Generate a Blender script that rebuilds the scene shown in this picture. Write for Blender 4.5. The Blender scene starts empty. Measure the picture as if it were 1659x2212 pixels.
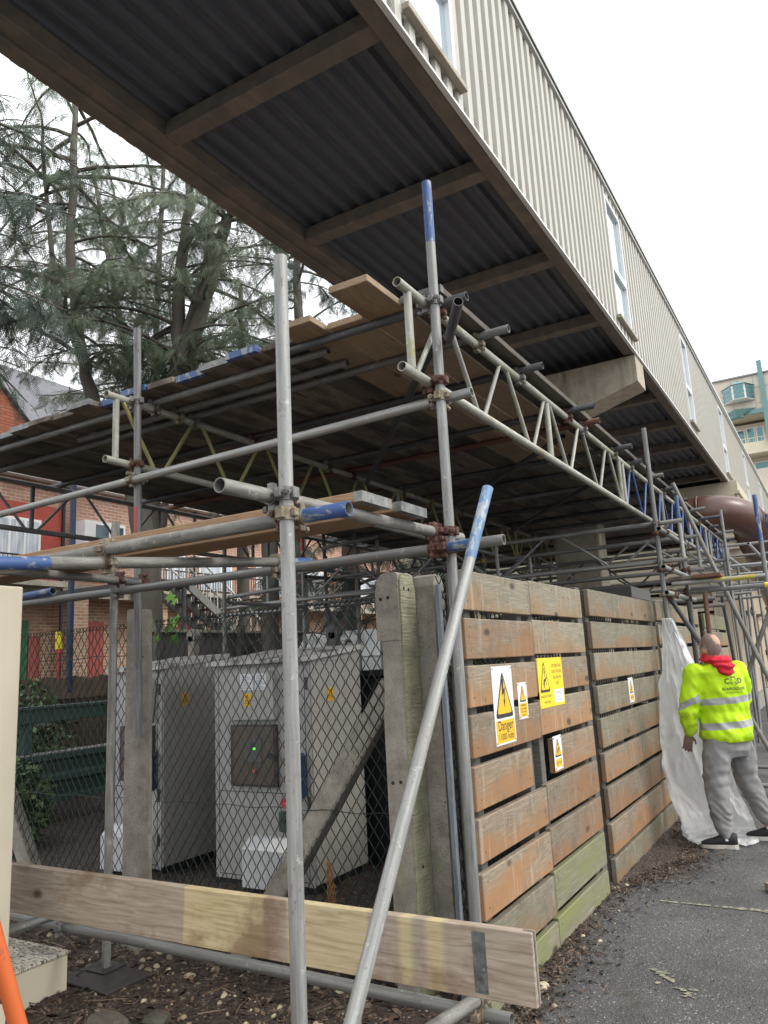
import bpy, bmesh, math, random
import numpy as np
from mathutils import Vector, Matrix, noise as mnoise
from mathutils.bvhtree import BVHTree

# ------------------------------------------------------------------ camera, world, sun, exposure
SC = bpy.context.scene
COL = SC.collection
random.seed(7)
rng = np.random.default_rng(7)

cam_d = bpy.data.cameras.new('camera')
cam = bpy.data.objects.new('camera', cam_d)
COL.objects.link(cam)
cam_d.sensor_fit = 'HORIZONTAL'
cam_d.sensor_width = 36.0
cam_d.lens = 1650.0 / 1659.0 * 36.0
cam_d.clip_start = 0.05
cam_d.clip_end = 1500.0
CAMR = (0.858475, 0.510198, -0.052144)
CAMU = (0.144106, -0.142393, 0.979264)
CAMB = (0.492193, -0.848188, -0.195763)
mm = Matrix.Identity(4)
for i in range(3):
    mm[i][0] = CAMR[i]; mm[i][1] = CAMU[i]; mm[i][2] = CAMB[i]
mm[0][3], mm[1][3], mm[2][3] = 0.0, 0.0, 1.6
cam.matrix_world = mm
SC.camera = cam

SC.view_settings.view_transform = 'Standard'
SC.view_settings.look = 'None'
SC.view_settings.gamma = 1.0
SC.view_settings.use_curve_mapping = False
SC.view_settings.exposure = 0.9
SC.cycles.max_bounces = 8
SC.cycles.diffuse_bounces = 5

SUN_EL, SUN_AZ = math.radians(46), math.radians(82)   # azimuth clockwise from +Y: from the right of the photo
W = bpy.data.worlds.new('World')
SC.world = W
W.use_nodes = True
nt = W.node_tree
nt.nodes.clear()
sky = nt.nodes.new('ShaderNodeTexSky')
sky.sky_type = 'NISHITA'
sky.sun_disc = False
sky.sun_elevation = SUN_EL
sky.sun_rotation = SUN_AZ
sky.air_density = 1.0
sky.dust_density = 4.0
sky.ozone_density = 1.0
hs = nt.nodes.new('ShaderNodeHueSaturation')
hs.inputs['Saturation'].default_value = 0.12
mx = nt.nodes.new('ShaderNodeMix')
mx.data_type = 'RGBA'
mx.inputs[0].default_value = 0.65
mx.inputs[7].default_value = (9.6, 9.9, 10.2, 1)     # the even white of a cloud layer
bg = nt.nodes.new('ShaderNodeBackground')
bg.inputs['Strength'].default_value = 0.13
out = nt.nodes.new('ShaderNodeOutputWorld')
nt.links.new(sky.outputs[0], hs.inputs['Color'])
nt.links.new(hs.outputs[0], mx.inputs[6])
nt.links.new(mx.outputs[2], bg.inputs[0])
nt.links.new(bg.outputs[0], out.inputs[0])

sun_d = bpy.data.lights.new('sun', 'SUN')
sun_d.energy = 0.9
sun_d.angle = math.radians(14)
sun_d.color = (1.0, 0.95, 0.87)
sun = bpy.data.objects.new('sun', sun_d)
COL.objects.link(sun)
sdir = Vector((math.sin(SUN_AZ) * math.cos(SUN_EL), math.cos(SUN_AZ) * math.cos(SUN_EL), math.sin(SUN_EL)))
sun.rotation_euler = sdir.to_track_quat('Z', 'Y').to_euler()
sun.location = (6, -6, 12)

# ------------------------------------------------------------------ materials
MATS = {}
class NT:
    def __init__(s, name):
        s.m = bpy.data.materials.new(name); s.m.use_nodes = True
        s.t = s.m.node_tree; s.b = s.t.nodes['Principled BSDF']
        MATS[name] = s.m
    def n(s, ty, **kw):
        nd = s.t.nodes.new('ShaderNode' + ty)
        for k, v in kw.items():
            if k[0] == '_': setattr(nd, k[1:], v)
        for k, v in kw.items():
            if k[0] == '_': continue
            key = int(k[1:]) if (k[0] == 'i' and k[1:].isdigit()) else k.replace('__', ' ')
            s.set(nd.inputs[key], v)
        return nd
    def set(s, inp, v):
        if hasattr(v, 'links'): s.t.links.new(v, inp)
        elif isinstance(v, (tuple, list)) and inp.type == 'RGBA' and len(v) == 3: inp.default_value = (*v, 1)
        else: inp.default_value = v
    def P(s, **kw):
        for k, v in kw.items(): s.set(s.b.inputs[k.replace('__', ' ')], v)
    def coord(s, scale=(1, 1, 1), rand=True, kind='Object'):
        tc = s.n('TexCoord').outputs[kind]
        if rand:
            oi = s.n('ObjectInfo').outputs['Random']
            off = s.n('Math', _operation='MULTIPLY', i0=oi, i1=57.3).outputs[0]
            tc = s.n('VectorMath', _operation='ADD', i0=tc, i1=off).outputs[0]
        return s.n('VectorMath', _operation='MULTIPLY', i0=tc, i1=scale).outputs[0]
    def noise(s, vec, scale, detail=4, rough=0.55, dist=0):
        return s.n('TexNoise', Vector=vec, Scale=scale, Detail=detail, Roughness=rough, Distortion=dist).outputs['Fac']
    def ramp(s, f, stops):
        r = s.n('ValToRGB', Fac=f); e = r.color_ramp.elements
        while len(e) < len(stops): e.new(0.5)
        for el, (p, c) in zip(e, stops):
            el.position = p; el.color = (*c, 1) if len(c) == 3 else c
        return r.outputs['Color']
    def step(s, f, a, b):
        return s.n('MapRange', Value=f, From__Min=a, From__Max=b).outputs[0]
    def mix(s, f, a, b, mode='MIX'):
        m = s.n('Mix', _data_type='RGBA', _blend_type=mode)
        s.set(m.inputs[0], f); s.set(m.inputs[6], a); s.set(m.inputs[7], b)
        return m.outputs[2]
    def math(s, op, a, b=0.0): return s.n('Math', _operation=op, i0=a, i1=b).outputs[0]
    def bump(s, h, strength=0.3, dist=0.01):
        s.set(s.b.inputs['Normal'], s.n('Bump', Strength=strength, Distance=dist, Height=h).outputs[0])
    def rnd(s, lo, hi):
        oi = s.n('ObjectInfo').outputs['Random']
        return s.n('MapRange', Value=oi, To__Min=lo, To__Max=hi).outputs[0]
    def vary(s, col, lo=0.8, hi=1.15):
        v = s.rnd(lo, hi)
        return s.n('HueSaturation', Color=col, Value=v).outputs[0]

def m_metal(name, c1, c2, c3, rough=0.5, metal=0.35, spot=(0.2, 0.18, 0.15), streak=(9, 9, 1.1), spotamt=0.62, lo=0.8, hi=1.12):
    m = NT(name); v = m.coord(streak); w = m.coord((1, 1, 1))
    f = m.noise(v, 5, 6, 0.62)
    c = m.ramp(f, [(0.28, c1), (0.52, c2), (0.74, c3)])
    g = m.noise(w, 5.0, 6, 0.72)
    ru = m.noise(m.n('VectorMath', _operation='MULTIPLY', i0=w, i1=(1, 1, 0.4)).outputs[0], 17.0, 5, 0.7)
    c = m.mix(m.step(g, spotamt, spotamt + 0.12), c, spot)
    c = m.mix(m.math('MULTIPLY', m.step(ru, 0.62, 0.70), 0.7), c, tuple(0.5 * x * y for x, y in zip(c2, (1.0, 0.72, 0.55))))
    lt = m.noise(w, 23.0, 4, 0.65)
    c = m.mix(m.math('MULTIPLY', m.step(lt, 0.63, 0.68), 0.6), c, tuple(min(0.75, x * 1.25) for x in c3))
    sp = m.noise(w, 95, 2, 0.5)
    c = m.mix(m.math('MULTIPLY', m.step(sp, 0.63, 0.74), 0.7), c, tuple(x * 0.5 for x in c2))
    m.P(Base__Color=m.vary(c, lo, hi), Metallic=metal, Roughness=m.n('MapRange', Value=f, To__Min=rough - 0.1, To__Max=rough + 0.15).outputs[0])
    m.bump(m.noise(w, 60, 3), 0.15, 0.004)
    return m.m
m_metal('galvanised_pale', (0.175, 0.175, 0.162), (0.27, 0.27, 0.255), (0.37, 0.37, 0.35), 0.5, 0.4, (0.25, 0.245, 0.22), (14, 14, 0.7), spotamt=0.57)
m_metal('galvanised_grey', (0.12, 0.12, 0.115), (0.21, 0.21, 0.20), (0.31, 0.31, 0.295), 0.52, 0.35, (0.16, 0.14, 0.11), (14, 14, 0.8))
m_metal('galvanised_muddy', (0.10, 0.095, 0.082), (0.20, 0.19, 0.17), (0.32, 0.31, 0.285), 0.6, 0.2, (0.30, 0.285, 0.245), spotamt=0.56)
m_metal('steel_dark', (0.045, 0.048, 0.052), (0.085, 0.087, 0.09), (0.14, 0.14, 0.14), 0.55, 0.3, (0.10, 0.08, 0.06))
m_metal('ladder_cream', (0.20, 0.195, 0.16), (0.31, 0.305, 0.265), (0.42, 0.415, 0.365), 0.55, 0.1, (0.24, 0.235, 0.10), spotamt=0.54)
m_metal('ladder_olive', (0.16, 0.145, 0.06), (0.28, 0.255, 0.10), (0.38, 0.35, 0.18), 0.6, 0.05, (0.14, 0.10, 0.06))
m_metal('rust_tube', (0.10, 0.045, 0.03), (0.16, 0.075, 0.05), (0.22, 0.11, 0.07), 0.75, 0.1, (0.07, 0.035, 0.025))
m_metal('coupler_brass', (0.13, 0.10, 0.065), (0.24, 0.20, 0.14), (0.40, 0.36, 0.28), 0.55, 0.3, (0.10, 0.05, 0.03), (6, 6, 6), spotamt=0.52)
m_metal('coupler_rust', (0.055, 0.025, 0.018), (0.11, 0.05, 0.035), (0.20, 0.12, 0.09), 0.75, 0.15, (0.25, 0.21, 0.17), (6, 6, 6))
m_metal('coupler_grey', (0.13, 0.13, 0.13), (0.20, 0.19, 0.18), (0.30, 0.29, 0.27), 0.5, 0.4, (0.12, 0.06, 0.035), (6, 6, 6), spotamt=0.52)
m_metal('coupler_yellow', (0.22, 0.17, 0.04), (0.36, 0.29, 0.07), (0.45, 0.40, 0.2), 0.6, 0.1, (0.14, 0.11, 0.07), (6, 6, 6), spotamt=0.46)
m_metal('nail_plate', (0.10, 0.105, 0.10), (0.18, 0.185, 0.17), (0.30, 0.305, 0.28), 0.5, 0.5, (0.13, 0.10, 0.06), (5, 5, 5))
m_metal('angle_steel', (0.16, 0.18, 0.21), (0.24, 0.27, 0.31), (0.34, 0.37, 0.41), 0.5, 0.5)

def m_chip(name, col, under, amt=0.5, rough=0.5, scale=14, stretch=(1, 1, 0.45)):
    m = NT(name); v = m.coord(stretch)
    f = m.noise(v, scale, 6, 0.68)
    c = m.mix(m.step(f, amt, amt + 0.05), col, under)
    c = m.mix(m.step(m.noise(v, 3, 3), 0.35, 0.75), c, tuple(x * 0.72 for x in col))
    c2 = m.mix(m.step(f, amt, amt + 0.05), c, under)
    m.P(Base__Color=c2, Roughness=rough)
    m.bump(f, 0.1, 0.002)
    return m.m
m_chip('blue_paint', (0.045, 0.095, 0.25), (0.24, 0.26, 0.27), 0.53, scale=22)
m_chip('blue_paint_pale', (0.12, 0.23, 0.40), (0.30, 0.34, 0.36), 0.53, scale=22)
m_chip('blue_strut', (0.035, 0.075, 0.21), (0.06, 0.08, 0.13), 0.6)
m_chip('red_paint', (0.42, 0.05, 0.045), (0.25, 0.24, 0.22), 0.6)
m_chip('orange_paint', (0.55, 0.115, 0.028), (0.07, 0.055, 0.05), 0.565, 0.45, 11)
m_chip('yellow_paint', (0.46, 0.36, 0.06), (0.32, 0.31, 0.27), 0.53, scale=20)
m_chip('yellow_plastic', (0.8, 0.66, 0.02), (0.5, 0.42, 0.03), 0.7)

def m_wood(name, dark, mid, light, accent, acc=(0.55, 0.7), green=None, gr=(0.55, 0.75), rough=0.75, ring=9.0, lo=0.8, hi=1.15, zgrad=None, knots=True, acc_scale=2.2, wet=None, sat=None):
    m = NT(name)
    v = m.coord((1, 1, 1))
    warp = m.n('TexNoise', Vector=m.n('VectorMath', _operation='MULTIPLY', i0=v, i1=(0.8, 3, 3)).outputs[0], Scale=1.6, Detail=3).outputs['Color']
    vv = m.n('VectorMath', _operation='ADD', i0=v, i1=m.n('VectorMath', _operation='MULTIPLY', i0=warp, i1=(0.0, 0.045, 0.045)).outputs[0]).outputs[0]
    st = m.n('VectorMath', _operation='MULTIPLY', i0=vv, i1=(0.42, 9, 9)).outputs[0]
    streak = m.noise(st, ring, 4, 0.6, 0.15)
    gN = m.noise(m.n('VectorMath', _operation='MULTIPLY', i0=vv, i1=(0.35, 3.0, 3.0)).outputs[0], 1.7, 2, 0.5)
    rg = m.math('ADD', m.math('MULTIPLY', m.math('SINE', m.math('MULTIPLY', gN, 170.0)), 0.075), 0.5)
    rings = m.math('ADD', m.math('MULTIPLY', rg, 0.62), m.math('MULTIPLY', streak, 0.38))
    fine = m.noise(m.n('VectorMath', _operation='MULTIPLY', i0=v, i1=(3.5, 150, 150)).outputs[0], 2.2, 4, 0.65)
    c = m.ramp(rings, [(0.32, dark), (0.5, mid), (0.68, light)])
    c = m.mix(m.step(fine, 0.40, 0.66), c, tuple(x * 0.62 for x in mid))
    if accent:
        big = m.noise(m.n('VectorMath', _operation='MULTIPLY', i0=v, i1=(0.7, 2, 2)).outputs[0], acc_scale, 4, 0.6)
        if zgrad:
            z = m.n('SeparateXYZ', Vector=m.n('TexCoord').outputs['Object']).outputs[2]
            big = m.math('ADD', big, m.math('MULTIPLY', z, zgrad))
        c = m.mix(m.math('MULTIPLY', m.step(big, *acc), 0.85), c, m.mix(rings, accent, tuple(x * 0.6 for x in accent)))
    if wet:
        wn = m.noise(m.n('VectorMath', _operation='MULTIPLY', i0=v, i1=(1.0, 1.6, 1.6)).outputs[0], 3.1, 5, 0.6, 0.6)
        c = m.mix(m.step(wn, 0.56, 0.60), c, wet, 'MULTIPLY')
    if green:
        gn = m.noise(v, 2.6, 6, 0.7)
        c = m.mix(m.math('MULTIPLY', m.step(gn, *gr), 0.8), c, green)
    if knots:
        vo = m.n('TexVoronoi', Vector=m.n('VectorMath', _operation='MULTIPLY', i0=vv, i1=(2.0, 4.5, 4.5)).outputs[0], Scale=1.0)
        d = vo.outputs['Distance']
        c = m.mix(m.step(d, 0.115, 0.06), c, tuple(x * 0.45 for x in dark))
    if zgrad:
        s2 = m.noise(v, 5.5, 7, 0.72)
        c = m.mix(m.math('MULTIPLY', m.step(s2, 0.52, 0.66), 0.55), c, tuple(x * 0.42 for x in mid))
        dp = m.noise(m.n('VectorMath', _operation='MULTIPLY', i0=v, i1=(14, 3, 1.6)).outputs[0], 1.5, 4, 0.6)
        c = m.mix(m.math('MULTIPLY', m.step(dp, 0.56, 0.70), 0.35), c, (0.46, 0.42, 0.35))
        vo2 = m.n('TexVoronoi', Vector=m.n('VectorMath', _operation='MULTIPLY', i0=v, i1=(3.1, 1, 1)).outputs[0], Scale=7.0)
        c = m.mix(m.math('MULTIPLY', m.step(vo2.outputs['Distance'], 0.13, 0.05), m.step(m.n('SeparateColor', Color=vo2.outputs['Color']).outputs[0], 0.6, 0.65)), c, (0.03, 0.022, 0.018))
    m.P(Base__Color=m.vary(c, lo, hi), Roughness=rough)
    m.bump(m.math('ADD', rings, fine), 0.28, 0.004)
    return m.m
m_wood('deck_board', (0.085, 0.066, 0.052), (0.18, 0.142, 0.108), (0.31, 0.255, 0.20), (0.06, 0.045, 0.037), (0.48, 0.60), lo=0.5, hi=1.3)
m_wood('deck_board_fresh', (0.24, 0.16, 0.09), (0.36, 0.26, 0.165), (0.47, 0.36, 0.24), (0.28, 0.17, 0.09), (0.55, 0.7), lo=0.9, hi=1.1)
m_wood('low_board', (0.20, 0.12, 0.06), (0.32, 0.20, 0.11), (0.42, 0.29, 0.17), (0.30, 0.15, 0.06), (0.5, 0.7), lo=0.9, hi=1.1)
m_wood('fence_board_orange', (0.135, 0.10, 0.065), (0.27, 0.215, 0.15), (0.40, 0.33, 0.24), (0.36, 0.18, 0.072), (0.39, 0.60), (0.15, 0.145, 0.06), (0.62, 0.82), lo=0.68, hi=1.12, zgrad=-1.7)
m_wood('fence_board_grey', (0.13, 0.112, 0.078), (0.26, 0.23, 0.165), (0.38, 0.34, 0.25), (0.32, 0.185, 0.085), (0.44, 0.66), (0.15, 0.15, 0.065), (0.55, 0.74), lo=0.74, hi=1.08, zgrad=-1.6)
m_wood('fence_board_mossy', (0.10, 0.095, 0.06), (0.215, 0.20, 0.135), (0.32, 0.30, 0.21), (0.215, 0.235, 0.075), (0.46, 0.70), (0.15, 0.165, 0.06), (0.50, 0.72), lo=0.9, hi=1.1)
m_wood('timber_post', (0.075, 0.068, 0.06), (0.125, 0.115, 0.10), (0.19, 0.175, 0.155), (0.10, 0.10, 0.065), (0.5, 0.7), lo=0.9, hi=1.1, knots=False)
m_wood('timber_fence_brown', (0.13, 0.085, 0.055), (0.20, 0.14, 0.10), (0.27, 0.20, 0.15), (0.1, 0.09, 0.05), (0.5, 0.7), lo=0.7, hi=1.1, knots=False)
m_wood('bark', (0.045, 0.036, 0.028), (0.095, 0.078, 0.062), (0.16, 0.135, 0.105), (0.10, 0.11, 0.07), (0.52, 0.68), lo=0.9, hi=1.1, knots=False, ring=5)
m_wood('bark_red', (0.07, 0.038, 0.028), (0.13, 0.075, 0.055), (0.2, 0.12, 0.09), None, lo=0.9, hi=1.1, knots=False, ring=5)
# toe board: grey-brown timber, yellow sun patches painted into the colour, wet brown stains
m = NT('toe_board')
v = m.coord((1, 1, 1), rand=False)
warp = m.n('TexNoise', Vector=m.n('VectorMath', _operation='MULTIPLY', i0=v, i1=(1.2, 3, 5)).outputs[0], Scale=1.5, Detail=3).outputs['Color']
vv = m.n('VectorMath', _operation='ADD', i0=v, i1=m.n('VectorMath', _operation='MULTIPLY', i0=warp, i1=(0, 0.05, 0.06)).outputs[0]).outputs[0]
rings = m.noise(m.n('VectorMath', _operation='MULTIPLY', i0=vv, i1=(0.42, 8, 13)).outputs[0], 9, 4, 0.6, 0.15)
xs = m.n('SeparateXYZ', Vector=v)
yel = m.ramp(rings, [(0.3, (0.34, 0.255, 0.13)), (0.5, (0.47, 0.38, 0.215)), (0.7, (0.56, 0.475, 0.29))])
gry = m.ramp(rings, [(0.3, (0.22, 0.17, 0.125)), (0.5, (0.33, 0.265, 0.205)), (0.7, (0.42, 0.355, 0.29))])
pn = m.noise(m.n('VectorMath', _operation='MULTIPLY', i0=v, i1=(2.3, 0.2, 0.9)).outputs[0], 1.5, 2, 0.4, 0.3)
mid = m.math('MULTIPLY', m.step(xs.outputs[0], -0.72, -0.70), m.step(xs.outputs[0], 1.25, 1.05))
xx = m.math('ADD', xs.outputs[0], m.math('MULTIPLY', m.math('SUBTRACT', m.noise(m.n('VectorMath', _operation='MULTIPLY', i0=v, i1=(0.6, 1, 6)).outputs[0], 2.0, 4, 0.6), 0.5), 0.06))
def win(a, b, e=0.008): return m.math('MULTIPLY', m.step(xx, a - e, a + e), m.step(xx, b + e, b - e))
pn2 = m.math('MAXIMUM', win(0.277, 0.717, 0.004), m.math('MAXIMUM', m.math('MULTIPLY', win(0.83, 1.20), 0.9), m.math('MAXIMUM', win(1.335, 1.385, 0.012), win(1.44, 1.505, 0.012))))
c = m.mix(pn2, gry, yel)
wn = m.noise(m.n('VectorMath', _operation='MULTIPLY', i0=v, i1=(1, 1, 2.4)).outputs[0], 2.3, 6, 0.66, 0.2)
edge = m.n('MapRange', Value=m.math('ABSOLUTE', xs.outputs[2]), From__Min=0.03, From__Max=0.115, To__Min=0.0, To__Max=0.13).outputs[0]
c = m.mix(m.math('MULTIPLY', m.step(m.math('ADD', wn, edge), 0.52, 0.64), 0.75), c, m.mix(rings, (0.10, 0.055, 0.028), (0.24, 0.14, 0.07)))
vo = m.n('TexVoronoi', Vector=m.n('VectorMath', _operation='MULTIPLY', i0=vv, i1=(2.4, 4, 6)).outputs[0], Scale=1.0).outputs['Distance']
c = m.mix(m.step(vo, 0.12, 0.06), c, (0.09, 0.05, 0.03))
m.P(Base__Color=c, Roughness=0.7)
m.bump(rings, 0.25, 0.003)

def m_conc(name, c1, c2, c3, moss=None, mo=(0.5, 0.66), stain=None, scale=1.0, bump=0.5, ribs=False):
    m = NT(name); v = m.coord((1, 1, 1))
    f = m.noise(v, 9 * scale, 7, 0.7)
    c = m.ramp(f, [(0.3, c1), (0.5, c2), (0.72, c3)])
    sp = m.noise(v, 160, 2, 0.5)
    c = m.mix(m.step(sp, 0.58, 0.7), c, tuple(x * 0.6 for x in c1))
    if moss:
        g = m.noise(m.n('VectorMath', _operation='MULTIPLY', i0=v, i1=(1, 1, 0.5)).outputs[0], 4.0, 6, 0.68)
        c = m.mix(m.math('MULTIPLY', m.step(g, *mo), 0.85), c, moss)
    if stain:
        g = m.noise(m.n('VectorMath', _operation='MULTIPLY', i0=v, i1=(2, 2, 0.35)).outputs[0], 2.2, 5, 0.65)
        c = m.mix(m.math('MULTIPLY', m.step(g, 0.52, 0.72), 0.8), c, stain)
    m.P(Base__Color=c, Roughness=0.9)
    h = m.math('ADD', f, m.math('MULTIPLY', sp, 0.3))
    if ribs:
        rb = m.noise(m.n('VectorMath', _operation='MULTIPLY', i0=v, i1=(6, 6, 60)).outputs[0], 1.3, 3, 0.5)
        h = m.math('ADD', h, m.math('MULTIPLY', rb, 1.5))
    m.bump(h, bump, 0.008)
    return m.m
m_conc('concrete_post', (0.17, 0.15, 0.125), (0.255, 0.23, 0.195), (0.35, 0.32, 0.275), (0.21, 0.22, 0.09), (0.56, 0.74))
m_conc('concrete_mossy', (0.17, 0.158, 0.11), (0.265, 0.25, 0.175), (0.36, 0.345, 0.25), (0.19, 0.195, 0.09), (0.48, 0.72), ribs=True, bump=0.8)
m_conc('concrete_pier', (0.33, 0.285, 0.225), (0.41, 0.36, 0.285), (0.48, 0.43, 0.35), None, stain=(0.13, 0.125, 0.08))
m_conc('concrete_plinth', (0.2, 0.19, 0.17), (0.28, 0.265, 0.24), (0.36, 0.34, 0.31))

def m_paint(name, col, rough=0.5, dirt=None, amt=(0.5, 0.8), ds=(1, 1, 0.25), k=0.6, metal=0.0, spec=0.5):
    m = NT(name); v = m.coord((1, 1, 1))
    c = col
    f = m.noise(v, 3, 5, 0.6)
    c = m.mix(m.step(f, 0.3, 0.8), col, tuple(x * 0.9 for x in col))
    if dirt:
        g = m.noise(m.n('VectorMath', _operation='MULTIPLY', i0=v, i1=ds).outputs[0], 6, 6, 0.65)
        c = m.mix(m.math('MULTIPLY', m.step(g, *amt), k), c, dirt)
    m.P(Base__Color=c, Roughness=rough, Metallic=metal)
    m.set(m.b.inputs['Specular IOR Level'], spec)
    return m.m
m_paint('cladding_cream', (0.455, 0.435, 0.385), 0.5, (0.35, 0.33, 0.275), (0.45, 0.8), (3, 9, 0.15), 0.6)
m_paint('cladding_grey', (0.52, 0.52, 0.50), 0.5, (0.33, 0.32, 0.30))
m_paint('edge_beam_brown', (0.150, 0.130, 0.110), 0.8, (0.235, 0.19, 0.145), (0.42, 0.65), (1, 0.6, 1), 0.75)
m_paint('soffit_dark', (0.080, 0.090, 0.112), 0.55, (0.15, 0.145, 0.14), (0.52, 0.75), (9, 0.5, 9), 0.75)
m_paint('white_trim', (0.72, 0.72, 0.70), 0.45, (0.5, 0.49, 0.45))
m_paint('white_upvc', (0.80, 0.80, 0.79), 0.35)
m_paint('roof_trim', (0.34, 0.33, 0.31), 0.55, (0.2, 0.19, 0.17))
m_paint('sill_brown', (0.36, 0.32, 0.25), 0.6, (0.2, 0.16, 0.11), (0.45, 0.7))
m_paint('plant_cream', (0.58, 0.52, 0.40), 0.55, (0.42, 0.35, 0.24), (0.5, 0.8), (1, 1, 0.2), 0.6)
m_paint('plant_tan', (0.47, 0.39, 0.29), 0.6, (0.3, 0.23, 0.16), (0.5, 0.8), (1, 1, 0.2), 0.6)
m_paint('black_void', (0.012, 0.012, 0.013), 0.8)
m_paint('duct_brown', (0.095, 0.042, 0.028), 0.34, (0.15, 0.075, 0.055), (0.45, 0.8), (1, 3, 3), 0.6)
m_paint('cabinet_grey', (0.37, 0.365, 0.34), 0.5, (0.20, 0.185, 0.15), (0.50, 0.78), (3, 3, 0.3), 0.6)
m_paint('cabinet_side', (0.36, 0.34, 0.305), 0.55, (0.245, 0.225, 0.19), (0.5, 0.8), (2, 2, 0.3), 0.6)
m_paint('cabinet_white', (0.60, 0.60, 0.60), 0.45, (0.36, 0.35, 0.32), (0.5, 0.8))
m_paint('cabinet_dark', (0.055, 0.045, 0.038), 0.35, (0.10, 0.085, 0.065))
m_paint('panel_brown', (0.115, 0.09, 0.07), 0.22, (0.16, 0.13, 0.10))
m_paint('roof_weathered', (0.50, 0.48, 0.45), 0.7, (0.06, 0.055, 0.045), (0.5, 0.62), (1, 1, 1), 0.9)
m_paint('beige_steel', (0.56, 0.50, 0.385), 0.5, (0.52, 0.45, 0.33), (0.55, 0.85), (1, 1, 0.4), 0.5)
m_paint('beige_peeling', (0.60, 0.56, 0.47), 0.75, (0.075, 0.06, 0.045), (0.49, 0.55), (5, 22, 5), 0.95)
m_paint('green_steel', (0.045, 0.085, 0.075), 0.4, (0.02, 0.03, 0.03))
m_paint('mesh_green', (0.008, 0.019, 0.016), 0.45)
m_paint('dark_blue_pole', (0.016, 0.034, 0.075), 0.4)
m_paint('door_green', (0.03, 0.15, 0.065), 0.5, (0.02, 0.09, 0.04))
m_paint('door_red', (0.36, 0.09, 0.075), 0.5, (0.28, 0.08, 0.07))
m_paint('red_plain', (0.55, 0.03, 0.03), 0.5)
m_paint('black_plain', (0.013, 0.013, 0.016), 0.5)
m_paint('sign_yellow', (0.80, 0.46, 0.012), 0.4, (0.68, 0.37, 0.01), (0.6, 0.9))
m_paint('sign_yellow_bright', (0.85, 0.62, 0.015), 0.4, (0.76, 0.5, 0.01), (0.6, 0.9))
m_paint('sign_white', (0.72, 0.72, 0.71), 0.4, (0.5, 0.5, 0.46), (0.6, 0.9))
m_paint('sign_ink', (0.022, 0.022, 0.034), 0.5)
m_paint('red_label', (0.62, 0.035, 0.06), 0.4)
m_paint('paper', (0.70, 0.71, 0.72), 0.6)
m_paint('paper_ink', (0.16, 0.17, 0.2), 0.6)
m_paint('slate', (0.11, 0.11, 0.125), 0.6, (0.24, 0.23, 0.23))
m_paint('skin', (0.50, 0.27, 0.19), 0.5, (0.55, 0.24, 0.17), (0.5, 0.8), (1, 1, 1), 0.4)
m_paint('hand_skin', (0.16, 0.10, 0.085), 0.7)
m_paint('hair', (0.17, 0.125, 0.105), 0.9, (0.26, 0.19, 0.165), (0.4, 0.6), (8, 8, 8))
m_paint('red_fleece', (0.56, 0.015, 0.035), 0.9)
m_paint('black_shoe', (0.014, 0.014, 0.016), 0.7)
m_paint('shoe_sole', (0.52, 0.51, 0.46), 0.7, (0.2, 0.18, 0.15))
m_paint('sock', (0.75, 0.75, 0.75), 0.9)
m_paint('far_panel', (0.62, 0.55, 0.46), 0.6, (0.5, 0.43, 0.34))
m_paint('far_yellow', (0.66, 0.61, 0.45), 0.6)
m_paint('teal_trim', (0.15, 0.29, 0.29), 0.5)
m_paint('plastic_grey', (0.10, 0.098, 0.092), 0.7)
m_paint('base_ply', (0.035, 0.028, 0.027), 0.4, (0.10, 0.085, 0.075), (0.5, 0.7), (1, 1, 1))
m_paint('grey_trim', (0.25, 0.25, 0.25), 0.5)
m_paint('scaff_alu', (0.5, 0.51, 0.52), 0.4, (0.35, 0.35, 0.35), metal=0.5)

m = NT('window_glass')
m.P(Base__Color=(0.50, 0.60, 0.66), Metallic=0.75, Roughness=0.05)
m = NT('dark_glass')
m.P(Base__Color=(0.06, 0.09, 0.11), Metallic=0.2, Roughness=0.06)
m = NT('teal_glass')
m.P(Base__Color=(0.10, 0.22, 0.23), Metallic=0.3, Roughness=0.1)
m = NT('net_curtain')
v = m.coord((1, 1, 1))
wv = m.noise(m.n('VectorMath', _operation='MULTIPLY', i0=v, i1=(1, 16, 1.2)).outputs[0], 1.2, 4, 0.6)
m.P(Base__Color=m.ramp(wv, [(0.3, (0.30, 0.35, 0.40)), (0.7, (0.66, 0.70, 0.74))]), Roughness=0.2)
m = NT('led_green')
m.P(Base__Color=(0.02, 0.3, 0.02), Emission__Color=(0.1, 1.0, 0.1), Emission__Strength=0.8)

m = NT('hi_vis')
at = m.n('Attribute', _attribute_name='band').outputs['Fac']
at2 = m.n('Attribute', _attribute_name='grime').outputs['Fac']
w = m.coord((1, 1, 1))
c = m.mix(m.step(m.noise(w, 5, 3), 0.3, 0.8), (0.52, 0.80, 0.006), (0.40, 0.64, 0.006))
gn = m.noise(w, 16, 6, 0.75)
c = m.mix(m.math('MULTIPLY', m.step(m.math('ADD', gn, at2), 0.66, 0.80), 0.55), c, (0.20, 0.30, 0.02))
c = m.mix(m.math('GREATER_THAN', at, 0.0), c, m.mix(m.step(m.noise(w, 14, 3), 0.35, 0.7), (0.30, 0.31, 0.32), (0.40, 0.41, 0.42)))
m.P(Base__Color=c, Roughness=0.75)
m = NT('jogger_grey')
w = m.coord((1, 1, 1))
c = m.mix(m.step(m.noise(w, 7, 5, 0.6), 0.35, 0.7), (0.255, 0.25, 0.25), (0.185, 0.18, 0.175))
m.P(Base__Color=c, Roughness=0.95)
m.bump(m.noise(w, 220, 2), 0.15, 0.002)
m = NT('plastic_sheet')
w = m.coord((1, 1, 1), kind='UV', rand=False)
gx = m.n('SeparateXYZ', Vector=w)
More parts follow.
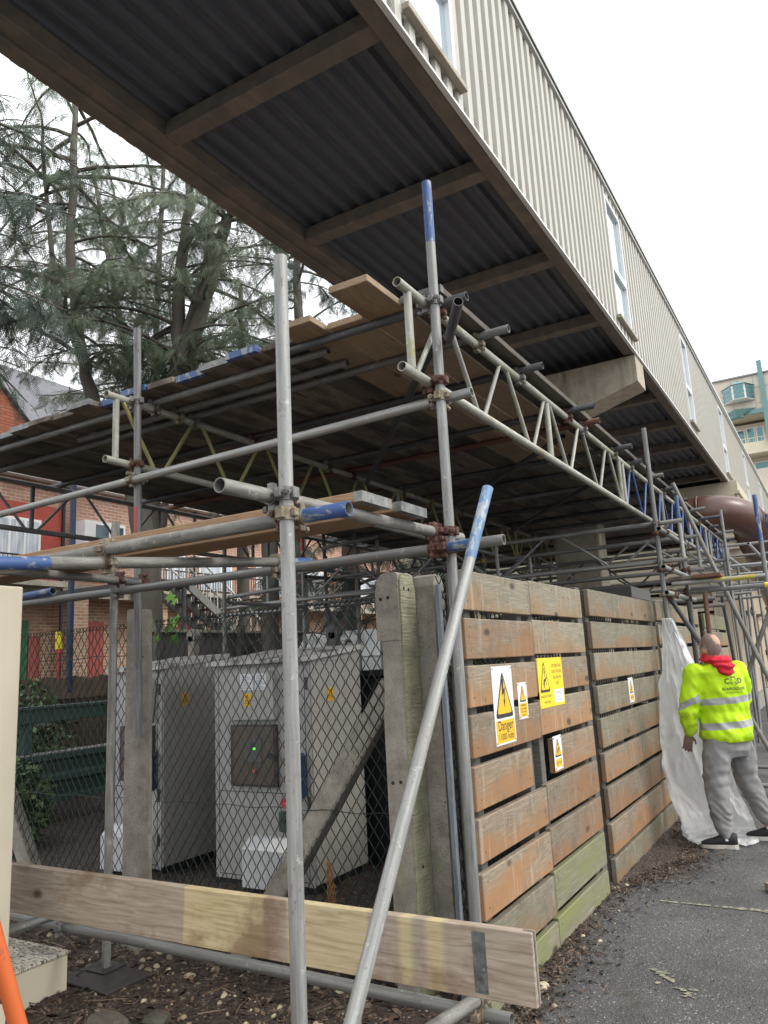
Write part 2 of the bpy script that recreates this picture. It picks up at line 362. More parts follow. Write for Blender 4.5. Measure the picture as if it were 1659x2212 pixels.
wx = m.math('ABSOLUTE', m.math('SINE', m.math('MULTIPLY', gx.outputs[0], 300.0)))
wy = m.math('ABSOLUTE', m.math('SINE', m.math('MULTIPLY', gx.outputs[1], 560.0)))
wv = m.math('MAXIMUM', m.step(wx, 0.9, 1.0), m.step(wy, 0.9, 1.0))
wo = m.coord((1, 1, 1))
c = m.mix(m.step(m.noise(wo, 5, 5, 0.6), 0.35, 0.75), (0.76, 0.76, 0.765), (0.62, 0.62, 0.625))
c = m.mix(m.math('MULTIPLY', wv, 0.45), c, (0.86, 0.86, 0.86))
m.P(Base__Color=c, Roughness=0.38)
m.set(m.b.inputs['Transmission Weight'], 0.0)
tl = m.n('BsdfTranslucent', Color=(0.85, 0.85, 0.86))
ms = m.n('MixShader', Fac=0.38)
m.t.links.new(m.b.outputs[0], ms.inputs[1]); m.t.links.new(tl.outputs[0], ms.inputs[2])
m.t.links.new(ms.outputs[0], m.t.nodes['Material Output'].inputs[0])
m.bump(wv, 0.3, 0.003)

def m_brick(name, c1, c2, mortar, axis='YZ', scale=3.6):
    m = NT(name)
    tc = m.n('TexCoord').outputs['Object']
    s = m.n('SeparateXYZ', Vector=tc)
    v = m.n('CombineXYZ', i0=s.outputs[1 if axis[0] == 'Y' else 0], i1=s.outputs[2]).outputs[0]
    b = m.n('TexBrick', Vector=v, Color1=c1, Color2=c2, Mortar=mortar, Scale=scale, Mortar__Size=0.045, Brick__Width=1.0, Row__Height=0.333, Bias=0.0)
    f = m.noise(m.coord((1, 1, 1), rand=False), 1.2, 5, 0.6)
    c = m.mix(m.step(f, 0.35, 0.75), b.outputs['Color'], tuple(x * 0.72 for x in c1))
    m.P(Base__Color=c, Roughness=0.9)
    m.bump(b.outputs['Fac'], -0.3, 0.01)
    return m.m
m_brick('brick_orange', (0.47, 0.27, 0.19), (0.32, 0.14, 0.09), (0.52, 0.46, 0.40))
m_brick('brick_red', (0.46, 0.085, 0.06), (0.38, 0.07, 0.055), (0.34, 0.09, 0.075))
m_brick('brick_yellow', (0.48, 0.31, 0.20), (0.30, 0.14, 0.09), (0.54, 0.48, 0.41))
m_brick('tile_orange', (0.42, 0.15, 0.08), (0.33, 0.10, 0.055), (0.16, 0.06, 0.04), scale=3.4)
m_conc('lintel_concrete', (0.28, 0.25, 0.2), (0.36, 0.33, 0.27), (0.44, 0.41, 0.34), (0.2, 0.2, 0.13))

m = NT('asphalt')
w = m.coord((1, 1, 1), rand=False)
f = m.noise(w, 1.1, 6, 0.6)
c = m.ramp(f, [(0.3, (0.050, 0.049, 0.050)), (0.55, (0.080, 0.078, 0.079)), (0.75, (0.115, 0.112, 0.110))])
vo = m.n('TexVoronoi', Vector=w, Scale=150.0)
c = m.mix(m.step(vo.outputs['Distance'], 0.42, 0.2), c, m.ramp(m.n('SeparateColor', Color=vo.outputs['Color']).outputs[0], [(0.0, (0.05, 0.05, 0.05)), (0.6, (0.15, 0.145, 0.14)), (1.0, (0.36, 0.345, 0.32))]))
vb = m.n('TexVoronoi', Vector=w, Scale=62.0)
c = m.mix(m.math('MULTIPLY', m.step(vb.outputs['Distance'], 0.36, 0.24), m.step(m.n('SeparateColor', Color=vb.outputs['Color']).outputs[0], 0.80, 0.84)), c, (0.30, 0.285, 0.26))
c = m.mix(m.math('MULTIPLY', m.step(vb.outputs['Distance'], 0.36, 0.24), m.step(m.n('SeparateColor', Color=vb.outputs['Color']).outputs[1], 0.82, 0.86)), c, (0.025, 0.024, 0.024))
wet = m.step(m.noise(w, 0.9, 6, 0.65), 0.48, 0.60)
c = m.mix(m.math('MULTIPLY', wet, 0.5), c, (0.045, 0.044, 0.045))
ck = m.n('TexVoronoi', _feature='DISTANCE_TO_EDGE', Vector=m.n('VectorMath', _operation='ADD', i0=w, i1=m.n('VectorMath', _operation='MULTIPLY', i0=m.n('TexNoise', Vector=w, Scale=3.0, Detail=5).outputs['Color'], i1=(0.35, 0.35, 0)).outputs[0]).outputs[0], Scale=0.85)
df = m.noise(w, 3.4, 6, 0.7)
c = m.mix(m.math('MULTIPLY', m.step(df, 0.55, 0.68), 0.8), c, (0.055, 0.045, 0.038))
m.P(Base__Color=c, Roughness=m.n('MapRange', Value=wet, To__Min=0.75, To__Max=0.36).outputs[0])
m.bump(m.math('ADD', m.math('ADD', vo.outputs['Distance'], vb.outputs['Distance']), m.noise(w, 60, 3)), 0.6, 0.006)

m = NT('soil')
w = m.coord((1, 1, 1), rand=False)
f = m.noise(w, 14, 8, 0.75)
c = m.ramp(f, [(0.3, (0.018, 0.013, 0.010)), (0.5, (0.050, 0.035, 0.026)), (0.68, (0.095, 0.068, 0.048)), (0.8, (0.18, 0.14, 0.10))])
st = m.n('TexVoronoi', Vector=w, Scale=46.0)
c = m.mix(m.math('MULTIPLY', m.step(st.outputs['Distance'], 0.34, 0.22), m.step(m.n('SeparateColor', Color=st.outputs['Color']).outputs[0], 0.62, 0.66)), c, m.ramp(m.n('SeparateColor', Color=st.outputs['Color']).outputs[1], [(0, (0.10, 0.07, 0.05)), (1, (0.32, 0.27, 0.20))]))
m.P(Base__Color=c, Roughness=0.75)
m.bump(m.math('ADD', f, st.outputs['Distance']), 0.9, 0.02)

m = NT('road_paint')
w = m.coord((1, 1, 1), rand=False)
c = m.mix(m.step(m.noise(w, 30, 7, 0.8), 0.42, 0.54), (0.32, 0.29, 0.20), (0.11, 0.105, 0.10))
m.P(Base__Color=c, Roughness=0.8)

def m_leaf(name, c1, c2, c3, trans=0.15):
    m = NT(name)
    a = m.n('Attribute', _attribute_name='tone').outputs['Fac']
    m.P(Base__Color=m.ramp(a, [(0.0, c1), (0.55, c2), (1.0, c3)]), Roughness=0.6)
    m.set(m.b.inputs['Subsurface Weight'], 0.0)
    m.set(m.b.inputs['Transmission Weight'], 0.0)
    return m.m
m_leaf('conifer_leaf', (0.042, 0.066, 0.036), (0.100, 0.140, 0.080), (0.21, 0.25, 0.16))
m_leaf('conifer_dark', (0.022, 0.042, 0.028), (0.055, 0.088, 0.060), (0.12, 0.155, 0.115))
m_leaf('bush_leaf', (0.025, 0.05, 0.018), (0.06, 0.11, 0.035), (0.14, 0.2, 0.08))
m_leaf('ivy_leaf', (0.05, 0.13, 0.012), (0.09, 0.23, 0.02), (0.17, 0.36, 0.04))
m_leaf('dead_leaf', (0.016, 0.011, 0.009), (0.050, 0.030, 0.020), (0.17, 0.11, 0.07))
m_leaf('stone_mix', (0.05, 0.040, 0.030), (0.20, 0.155, 0.10), (0.44, 0.38, 0.27))
m_leaf('brown_cone', (0.12, 0.05, 0.02), (0.22, 0.11, 0.035), (0.32, 0.19, 0.07))

# ------------------------------------------------------------------ mesh helpers
class MB:
    def __init__(s): s.v = []; s.f = []; s.sm = []; s.mi = []
    def add(s, vs, fs, smooth=False, mi=0):
        o = len(s.v); s.v += [tuple(p) for p in vs]
        for f in fs: s.f.append(tuple(i + o for i in f)); s.sm.append(smooth); s.mi.append(mi)
    def box(s, x0, x1, y0, y1, z0, z1, mi=0, M=None):
        vs = [(x, y, z) for z in (z0, z1) for y in (y0, y1) for x in (x0, x1)]
        if M is not None: vs = [M @ Vector(p) for p in vs]
        s.add(vs, [(0, 2, 3, 1), (4, 5, 7, 6), (0, 1, 5, 4), (2, 6, 7, 3), (0, 4, 6, 2), (1, 3, 7, 5)], False, mi)
        return s
    def bbox(s, x0, x1, y0, y1, z0, z1, b=0.004, mi=0, M=None):   # box with chamfered edges
        bm = bmesh.new()
        T = Matrix.Translation(((x0 + x1) / 2, (y0 + y1) / 2, (z0 + z1) / 2)) @ Matrix.Diagonal((x1 - x0, y1 - y0, z1 - z0, 1))
        bmesh.ops.create_cube(bm, size=1.0, matrix=T)
        bmesh.ops.bevel(bm, geom=bm.edges[:], offset=b, segments=1, affect='EDGES')
        vs = [v.co.copy() for v in bm.verts]
        if M is not None: vs = [M @ p for p in vs]
        bm.verts.index_update()
        s.add(vs, [[v.index for v in f.verts] for f in bm.faces], False, mi); bm.free()
        return s
    def cyl(s, p0, p1, r0, r1=None, n=14, caps=True, smooth=True, mi=0):
        r1 = r0 if r1 is None else r1
        p0, p1 = Vector(p0), Vector(p1); d = (p1 - p0).normalized()
        a = d.orthogonal().normalized(); b = d.cross(a)
        ring = [(math.cos(2 * math.pi * i / n), math.sin(2 * math.pi * i / n)) for i in range(n)]
        vs = [p0 + (a * c + b * t) * r0 for c, t in ring] + [p1 + (a * c + b * t) * r1 for c, t in ring]
        s.add(vs, [(i, (i + 1) % n, n + (i + 1) % n, n + i) for i in range(n)], smooth, mi)
        if caps: s.add(vs, [tuple(range(n - 1, -1, -1)), tuple(range(n, 2 * n))], False, mi)
        return s
    def pipe(s, p0, p1, r=0.02415, ri=0.0205, n=18, mi=0):
        p0, p1 = Vector(p0), Vector(p1); d = (p1 - p0).normalized()
        a = d.orthogonal().normalized(); b = d.cross(a)
        ring = [(math.cos(2 * math.pi * i / n), math.sin(2 * math.pi * i / n)) for i in range(n)]
        vs = []
        for p, rr in ((p0, r), (p1, r), (p1, ri), (p0, ri)): vs += [p + (a * c + b * t) * rr for c, t in ring]
        for k in range(4):
            q = (k + 1) % 4
            s.add(vs, [(k * n + i, k * n + (i + 1) % n, q * n + (i + 1) % n, q * n + i) for i in range(n)], k in (0, 2), mi)
        return s
    def sweep(s, pts, rads, n=8, mi=0, caps=True):
        pts = [Vector(p) for p in pts]; vs = []; prev = None
        for i, p in enumerate(pts):
            d = (pts[min(i + 1, len(pts) - 1)] - pts[max(i - 1, 0)]).normalized()
            a = d.orthogonal().normalized() if prev is None else (prev - d * prev.dot(d)).normalized()
            prev = a; b = d.cross(a)
            vs += [p + (a * math.cos(2 * math.pi * k / n) + b * math.sin(2 * math.pi * k / n)) * rads[i] for k in range(n)]
        fs = [(i * n + k, i * n + (k + 1) % n, (i + 1) * n + (k + 1) % n, (i + 1) * n + k) for i in range(len(pts) - 1) for k in range(n)]
        s.add(vs, fs, True, mi)
        if caps: s.add(vs, [tuple(range(n - 1, -1, -1)), tuple(range((len(pts) - 1) * n, len(pts) * n))], False, mi)
        return s
    def loft(s, secs, n=24, mi=0, power=2.0):       # secs: (centre, vector a, vector b)
        vs = []
        for c, a, b in secs:
            c, a, b = Vector(c), Vector(a), Vector(b)
            for k in range(n):
                t = 2 * math.pi * k / n; ct, st = math.cos(t), math.sin(t)
                e = 2.0 / power
                vs.append(c + a * math.copysign(abs(ct) ** e, ct) + b * math.copysign(abs(st) ** e, st))
        m = len(secs)
        fs = [(i * n + k, i * n + (k + 1) % n, (i + 1) * n + (k + 1) % n, (i + 1) * n + k) for i in range(m - 1) for k in range(n)]
        fs += [tuple(range(n - 1, -1, -1)), tuple(range((m - 1) * n, m * n))]
        s.add(vs, fs, True, mi)
        return s
    def prism(s, poly, z0, z1, M=None, mi=0):        # polygon in x,y extruded along z
        n = len(poly); vs = [(x, y, z0) for x, y in poly] + [(x, y, z1) for x, y in poly]
        if M is not None: vs = [M @ Vector(p) for p in vs]
        s.add(vs, [tuple(range(n - 1, -1, -1)), tuple(range(n, 2 * n))] + [(i, (i + 1) % n, n + (i + 1) % n, n + i) for i in range(n)], False, mi)
        return s
    def mesh(s, name, mats):
        me = bpy.data.meshes.new(name)
        me.from_pydata(s.v, [], s.f)
        me.polygons.foreach_set('use_smooth', s.sm)
        if len(mats) > 1: me.polygons.foreach_set('material_index', s.mi)
        for mt in mats: me.materials.append(MATS[mt])
        me.update()
        return me

WM = {}
def frame(p0, p1):                       # local Z runs from p0 to p1
    p0, p1 = Vector(p0), Vector(p1); z = (p1 - p0).normalized()
    up = Vector((0, 0, 1)) if abs(z.z) < 0.9 else Vector((0, 1, 0))
    x = up.cross(z).normalized(); y = z.cross(x)
    return Matrix(((x.x, y.x, z.x, p0.x), (x.y, y.y, z.y, p0.y), (x.z, y.z, z.z, p0.z), (0, 0, 0, 1)))
def axes(o, x, y, z):
    x, y, z, o = Vector(x), Vector(y), Vector(z), Vector(o)
    return Matrix(((x.x, y.x, z.x, o.x), (x.y, y.y, z.y, o.y), (x.z, y.z, z.z, o.z), (0, 0, 0, 1)))
def T(x, y, z): return Matrix.Translation((x, y, z))
def put(o, M, parent=None):
    COL.objects.link(o); WM[o.name] = M.copy()
    if parent is not None:
        o.parent = parent; o.matrix_parent_inverse = Matrix.Identity(4)
        o.matrix_basis = WM[parent.name].inverted() @ M
    else: o.matrix_basis = M
    return o
def tag(o, label=None, cat=None, group=None, kind=None):
    if label: o['label'] = label
    if cat: o['category'] = cat
    if group: o['group'] = group
    if kind: o['kind'] = kind
    return o
def empty(name, label, cat, M=None, group=None):
    o = bpy.data.objects.new(name, None); o.empty_display_size = 0.1
    put(o, M if M is not None else Matrix.Identity(4))
    return tag(o, label, cat, group)
def obj(name, mb, mat, parent=None, M=None):   # mesh vertices are local to M (world frame of the object)
    M = M if M is not None else (WM[parent.name] if parent is not None else Matrix.Identity(4))
    o = bpy.data.objects.new(name, mb.mesh(name, [mat] if isinstance(mat, str) else mat))
    return put(o, M, parent)
def wobj(name, mb, mat, parent=None):          # vertices given in world space, stored in the parent's frame
    M = WM[parent.name] if parent is not None else Matrix.Identity(4)
    I = M.inverted(); mb.v = [tuple(I @ Vector(p)) for p in mb.v]
    return obj(name, mb, mat, parent, M)
def struct(name, mb, mat, label=None):
    o = obj(name, mb, mat); o['kind'] = 'structure'
    o['label'] = label or name.replace('_', ' '); o['category'] = name.split('_')[0]
    return o

# ------------------------------------------------------------------ scaffold builders
LINES = []       # every tube axis, for couplers: (p0, p1, object)
def tube(label, p0, p1, mat='galvanised_grey', bands=(), group=None, clamp=True, r=0.02415, parent=None, name='scaffold_tube'):
    p0, p1 = Vector(p0), Vector(p1); L = (p1 - p0).length
    F = frame(p0, p1)
    if parent is None:
        o = obj(name, MB().pipe((0, 0, 0), (0, 0, L), r, r * 0.85), mat, None, F)
        tag(o, label, 'scaffold tube', group or 'scaffold tubes')
    else:
        o = obj(name, MB().pipe((0, 0, 0), (0, 0, L), r, r * 0.85, 12), mat, parent, F)
    for a, b, bm in bands:
        obj('paint_band', MB().pipe((0, 0, a - 0.0006), (0, 0, b + 0.0006), r + 0.0007, r * 0.9), bm, o)
    if clamp: LINES.append((p0, p1, o if parent is None else parent))
    return o
def clamp_ring(mb, c, ax, toward, r=0.0245, w=0.046):
    """one half of a scaffold coupler: a band round the tube, a hinged lug and its bolt"""
    c, ax = Vector(c), Vector(ax).normalized(); t = Vector(toward); t = (t - ax * t.dot(ax)).normalized(); s = ax.cross(t)
    mb.pipe(c - ax * w / 2, c + ax * w / 2, r + 0.0055, r + 0.0004, 16)
    q = c - t * (r + 0.008)
    Mx = axes(q, ax, s, t)
    mb.bbox(-w * 0.42, w * 0.42, -0.016, 0.016, -0.012, 0.008, 0.003, M=Mx)
    e = c + s * (r + 0.014)
    mb.bbox(-w * 0.36, w * 0.36, -0.012, 0.012, -0.014, 0.014, 0.003, M=axes(e, ax, s, t))
    e = c - s * (r + 0.012) - t * 0.004
    mb.bbox(-w * 0.3, w * 0.3, -0.010, 0.010, -0.012, 0.012, 0.003, M=axes(e, ax, s, t))
    b0 = c + s * (r + 0.016)
    mb.cyl(b0 - t * 0.045, b0 + t * 0.03, 0.0062, n=8)
    mb.cyl(b0 - t * 0.040, b0 - t * 0.024, 0.0125, n=6, smooth=False)
def coupler(pa, da, pb, db, parent, mat):
    pa, pb = Vector(pa), Vector(pb); mb = MB(); d = pb - pa
    clamp_ring(mb, pa, da, d); clamp_ring(mb, pb, db, -d)
    if d.length > 0.03:
        m_ = (pa + pb) / 2; x = Vector(da).normalized(); z = d.normalized(); y = z.cross(x)
        h = max(0.004, d.length / 2 - 0.022)
        mb.bbox(-0.019, 0.019, -0.019, 0.019, -h, h, 0.003, M=axes(m_, x, y, z))
    return wobj('coupler', mb, mat, parent)
def closest(p, q, r, s):
    u, v, w = q - p, s - r, p - r
    a, b, c, d, e = u.dot(u), u.dot(v), v.dot(v), u.dot(w), v.dot(w)
    D = a * c - b * b
    if D < 1e-4 * a * c: return None
    t, k = (b * e - c * d) / D, (a * e - b * d) / D
    if not (0.0 <= t <= 1.0 and 0.0 <= k <= 1.0): return None
    return p + u * t, r + v * k, u, v
def auto_couplers():
    mats = ['coupler_rust', 'coupler_grey', 'coupler_brass', 'coupler_grey', 'coupler_rust', 'coupler_brass', 'coupler_rust', 'coupler_grey', 'coupler_yellow', 'coupler_brass', 'coupler_grey']
    n = 0
    for i in range(len(LINES)):
        for j in range(i + 1, len(LINES)):
            if LINES[i][2] is LINES[j][2]: continue
            res = closest(LINES[i][0], LINES[i][1], LINES[j][0], LINES[j][1])
            if res is None: continue
            a, b, u, v = res; dist = (a - b).length
            if 0.028 < dist < 0.085 and a.y < 12 and a.x > -5.0:
                coupler(a, u, b, v, LINES[i][2], mats[(n * 5 + 2 * i) % 11]); n += 1
def ladder(label, p0, p1, depth=0.425, mats=('ladder_cream', 'ladder_cream', 'ladder_cream'), half=0.395, over=0.10, phase=1, group='ladder beams under the deck'):
    """aluminium/steel ladder beam: two chords, end stiles and W bracing; p0, p1 are the ends of the TOP chord axis"""
    p0, p1 = Vector(p0), Vector(p1); L = (p1 - p0).length; d = (p1 - p0).normalized(); dn = Vector((0, 0, -depth))
    root = empty('ladder_beam', label, 'ladder beam', T(*p0), group)
    tube(None, p0, p1, mats[0], parent=root, name='top_chord'); tube(None, p0 + dn, p1 + dn, mats[0], parent=root, name='bottom_chord')
    n = max(2, int(round((L - 2 * over) / half))); step = (L - 2 * over) / n
    def at(k, z): return p0 + d * (over + k * step) + dn * z
    for k in range(n + 1):
        if k in (0, n) or k % 5 == 0:
            obj('stile', MB().cyl((0, 0, 0), (0, 0, depth - 0.036), 0.0205, n=14), mats[1], root, frame(at(k, 0) + Vector((0, 0, -0.018)), at(k, 1) + Vector((0, 0, 0.018))))
        if k < n:
            a, b = (at(k + 0.12, 0), at(k + 0.90, 1)) if (k + phase) % 2 else (at(k + 0.10, 1), at(k + 0.88, 0))
            v = (b - a).normalized()
            a, b = a + v * 0.018, b - v * 0.018
            obj('strut', MB().cyl((0, 0, 0), (0, 0, (b - a).length), 0.0135, n=10), mats[2], root, frame(a, b))
    return root
BOARDN = [0]
def board(label, c, L, axis='Y', w=0.225, t=0.038, mat='deck_board', bands=(), group=None, tilt=0.0, flat=True, name='scaffold_board', cat='board', bandmat='nail_plate'):
    """local X along the board, local Y across, local Z through its thickness"""
    x = Vector((0, 1, 0)) if axis == 'Y' else Vector((1, 0, 0))
    if flat: y = Vector((-1, 0, 0)) if axis == 'Y' else Vector((0, 1, 0)); z = Vector((0, 0, 1))
    else: z = Vector((0, -1, 0)) if axis == 'X' else Vector((1, 0, 0)); y = Vector((0, 0, 1))
    M = axes(c, x, y, z) @ Matrix.Rotation(tilt, 4, 'Z')
    o = obj(name, MB().bbox(-L / 2, L / 2, -w / 2, w / 2, -t / 2, t / 2, 0.003), mat, None, M)
    tag(o, label, cat, group)
    for e in bands:                     # steel hoop round a board end
        mb = MB(); x0 = -L / 2 if e < 0 else L / 2 - 0.035
        g = 0.0016
        mb.box(x0, x0 + 0.035, -w / 2 - g, w / 2 + g, t / 2 + 0.0004, t / 2 + g); mb.box(x0, x0 + 0.035, -w / 2 - g, w / 2 + g, -t / 2 - g, -t / 2 - 0.0004)
        xe = x0 - g if e < 0 else x0 + 0.035
        mb.box(xe, xe + g, -w / 2 - g, w / 2 + g, -t / 2 - g, t / 2 + g)
        mb.box(x0, x0 + 0.035, -w / 2 - g, -w / 2 - 0.0004, -t / 2, t / 2); mb.box(x0, x0 + 0.035, w / 2 + 0.0004, w / 2 + g, -t / 2, t / 2)
        obj('end_band', mb, bandmat, o)
    return o
ORD = ['first', 'second', 'third', 'fourth', 'fifth', 'sixth', 'seventh', 'eighth', 'ninth', 'tenth', 'eleventh', 'twelfth', 'thirteenth', 'fourteenth', 'fifteenth', 'sixteenth', 'seventeenth', 'eighteenth', 'nineteenth', 'twentieth', 'twenty-first']

def text_mb(body, size, mb=None, x=0.0, y=0.0, z=0.0, align='CENTER', sx=1.0, bold=0.0):
    cu = bpy.data.curves.new('lettering', 'FONT'); cu.body = body; cu.size = size; cu.align_x = align; cu.resolution_u = 2; cu.offset = bold
    o = bpy.data.objects.new('lettering', cu); COL.objects.link(o)
    dg = bpy.context.evaluated_depsgraph_get(); e = o.evaluated_get(dg); me = e.to_mesh()
    mb = mb or MB()
    mb.add([(v.co.x * sx + x, v.co.y + y, z) for v in me.vertices], [tuple(p.vertices) for p in me.polygons])
    e.to_mesh_clear(); bpy.data.objects.remove(o); bpy.data.curves.remove(cu)
    return mb
def evald(mb, mods):
    """run modifiers on a mesh and hand back (verts, faces)"""
    me = mb.mesh('tmp', ['skin']); o = bpy.data.objects.new('tmp', me); COL.objects.link(o)
    for ty, kw in mods:
        md = o.modifiers.new(ty, ty)
        for k, v in kw.items(): setattr(md, k, v)
    dg = bpy.context.evaluated_depsgraph_get(); e = o.evaluated_get(dg); m2 = e.to_mesh()
    vs = [v.co.copy() for v in m2.vertices]; fs = [tuple(p.vertices) for p in m2.polygons]
    e.to_mesh_clear(); bpy.data.objects.remove(o); bpy.data.meshes.remove(me)
    return vs, fs
def np_mesh(name, verts, faces, mat, tone=None, parent=None, M=None):
    """fast mesh from numpy: faces is an (n, k) array"""
    me = bpy.data.meshes.new(name); n, k = faces.shape
    me.vertices.add(len(verts)); me.vertices.foreach_set('co', verts.astype(np.float32).ravel())
    me.loops.add(n * k); me.loops.foreach_set('vertex_index', faces.astype(np.int32).ravel())
    me.polygons.add(n); me.polygons.foreach_set('loop_start', np.arange(0, n * k, k, dtype=np.int32))
    me.update(calc_edges=True)
    if tone is not None:
        a = me.attributes.new('tone', 'FLOAT', 'POINT'); a.data.foreach_set('value', tone.astype(np.float32))
    me.materials.append(MATS[mat])
    o = bpy.data.objects.new(name, me)
    return put(o, M if M is not None else (WM[parent.name] if parent else Matrix.Identity(4)), parent)

# ------------------------------------------------------------------ ground
g = MB()
g.add([(-400, -300, 0), (400, -300, 0), (400, 500, 0), (-400, 500, 0)], [(0, 1, 2, 3)])
struct('ground', g, 'asphalt', 'dark grey worn asphalt ground beside the fence')
def soil_edge(y):     # right-hand limit of the leafy soil strip
    e = -1.20 if y < 3.2 else (-1.20 - 0.30 * min(1, (y - 3.2) / 0.5))
    e += 0.10 * math.sin(y * 2.1) * (1 if y > 4.4 else 0.3) + (0.20 * math.exp(-((y - 6.6) / 0.7) ** 2))
    return e + 0.06 * mnoise.noise(Vector((y * 5, 3.3, 0)))
def soil_z(x, y):
    h = 0.022 + 0.030 * mnoise.fractal(Vector((x * 2.2, y * 2.2, 1.5)), 0.8, 2.0, 5)
    h = max(h, 0.006)
    return h * min(1.0, max(0.0, (soil_edge(y) - x) / 0.22)) + 0.004
sv, sf = [], []
ys = [-1 + 0.05 * i for i in range(int(16 / 0.05))]
nx = 90
for j, y in enumerate(ys):
    e = soil_edge(y)
    for i in range(nx):
        t = i / (nx - 1); x = e - (t ** 1.8) * 11.0
        sv.append((x, y, soil_z(x, y) if i else 0.003))
for j in range(len(ys) - 1):
    for i in range(nx - 1):
        a = j * nx + i; sf.append((a, a + nx, a + nx + 1, a + 1))
g = MB(); g.add(sv, sf, True)
struct('soil_ground', g, 'soil', 'bare brown soil strip with leaf mould behind the fence')
g = MB(); g.add([(-60, -1.2, 0.004), (-11.5, -1.2, 0.004), (-11.5, 40, 0.004), (-60, 40, 0.004)], [(0, 1, 2, 3)])
g.add([(-11.5, 14.9, 0.004), (-2.2, 14.9, 0.004), (-2.2, 21, 0.004), (-11.5, 21, 0.004)], [(0, 1, 2, 3)])
struct('verge_ground', g, 'soil', 'dark soil ground under the trees')
g = MB()
def strip(pts, z=0.0045): g.add([(x, y, z) for x, y in pts], [tuple(range(len(pts)))])
def chip(cx, cy, rx, ry, k):
    n = 9; strip([(cx + rx * math.cos(6.283 * i / n) * (0.75 + 0.5 * random.random()), cy + ry * math.sin(6.283 * i / n) * (0.75 + 0.5 * random.random())) for i in range(n)], 0.0045 + 0.00002 * k)
x = -1.27; k = 0
while x < -0.05:                        # what is left of the bay line
    w_ = random.uniform(0.02, 0.12); j = random.uniform(-0.006, 0.006); t_ = 0.024 * min(1.0, 0.55 + (x + 1.27) * 0.8)
    strip([(x, 5.495 + j - t_), (x + w_ * 0.5, 5.493 + j - t_ * random.uniform(0.7, 1.1)), (x + w_, 5.495 + j - t_), (x + w_ * 1.02, 5.497 + j + t_ * 0.9), (x + w_ * 0.5, 5.498 + j + t_ * random.uniform(0.7, 1.1)), (x, 5.496 + j + t_)])
    x += w_ + random.choice((0.003, 0.004, 0.006, 0.02))
for k in range(30):
    t_ = random.random(); q_ = 0.045 * math.sin(math.pi * (0.1 + 0.8 * t_)) + 0.012
    chip(-1.05 + 0.20 * t_ + random.gauss(0, q_ * 0.6), 4.33 - 0.23 * t_ + random.gauss(0, q_ * 0.6), random.uniform(0.006, 0.026), random.uniform(0.005, 0.018), k)
struct('road_marking', g, 'road_paint', 'worn cream parking bay line on the asphalt')

# loose stones, leaves and twigs: nobody could count them
def scatter(n, fn, size, name, mat, label, cat, shape):
    V, F, TN = [], [], []; k = 0
    for i in range(n):
        x, y, big = fn()
        z = soil_z(x, y) if x < soil_edge(y) else 0.003
        s = size[0] + (size[1] - size[0]) * random.random() ** 3
        s *= big
        ang = random.uniform(0, 6.28); tl = random.uniform(-0.5, 0.5); tl2 = random.uniform(-0.5, 0.5)
        M = Matrix.Translation((x, y, z)) @ Matrix.Rotation(ang, 4, 'Z') @ Matrix.Rotation(tl, 4, 'X') @ Matrix.Rotation(tl2, 4, 'Y')
        tn = random.random()
        if shape == 'stone':
            base = [(1, 0, 0), (0.4, 0.8, 0), (-0.6, 0.7, 0), (-1, 0, 0), (-0.5, -0.75, 0), (0.5, -0.7, 0)]
            q_ = random.uniform(0.45, 1.0)
            base = [(px * random.uniform(0.7, 1.25), py * q_ * random.uniform(0.6, 1.3), 0) for px, py, _ in base]
            pts = [(px * s * random.uniform(0.8, 1.1), py * s * random.uniform(0.7, 1.0), -0.25 * s) for px, py, _ in base]
            pts += [(px * s * 0.85, py * s * 0.8, s * random.uniform(0.15, 0.35)) for px, py, _ in base]
            pts += [(px * s * 0.4, py * s * 0.4, s * random.uniform(0.45, 0.6)) for px, py, _ in base]
            fs = [(a, (a + 1) % 6, 6 + (a + 1) % 6, 6 + a) for a in range(6)] + [(6 + a, 6 + (a + 1) % 6, 12 + (a + 1) % 6, 12 + a) for a in range(6)]
            fs += [(12, 13, 14, 15), (12, 15, 16, 17)]
        elif shape == 'leaf':
            cu = random.uniform(0.05, 0.5) * s
            pts = [(-s, 0, 0.2 * s), (-0.2 * s, 0.42 * s, cu), (s, 0, 0.25 * s), (-0.2 * s, -0.42 * s, cu), (0, 0, 0.1 * s)]
            fs = [(0, 1, 4, 4), (1, 2, 4, 4), (2, 3, 4, 4), (3, 0, 4, 4)]
            fs = [(0, 1, 2, 4), (0, 4, 2, 3)]
        else:
            w = 0.0022
            pts = [(-s, -w, 0.004), (-s, w, 0.006), (s, w, 0.012), (s, -w, 0.010)]; fs = [(0, 1, 2, 3)]
        V += [M @ Vector(p) for p in pts]; F += [tuple(q + k for q in f) for f in fs]; TN += [tn] * len(pts); k += len(pts)
    o = np_mesh(name, np.array([tuple(v) for v in V]), np.array(F), mat, np.array(TN))
    tag(o, label, cat, kind='stuff')
def near_bed():
    while True:
        y = random.uniform(1.2, 4.2); x = random.uniform(-5.0, -1.0)
        if x < soil_edge(y): return x, y, 1.0
def fence_foot():
    y = random.uniform(3.4, 9.5); x = soil_edge(y) + abs(random.gauss(0, 0.16)) - 0.12
    if y > 7.6: x = min(x, -0.9)
    return x, y, 0.8
def far_asphalt():
    y = random.uniform(2.6, 9.0); x = -1.4 + random.expovariate(1 / 0.45)
    return min(x, 0.8), y, 0.5
scatter(2600, near_bed, (0.004, 0.034), 'gravel_stones', 'stone_mix', 'flint stones and rubble lying in the leafy soil', 'stones', 'stone')
